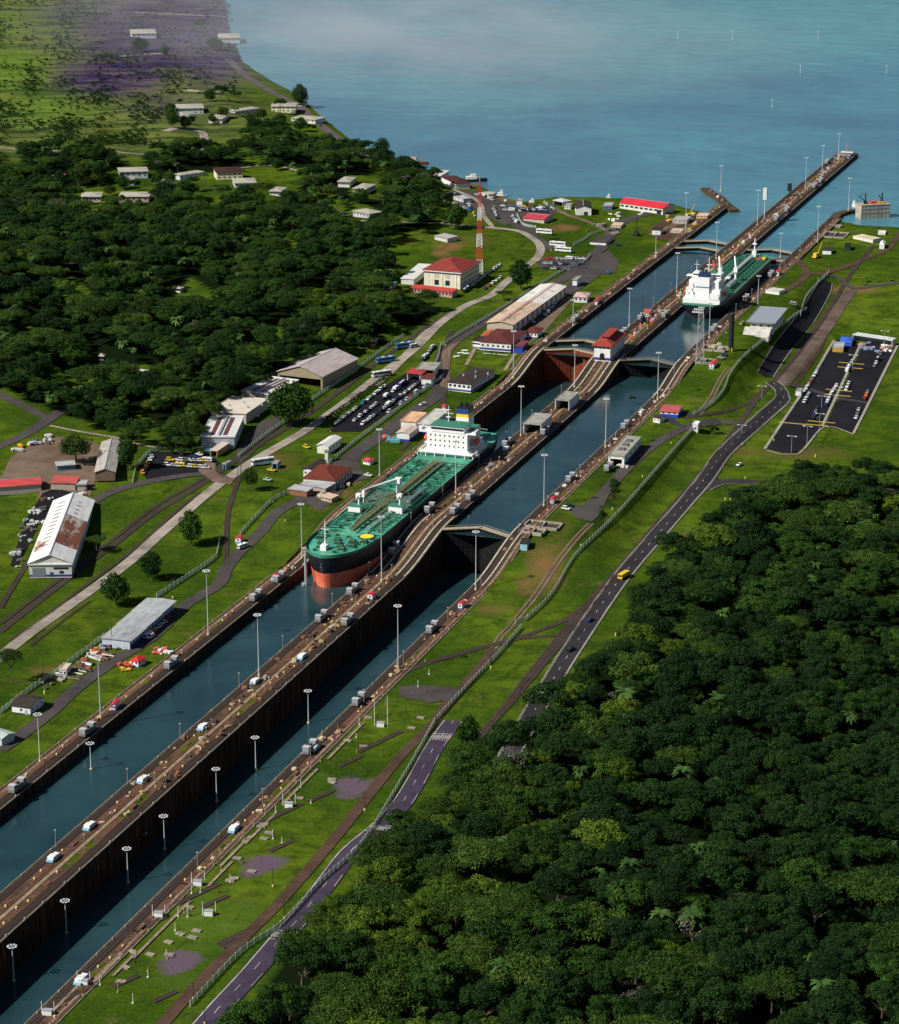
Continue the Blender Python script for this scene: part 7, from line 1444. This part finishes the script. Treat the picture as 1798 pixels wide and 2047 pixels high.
yard([(310,1302),(330,1300)], 10, 'striped red and white on the lower left slope', 1.6, [(.6,.12,.12),(.75,.7,.68)]); yard([(1240,765),(1242,772)], 0, ''); yard([(1410,700),(1440,690)], 8, 'around the concrete pit by the lattice tower', 2.4, [(.45,.38,.28),(.5,.45,.38)])
yard([(1228,930),(1242,925)], 6, 'before the open white workshop', 2, [(.6,.55,.5),(.3,.3,.32)]); yard([(895,905),(860,905),(875,890)], 10, 'between the workshop and the tow track', 2, [(.12,.1,.12),(.2,.3,.35)]); yard([(790,880),(770,872)], 6, 'on the asphalt by the white workshop', 2.6, [(.6,.15,.08),(.1,.35,.3),(.1,.2,.4)])
for i in range(22):
    tipw = i < 14; c_ = (rp.uniform(-7, 7), rp.uniform(808, 848), L2Z+.15) if tipw else Uz(rp.uniform(1425, 1456), 398+rp.uniform(-8, 8), 15.05)
    if not tipw: a_r = rp.random(); c_ = Uz(1416+a_r*44, 380+a_r*34+rp.uniform(-1, 1), 15.05)
    s = rp.uniform(.9, 2.2); m = MB().box(-s, s, -s*.7, s*.7, 0, s*rp.uniform(.5, 1.2)).box(-s*.5, s*.3, -s*.9, s*.2, 0, s*1.5); w_h = 'on the tip of the centre wall' if tipw else 'on the broken left pier'
    o = m.build('equipment_pile', plain(rp.choice([(.6,.57,.5),(.12,.1,.1),(.1,.12,.22),(.5,.4,.28)]), .7, name='tip_paint')); o.location = [float(v) for v in c_]; o.rotation_euler = (0, 0, rp.uniform(0, 3)); tag(o, 'small pile of machinery and crates '+w_h, 'equipment', 'equipment '+w_h)
t = thing('signal_station', 'white topped signal platform with thin pyramid mast at the tip of the centre wall', 'signal station', (2, 836, L2Z+.1)); MB().box(-5, 5, -3, 3, 3, 3.5).build('platform', WHITE, t); MB().cbox((0, 0, 1.5), (8, 4.5, 3)).build('cabin', paint((.3, .3, .34)), t); lattice(MB(), 1.6, .2, 3.5, 12, 4, .1).build('mast', plain((.4, .2, .15), .6, name='mast_red'), t)
# clutter standing on the centre wall and side walls
for (x0_, y0_, y1_, n, lb, pal) in [(-4.5, -620, -330, 40, 'along the left track of the near centre wall', [(.26,.12,.06),(.16,.08,.05),(.32,.25,.15),(.06,.045,.04)]), (4.2, -620, -330, 40, 'along the right track of the near centre wall', [(.26,.12,.06),(.16,.08,.05),(.32,.25,.15),(.06,.045,.04)]), (-2.5, -215, -150, 14, 'on the centre wall beside the green tanker', [(.3,.14,.09),(.45,.42,.38),(.2,.22,.25)]), (2.5, -150, -60, 14, 'on the centre wall before the nearer shelter', [(.3,.14,.1),(.5,.42,.34)]), (0, 110, 190, 22, 'on the centre wall behind the control house', [(.6,.35,.05),(.3,.35,.5),(.5,.45,.4),(.5,.1,.08)]), (0, 230, 370, 16, 'on the centre wall beside the moored tanker', [(.5,.1,.08),(.55,.5,.4),(.6,.35,.05)]), (0, 380, 480, 16, 'on the centre wall past the far gates', [(.65,.45,.06),(.5,.12,.1),(.6,.55,.5)]), (0, 500, 800, 30, 'on the long far end of the centre wall', [(.7,.68,.66),(.4,.35,.3),(.3,.35,.45)]),
    (0, -620, -380, 26, 'on the near centre wall', [(.42,.28,.08),(.2,.12,.07),(.45,.4,.32)]), (47.5, -300, 40, 26, 'on the right wall of the middle chamber', [(.6,.55,.5),(.3,.2,.15)]), (47.5, 60, 420, 20, 'on the upper right wall', [(.55,.5,.45),(.3,.2,.15)]), (-48, -380, 0, 22, 'on the left wall behind the green tanker', [(.4,.25,.15),(.5,.45,.38)]), (-48, 80, 500, 18, 'on the upper left wall', [(.5,.45,.38),(.35,.2,.12)]), (47.5, -640, -330, 22, 'on the lower right wall', [(.4,.25,.15),(.6,.5,.3)])]:
    for i in range(n):
        y = rp.uniform(y0_, y1_); x = x0_+rp.uniform(-2.2, 2.2); s = rp.uniform(.5, 1.45); t = MB(); t.box(-s, s, -s*.6, s*.6, 0, s*.6)
        if rp.random() < .6: t.box(-s*.5, s*.2, -s*1.2, s*.3, 0, s*1.1)
        if rp.random() < .3: t.tube((0, 0, s*.5), (0, 0, s*3), .1)
        o = t.build('equipment_pile', plain(rp.choice(pal), .7, name='equip_paint')); o.location = (x, y, float(wl(y))+.15); o.rotation_euler = (0, 0, rp.uniform(0, 3)); tag(o, 'small pile of machinery and timber '+lb, 'equipment', 'equipment '+lb)
# short posts on the walls
sp = thing('wall_post', '', 'post', (0, 0, -500)); MB().tube((0, 0, 0), (0, 0, 6.5), .16, .12, 6).build('pole', plain((.32, .27, .23), .7, name='brown_pole'), sp); MB().cbox((0, 0, 6.5), (.7, .4, .3)).build('lamp_head', STEEL, sp); f1 = True; i = 0
for xx, wn_ in ((-8.3, 'left edge of the centre wall'), (3.2, 'middle of the centre wall'), (47.8, 'right wall')):
    for k, y in enumerate(range(-640, 860 if xx < 40 else 520, 52)):
        o = sp if f1 else copy_tree(sp); f1 = False; yy = y+(k*17 % 11); o.location = (xx, yy, float(wl(yy))+.1); o['label'] = f'short brown lamp post, {nth(k)} from the near end, {wn_}'; o['group'] = 'short posts, '+wn_
# concrete foundations on the right by the lower ramp
for (px, py, a, b, lb) in [(1085,1050,9,5,'larger open concrete frame beside the right ramp top'),(1065,1062,6,4,'smaller open concrete frame beside the right ramp top'),(1428,697,8,6,'stepped concrete pit beside the black stack'),(1409,722,6,5,'green fenced concrete pad under the lattice tower'),(1668,470,9,10,'open dark concrete basin at the far right shore'),(1668,452,5,3,'small white concrete block by the curved jetty'),(1370,462,5,3,'low pale slab by the upper left wall')]:
    q = g0(px, py); m = MB()
    for (c0_, c1_, d0, d1) in ((-a, a, -b, -b+.7), (-a, a, b-.7, b), (-a, -a+.7, -b, b), (a-.7, a, -b, b), (-.3, .3, -b, b)): m.box(c0_, c1_, d0, d1, -.5, 1.2)
    o = m.build('foundation', concrete((.42, .37, .3), .4, .3)); o.location = [float(v) for v in q]; tag(o, lb, 'foundation'); f_ = MB().box(-a+.8, a-.8, -b+.8, b-.8, .05, .15).build('pit_floor', DARKST, o)
# lettering on the lawn and painted stones
q = g0(945, 706)
mb = MB()
for k in range(16):
    if k not in (5, 8): mb.box(k*1.0, k*1.0+.7, -.5, .5, .1, .25)
o = mb.build('lawn_lettering', WHITE); o.location = (float(q[0])+6, float(q[1])+2, float(q[2])+.3); tag(o, 'small line of white letters on the lawn below the visitor building', 'lettering')
for k, (px, py, rz) in enumerate([(912,712,.9),(920,705,.7),(928,700,.3),(931,706,.2)]): q = g0(px, py); o = MB().box(-2, 2, -1, 1, 0, .3).build('white_stone_figure', WHITE); o.location = (float(q[0]), float(q[1]), float(q[2])+.2); o.rotation_euler = (0, 0, rz); tag(o, f'white painted stones on the grass left of the lawn, {nth(k)} from the left', 'stones', 'white stones')
for pts in ([(948,697),(931,729)], [(950,692),(1008,700)], [(1029,706),(1008,740)]): tag(ribbon(W(pts), 2.2, .35).build('path', PALE), kind='structure')
t = thing('dolphin', 'pair of grey round piles in the water beside the tanker bow', 'pile', Uz(611, 1168, SEA)); MB().tube((0, 0, -2), (0, 0, 17), .7, n=8).build('pile', STEEL, t); MB().tube((-1.1, 0, 0), (-1.1, 0, 1), 1.1, n=10).build('float', STEEL, t)
for ob in COL.objects:
    if ob.location.z < -400 and not ob.parent: print('UNUSED', ob.name)
# more small marks on the near banks: dark stakes, short tracks, drains
for i in range(150):
    a = rp.random(); px, py = 860-a*640+rp.uniform(-90, 40), 1330+a*640+rp.uniform(-60, 60)
    q = U(px, py)
    if not (53 < q[0] < 76): continue
    if i % 3: o = MB().tube((0, 0, 0), (0, 0, rp.uniform(1.5, 4)), .14, n=5).cbox((0, 0, .2), (.6, .6, .5)).build('marker_post', plain(rp.choice([(.05,.04,.04),(.6,.58,.5),(.35,.25,.12)]), .7, name='post_colour')); tag(o, 'short marker post on the lower right grass strip', 'post', 'marker posts on the lower right grass')
    else: o = MB().box(-1.6, 1.6, -.9, .9, 0, .45).build('drain_cover', concrete((.35, .3, .24), .4)); tag(o, 'low concrete drain cover on the lower right grass strip', 'drain cover', 'drain covers on the lower right grass')
    o.location = [float(v) for v in q]; o.rotation_euler = (0, 0, rp.uniform(-.3, .3))
for i, (px, py, L_) in enumerate([(600,1570,34),(520,1655,30),(470,1700,30),(350,1830,30),(300,1880,34),(215,1935,30),(130,1995,28),(690,1480,36),(250,1925,24),(440,1745,24)]):
    tag(ribbon(W([(px-L_, py+L_*1.02), (px, py), (px+L_, py-L_*1.0)]), 1.1, .4, nw=1).build('path', PALE), kind='structure')
for i, (px, py, L_) in enumerate([(640,1590,26),(560,1690,22),(430,1800,26),(250,1960,26),(700,1520,24),(470,1880,28),(330,1990,24)]):
    rail([(px-L_, py+L_*.45), (px+L_, py-L_*.45)], wd=2.2); 
# more parked cars and stores along the lake front
parkrow((905,405), (945,425), 6, 'lower row of the shore car park', None, 1.2, .1); parkrow((965,388), (985,402), 4, 'short row on the stony shore', None, 1.0, .1); parkrow((1040,420), (1100,419), 9, 'middle row of the lakeside car park', None, 1.4, .1)
for A, B, C, hh, wc, rm_, lb in [((962,383),(975,388),(983,384),3,(.7,.66,.55),TOWNR,'tan shed on the stony shore behind the radio tower'),((905,392),(925,398),(932,393),3,(.6,.6,.6),GREYX,'grey shed beside the shore car park'),((1128,408),(1140,411),(1144,406),3,(.75,.75,.7),FLATG,'small pale store between boathouse and white store'),((1205,408),(1222,411),(1226,405),3,(.1,.15,.35),GREYX,'blue walled store left of the long red lakefront shed'),
    ((1222,447),(1240,450),(1246,445),2,(.7,.6,.5),TANR,'low tan stack shed on the grass before the lakefront shed'),((1345,436),(1372,440),(1380,433),3,(.5,.45,.4),GREYX,'grey shed in the dark lakefront yard'),((1392,428),(1412,431),(1418,426),2.4,(.6,.45,.2),TANR,'ochre shed at the root of the broken pier'),((640,990),(662,995),(672,988),2.4,(.5,.4,.3),TANR,'open timber store in front of the hipped depot'),((868,880),(884,884),(890,876),3,(.2,.25,.35),GREYX,'dark blue store between workshop and tow track'),((1282,622),(1296,625),(1303,618),3,(.75,.75,.75),metalroof((.45,.1,.08),0,0),'red roofed cabin on the centre wall by the black crane')]:
    house('store', lb, A, B, C, hh, 'flat' if rm_ in (GREYX, FLATG) else 'shed', .4, wc, rm_, None, [('f', 3, 1, .8, .8, 1, 2.2)], None, .2, cat='store')
# pale mist drifting off the shore at the top left
c = Uz(760, 80, 30); o = MB().ball((0, 0, 0), 1, 20, (620, 430, 60)).build('mist', None); o.location = [float(v) for v in c]; o.location.z = 45; o.rotation_euler = (0, 0, -.5)
t = NT('mist'); t.t.nodes.remove(t.b); pv = t.n('ShaderNodeVolumePrincipled'); pv.inputs['Color'].default_value = (.92, .95, 1, 1); nz = t.noise(t.mapv(t.obj(), (.005, .007, .02)), 1.0, 4, .6)
grd = t.n('ShaderNodeVectorMath', operation='LENGTH'); t.l(t.mapv(t.obj(), (1/620, 1/430, 1/60)), grd.inputs[0]); fall = t.math('SUBTRACT', 1, grd.outputs['Value'], True)
t.l(t.math('MULTIPLY', t.math('MULTIPLY', t.math('SUBTRACT', nz, .36, True), fall), .011), pv.inputs['Density']); t.l(pv.outputs[0], t.t.nodes['Material Output'].inputs['Volume']); o.data.materials.append(t.m); tag(o, 'thin pale mist drifting over the lake at the top left shore', kind='stuff')
S.cycles.volume_step_rate = 4; S.cycles.volume_max_steps = 64
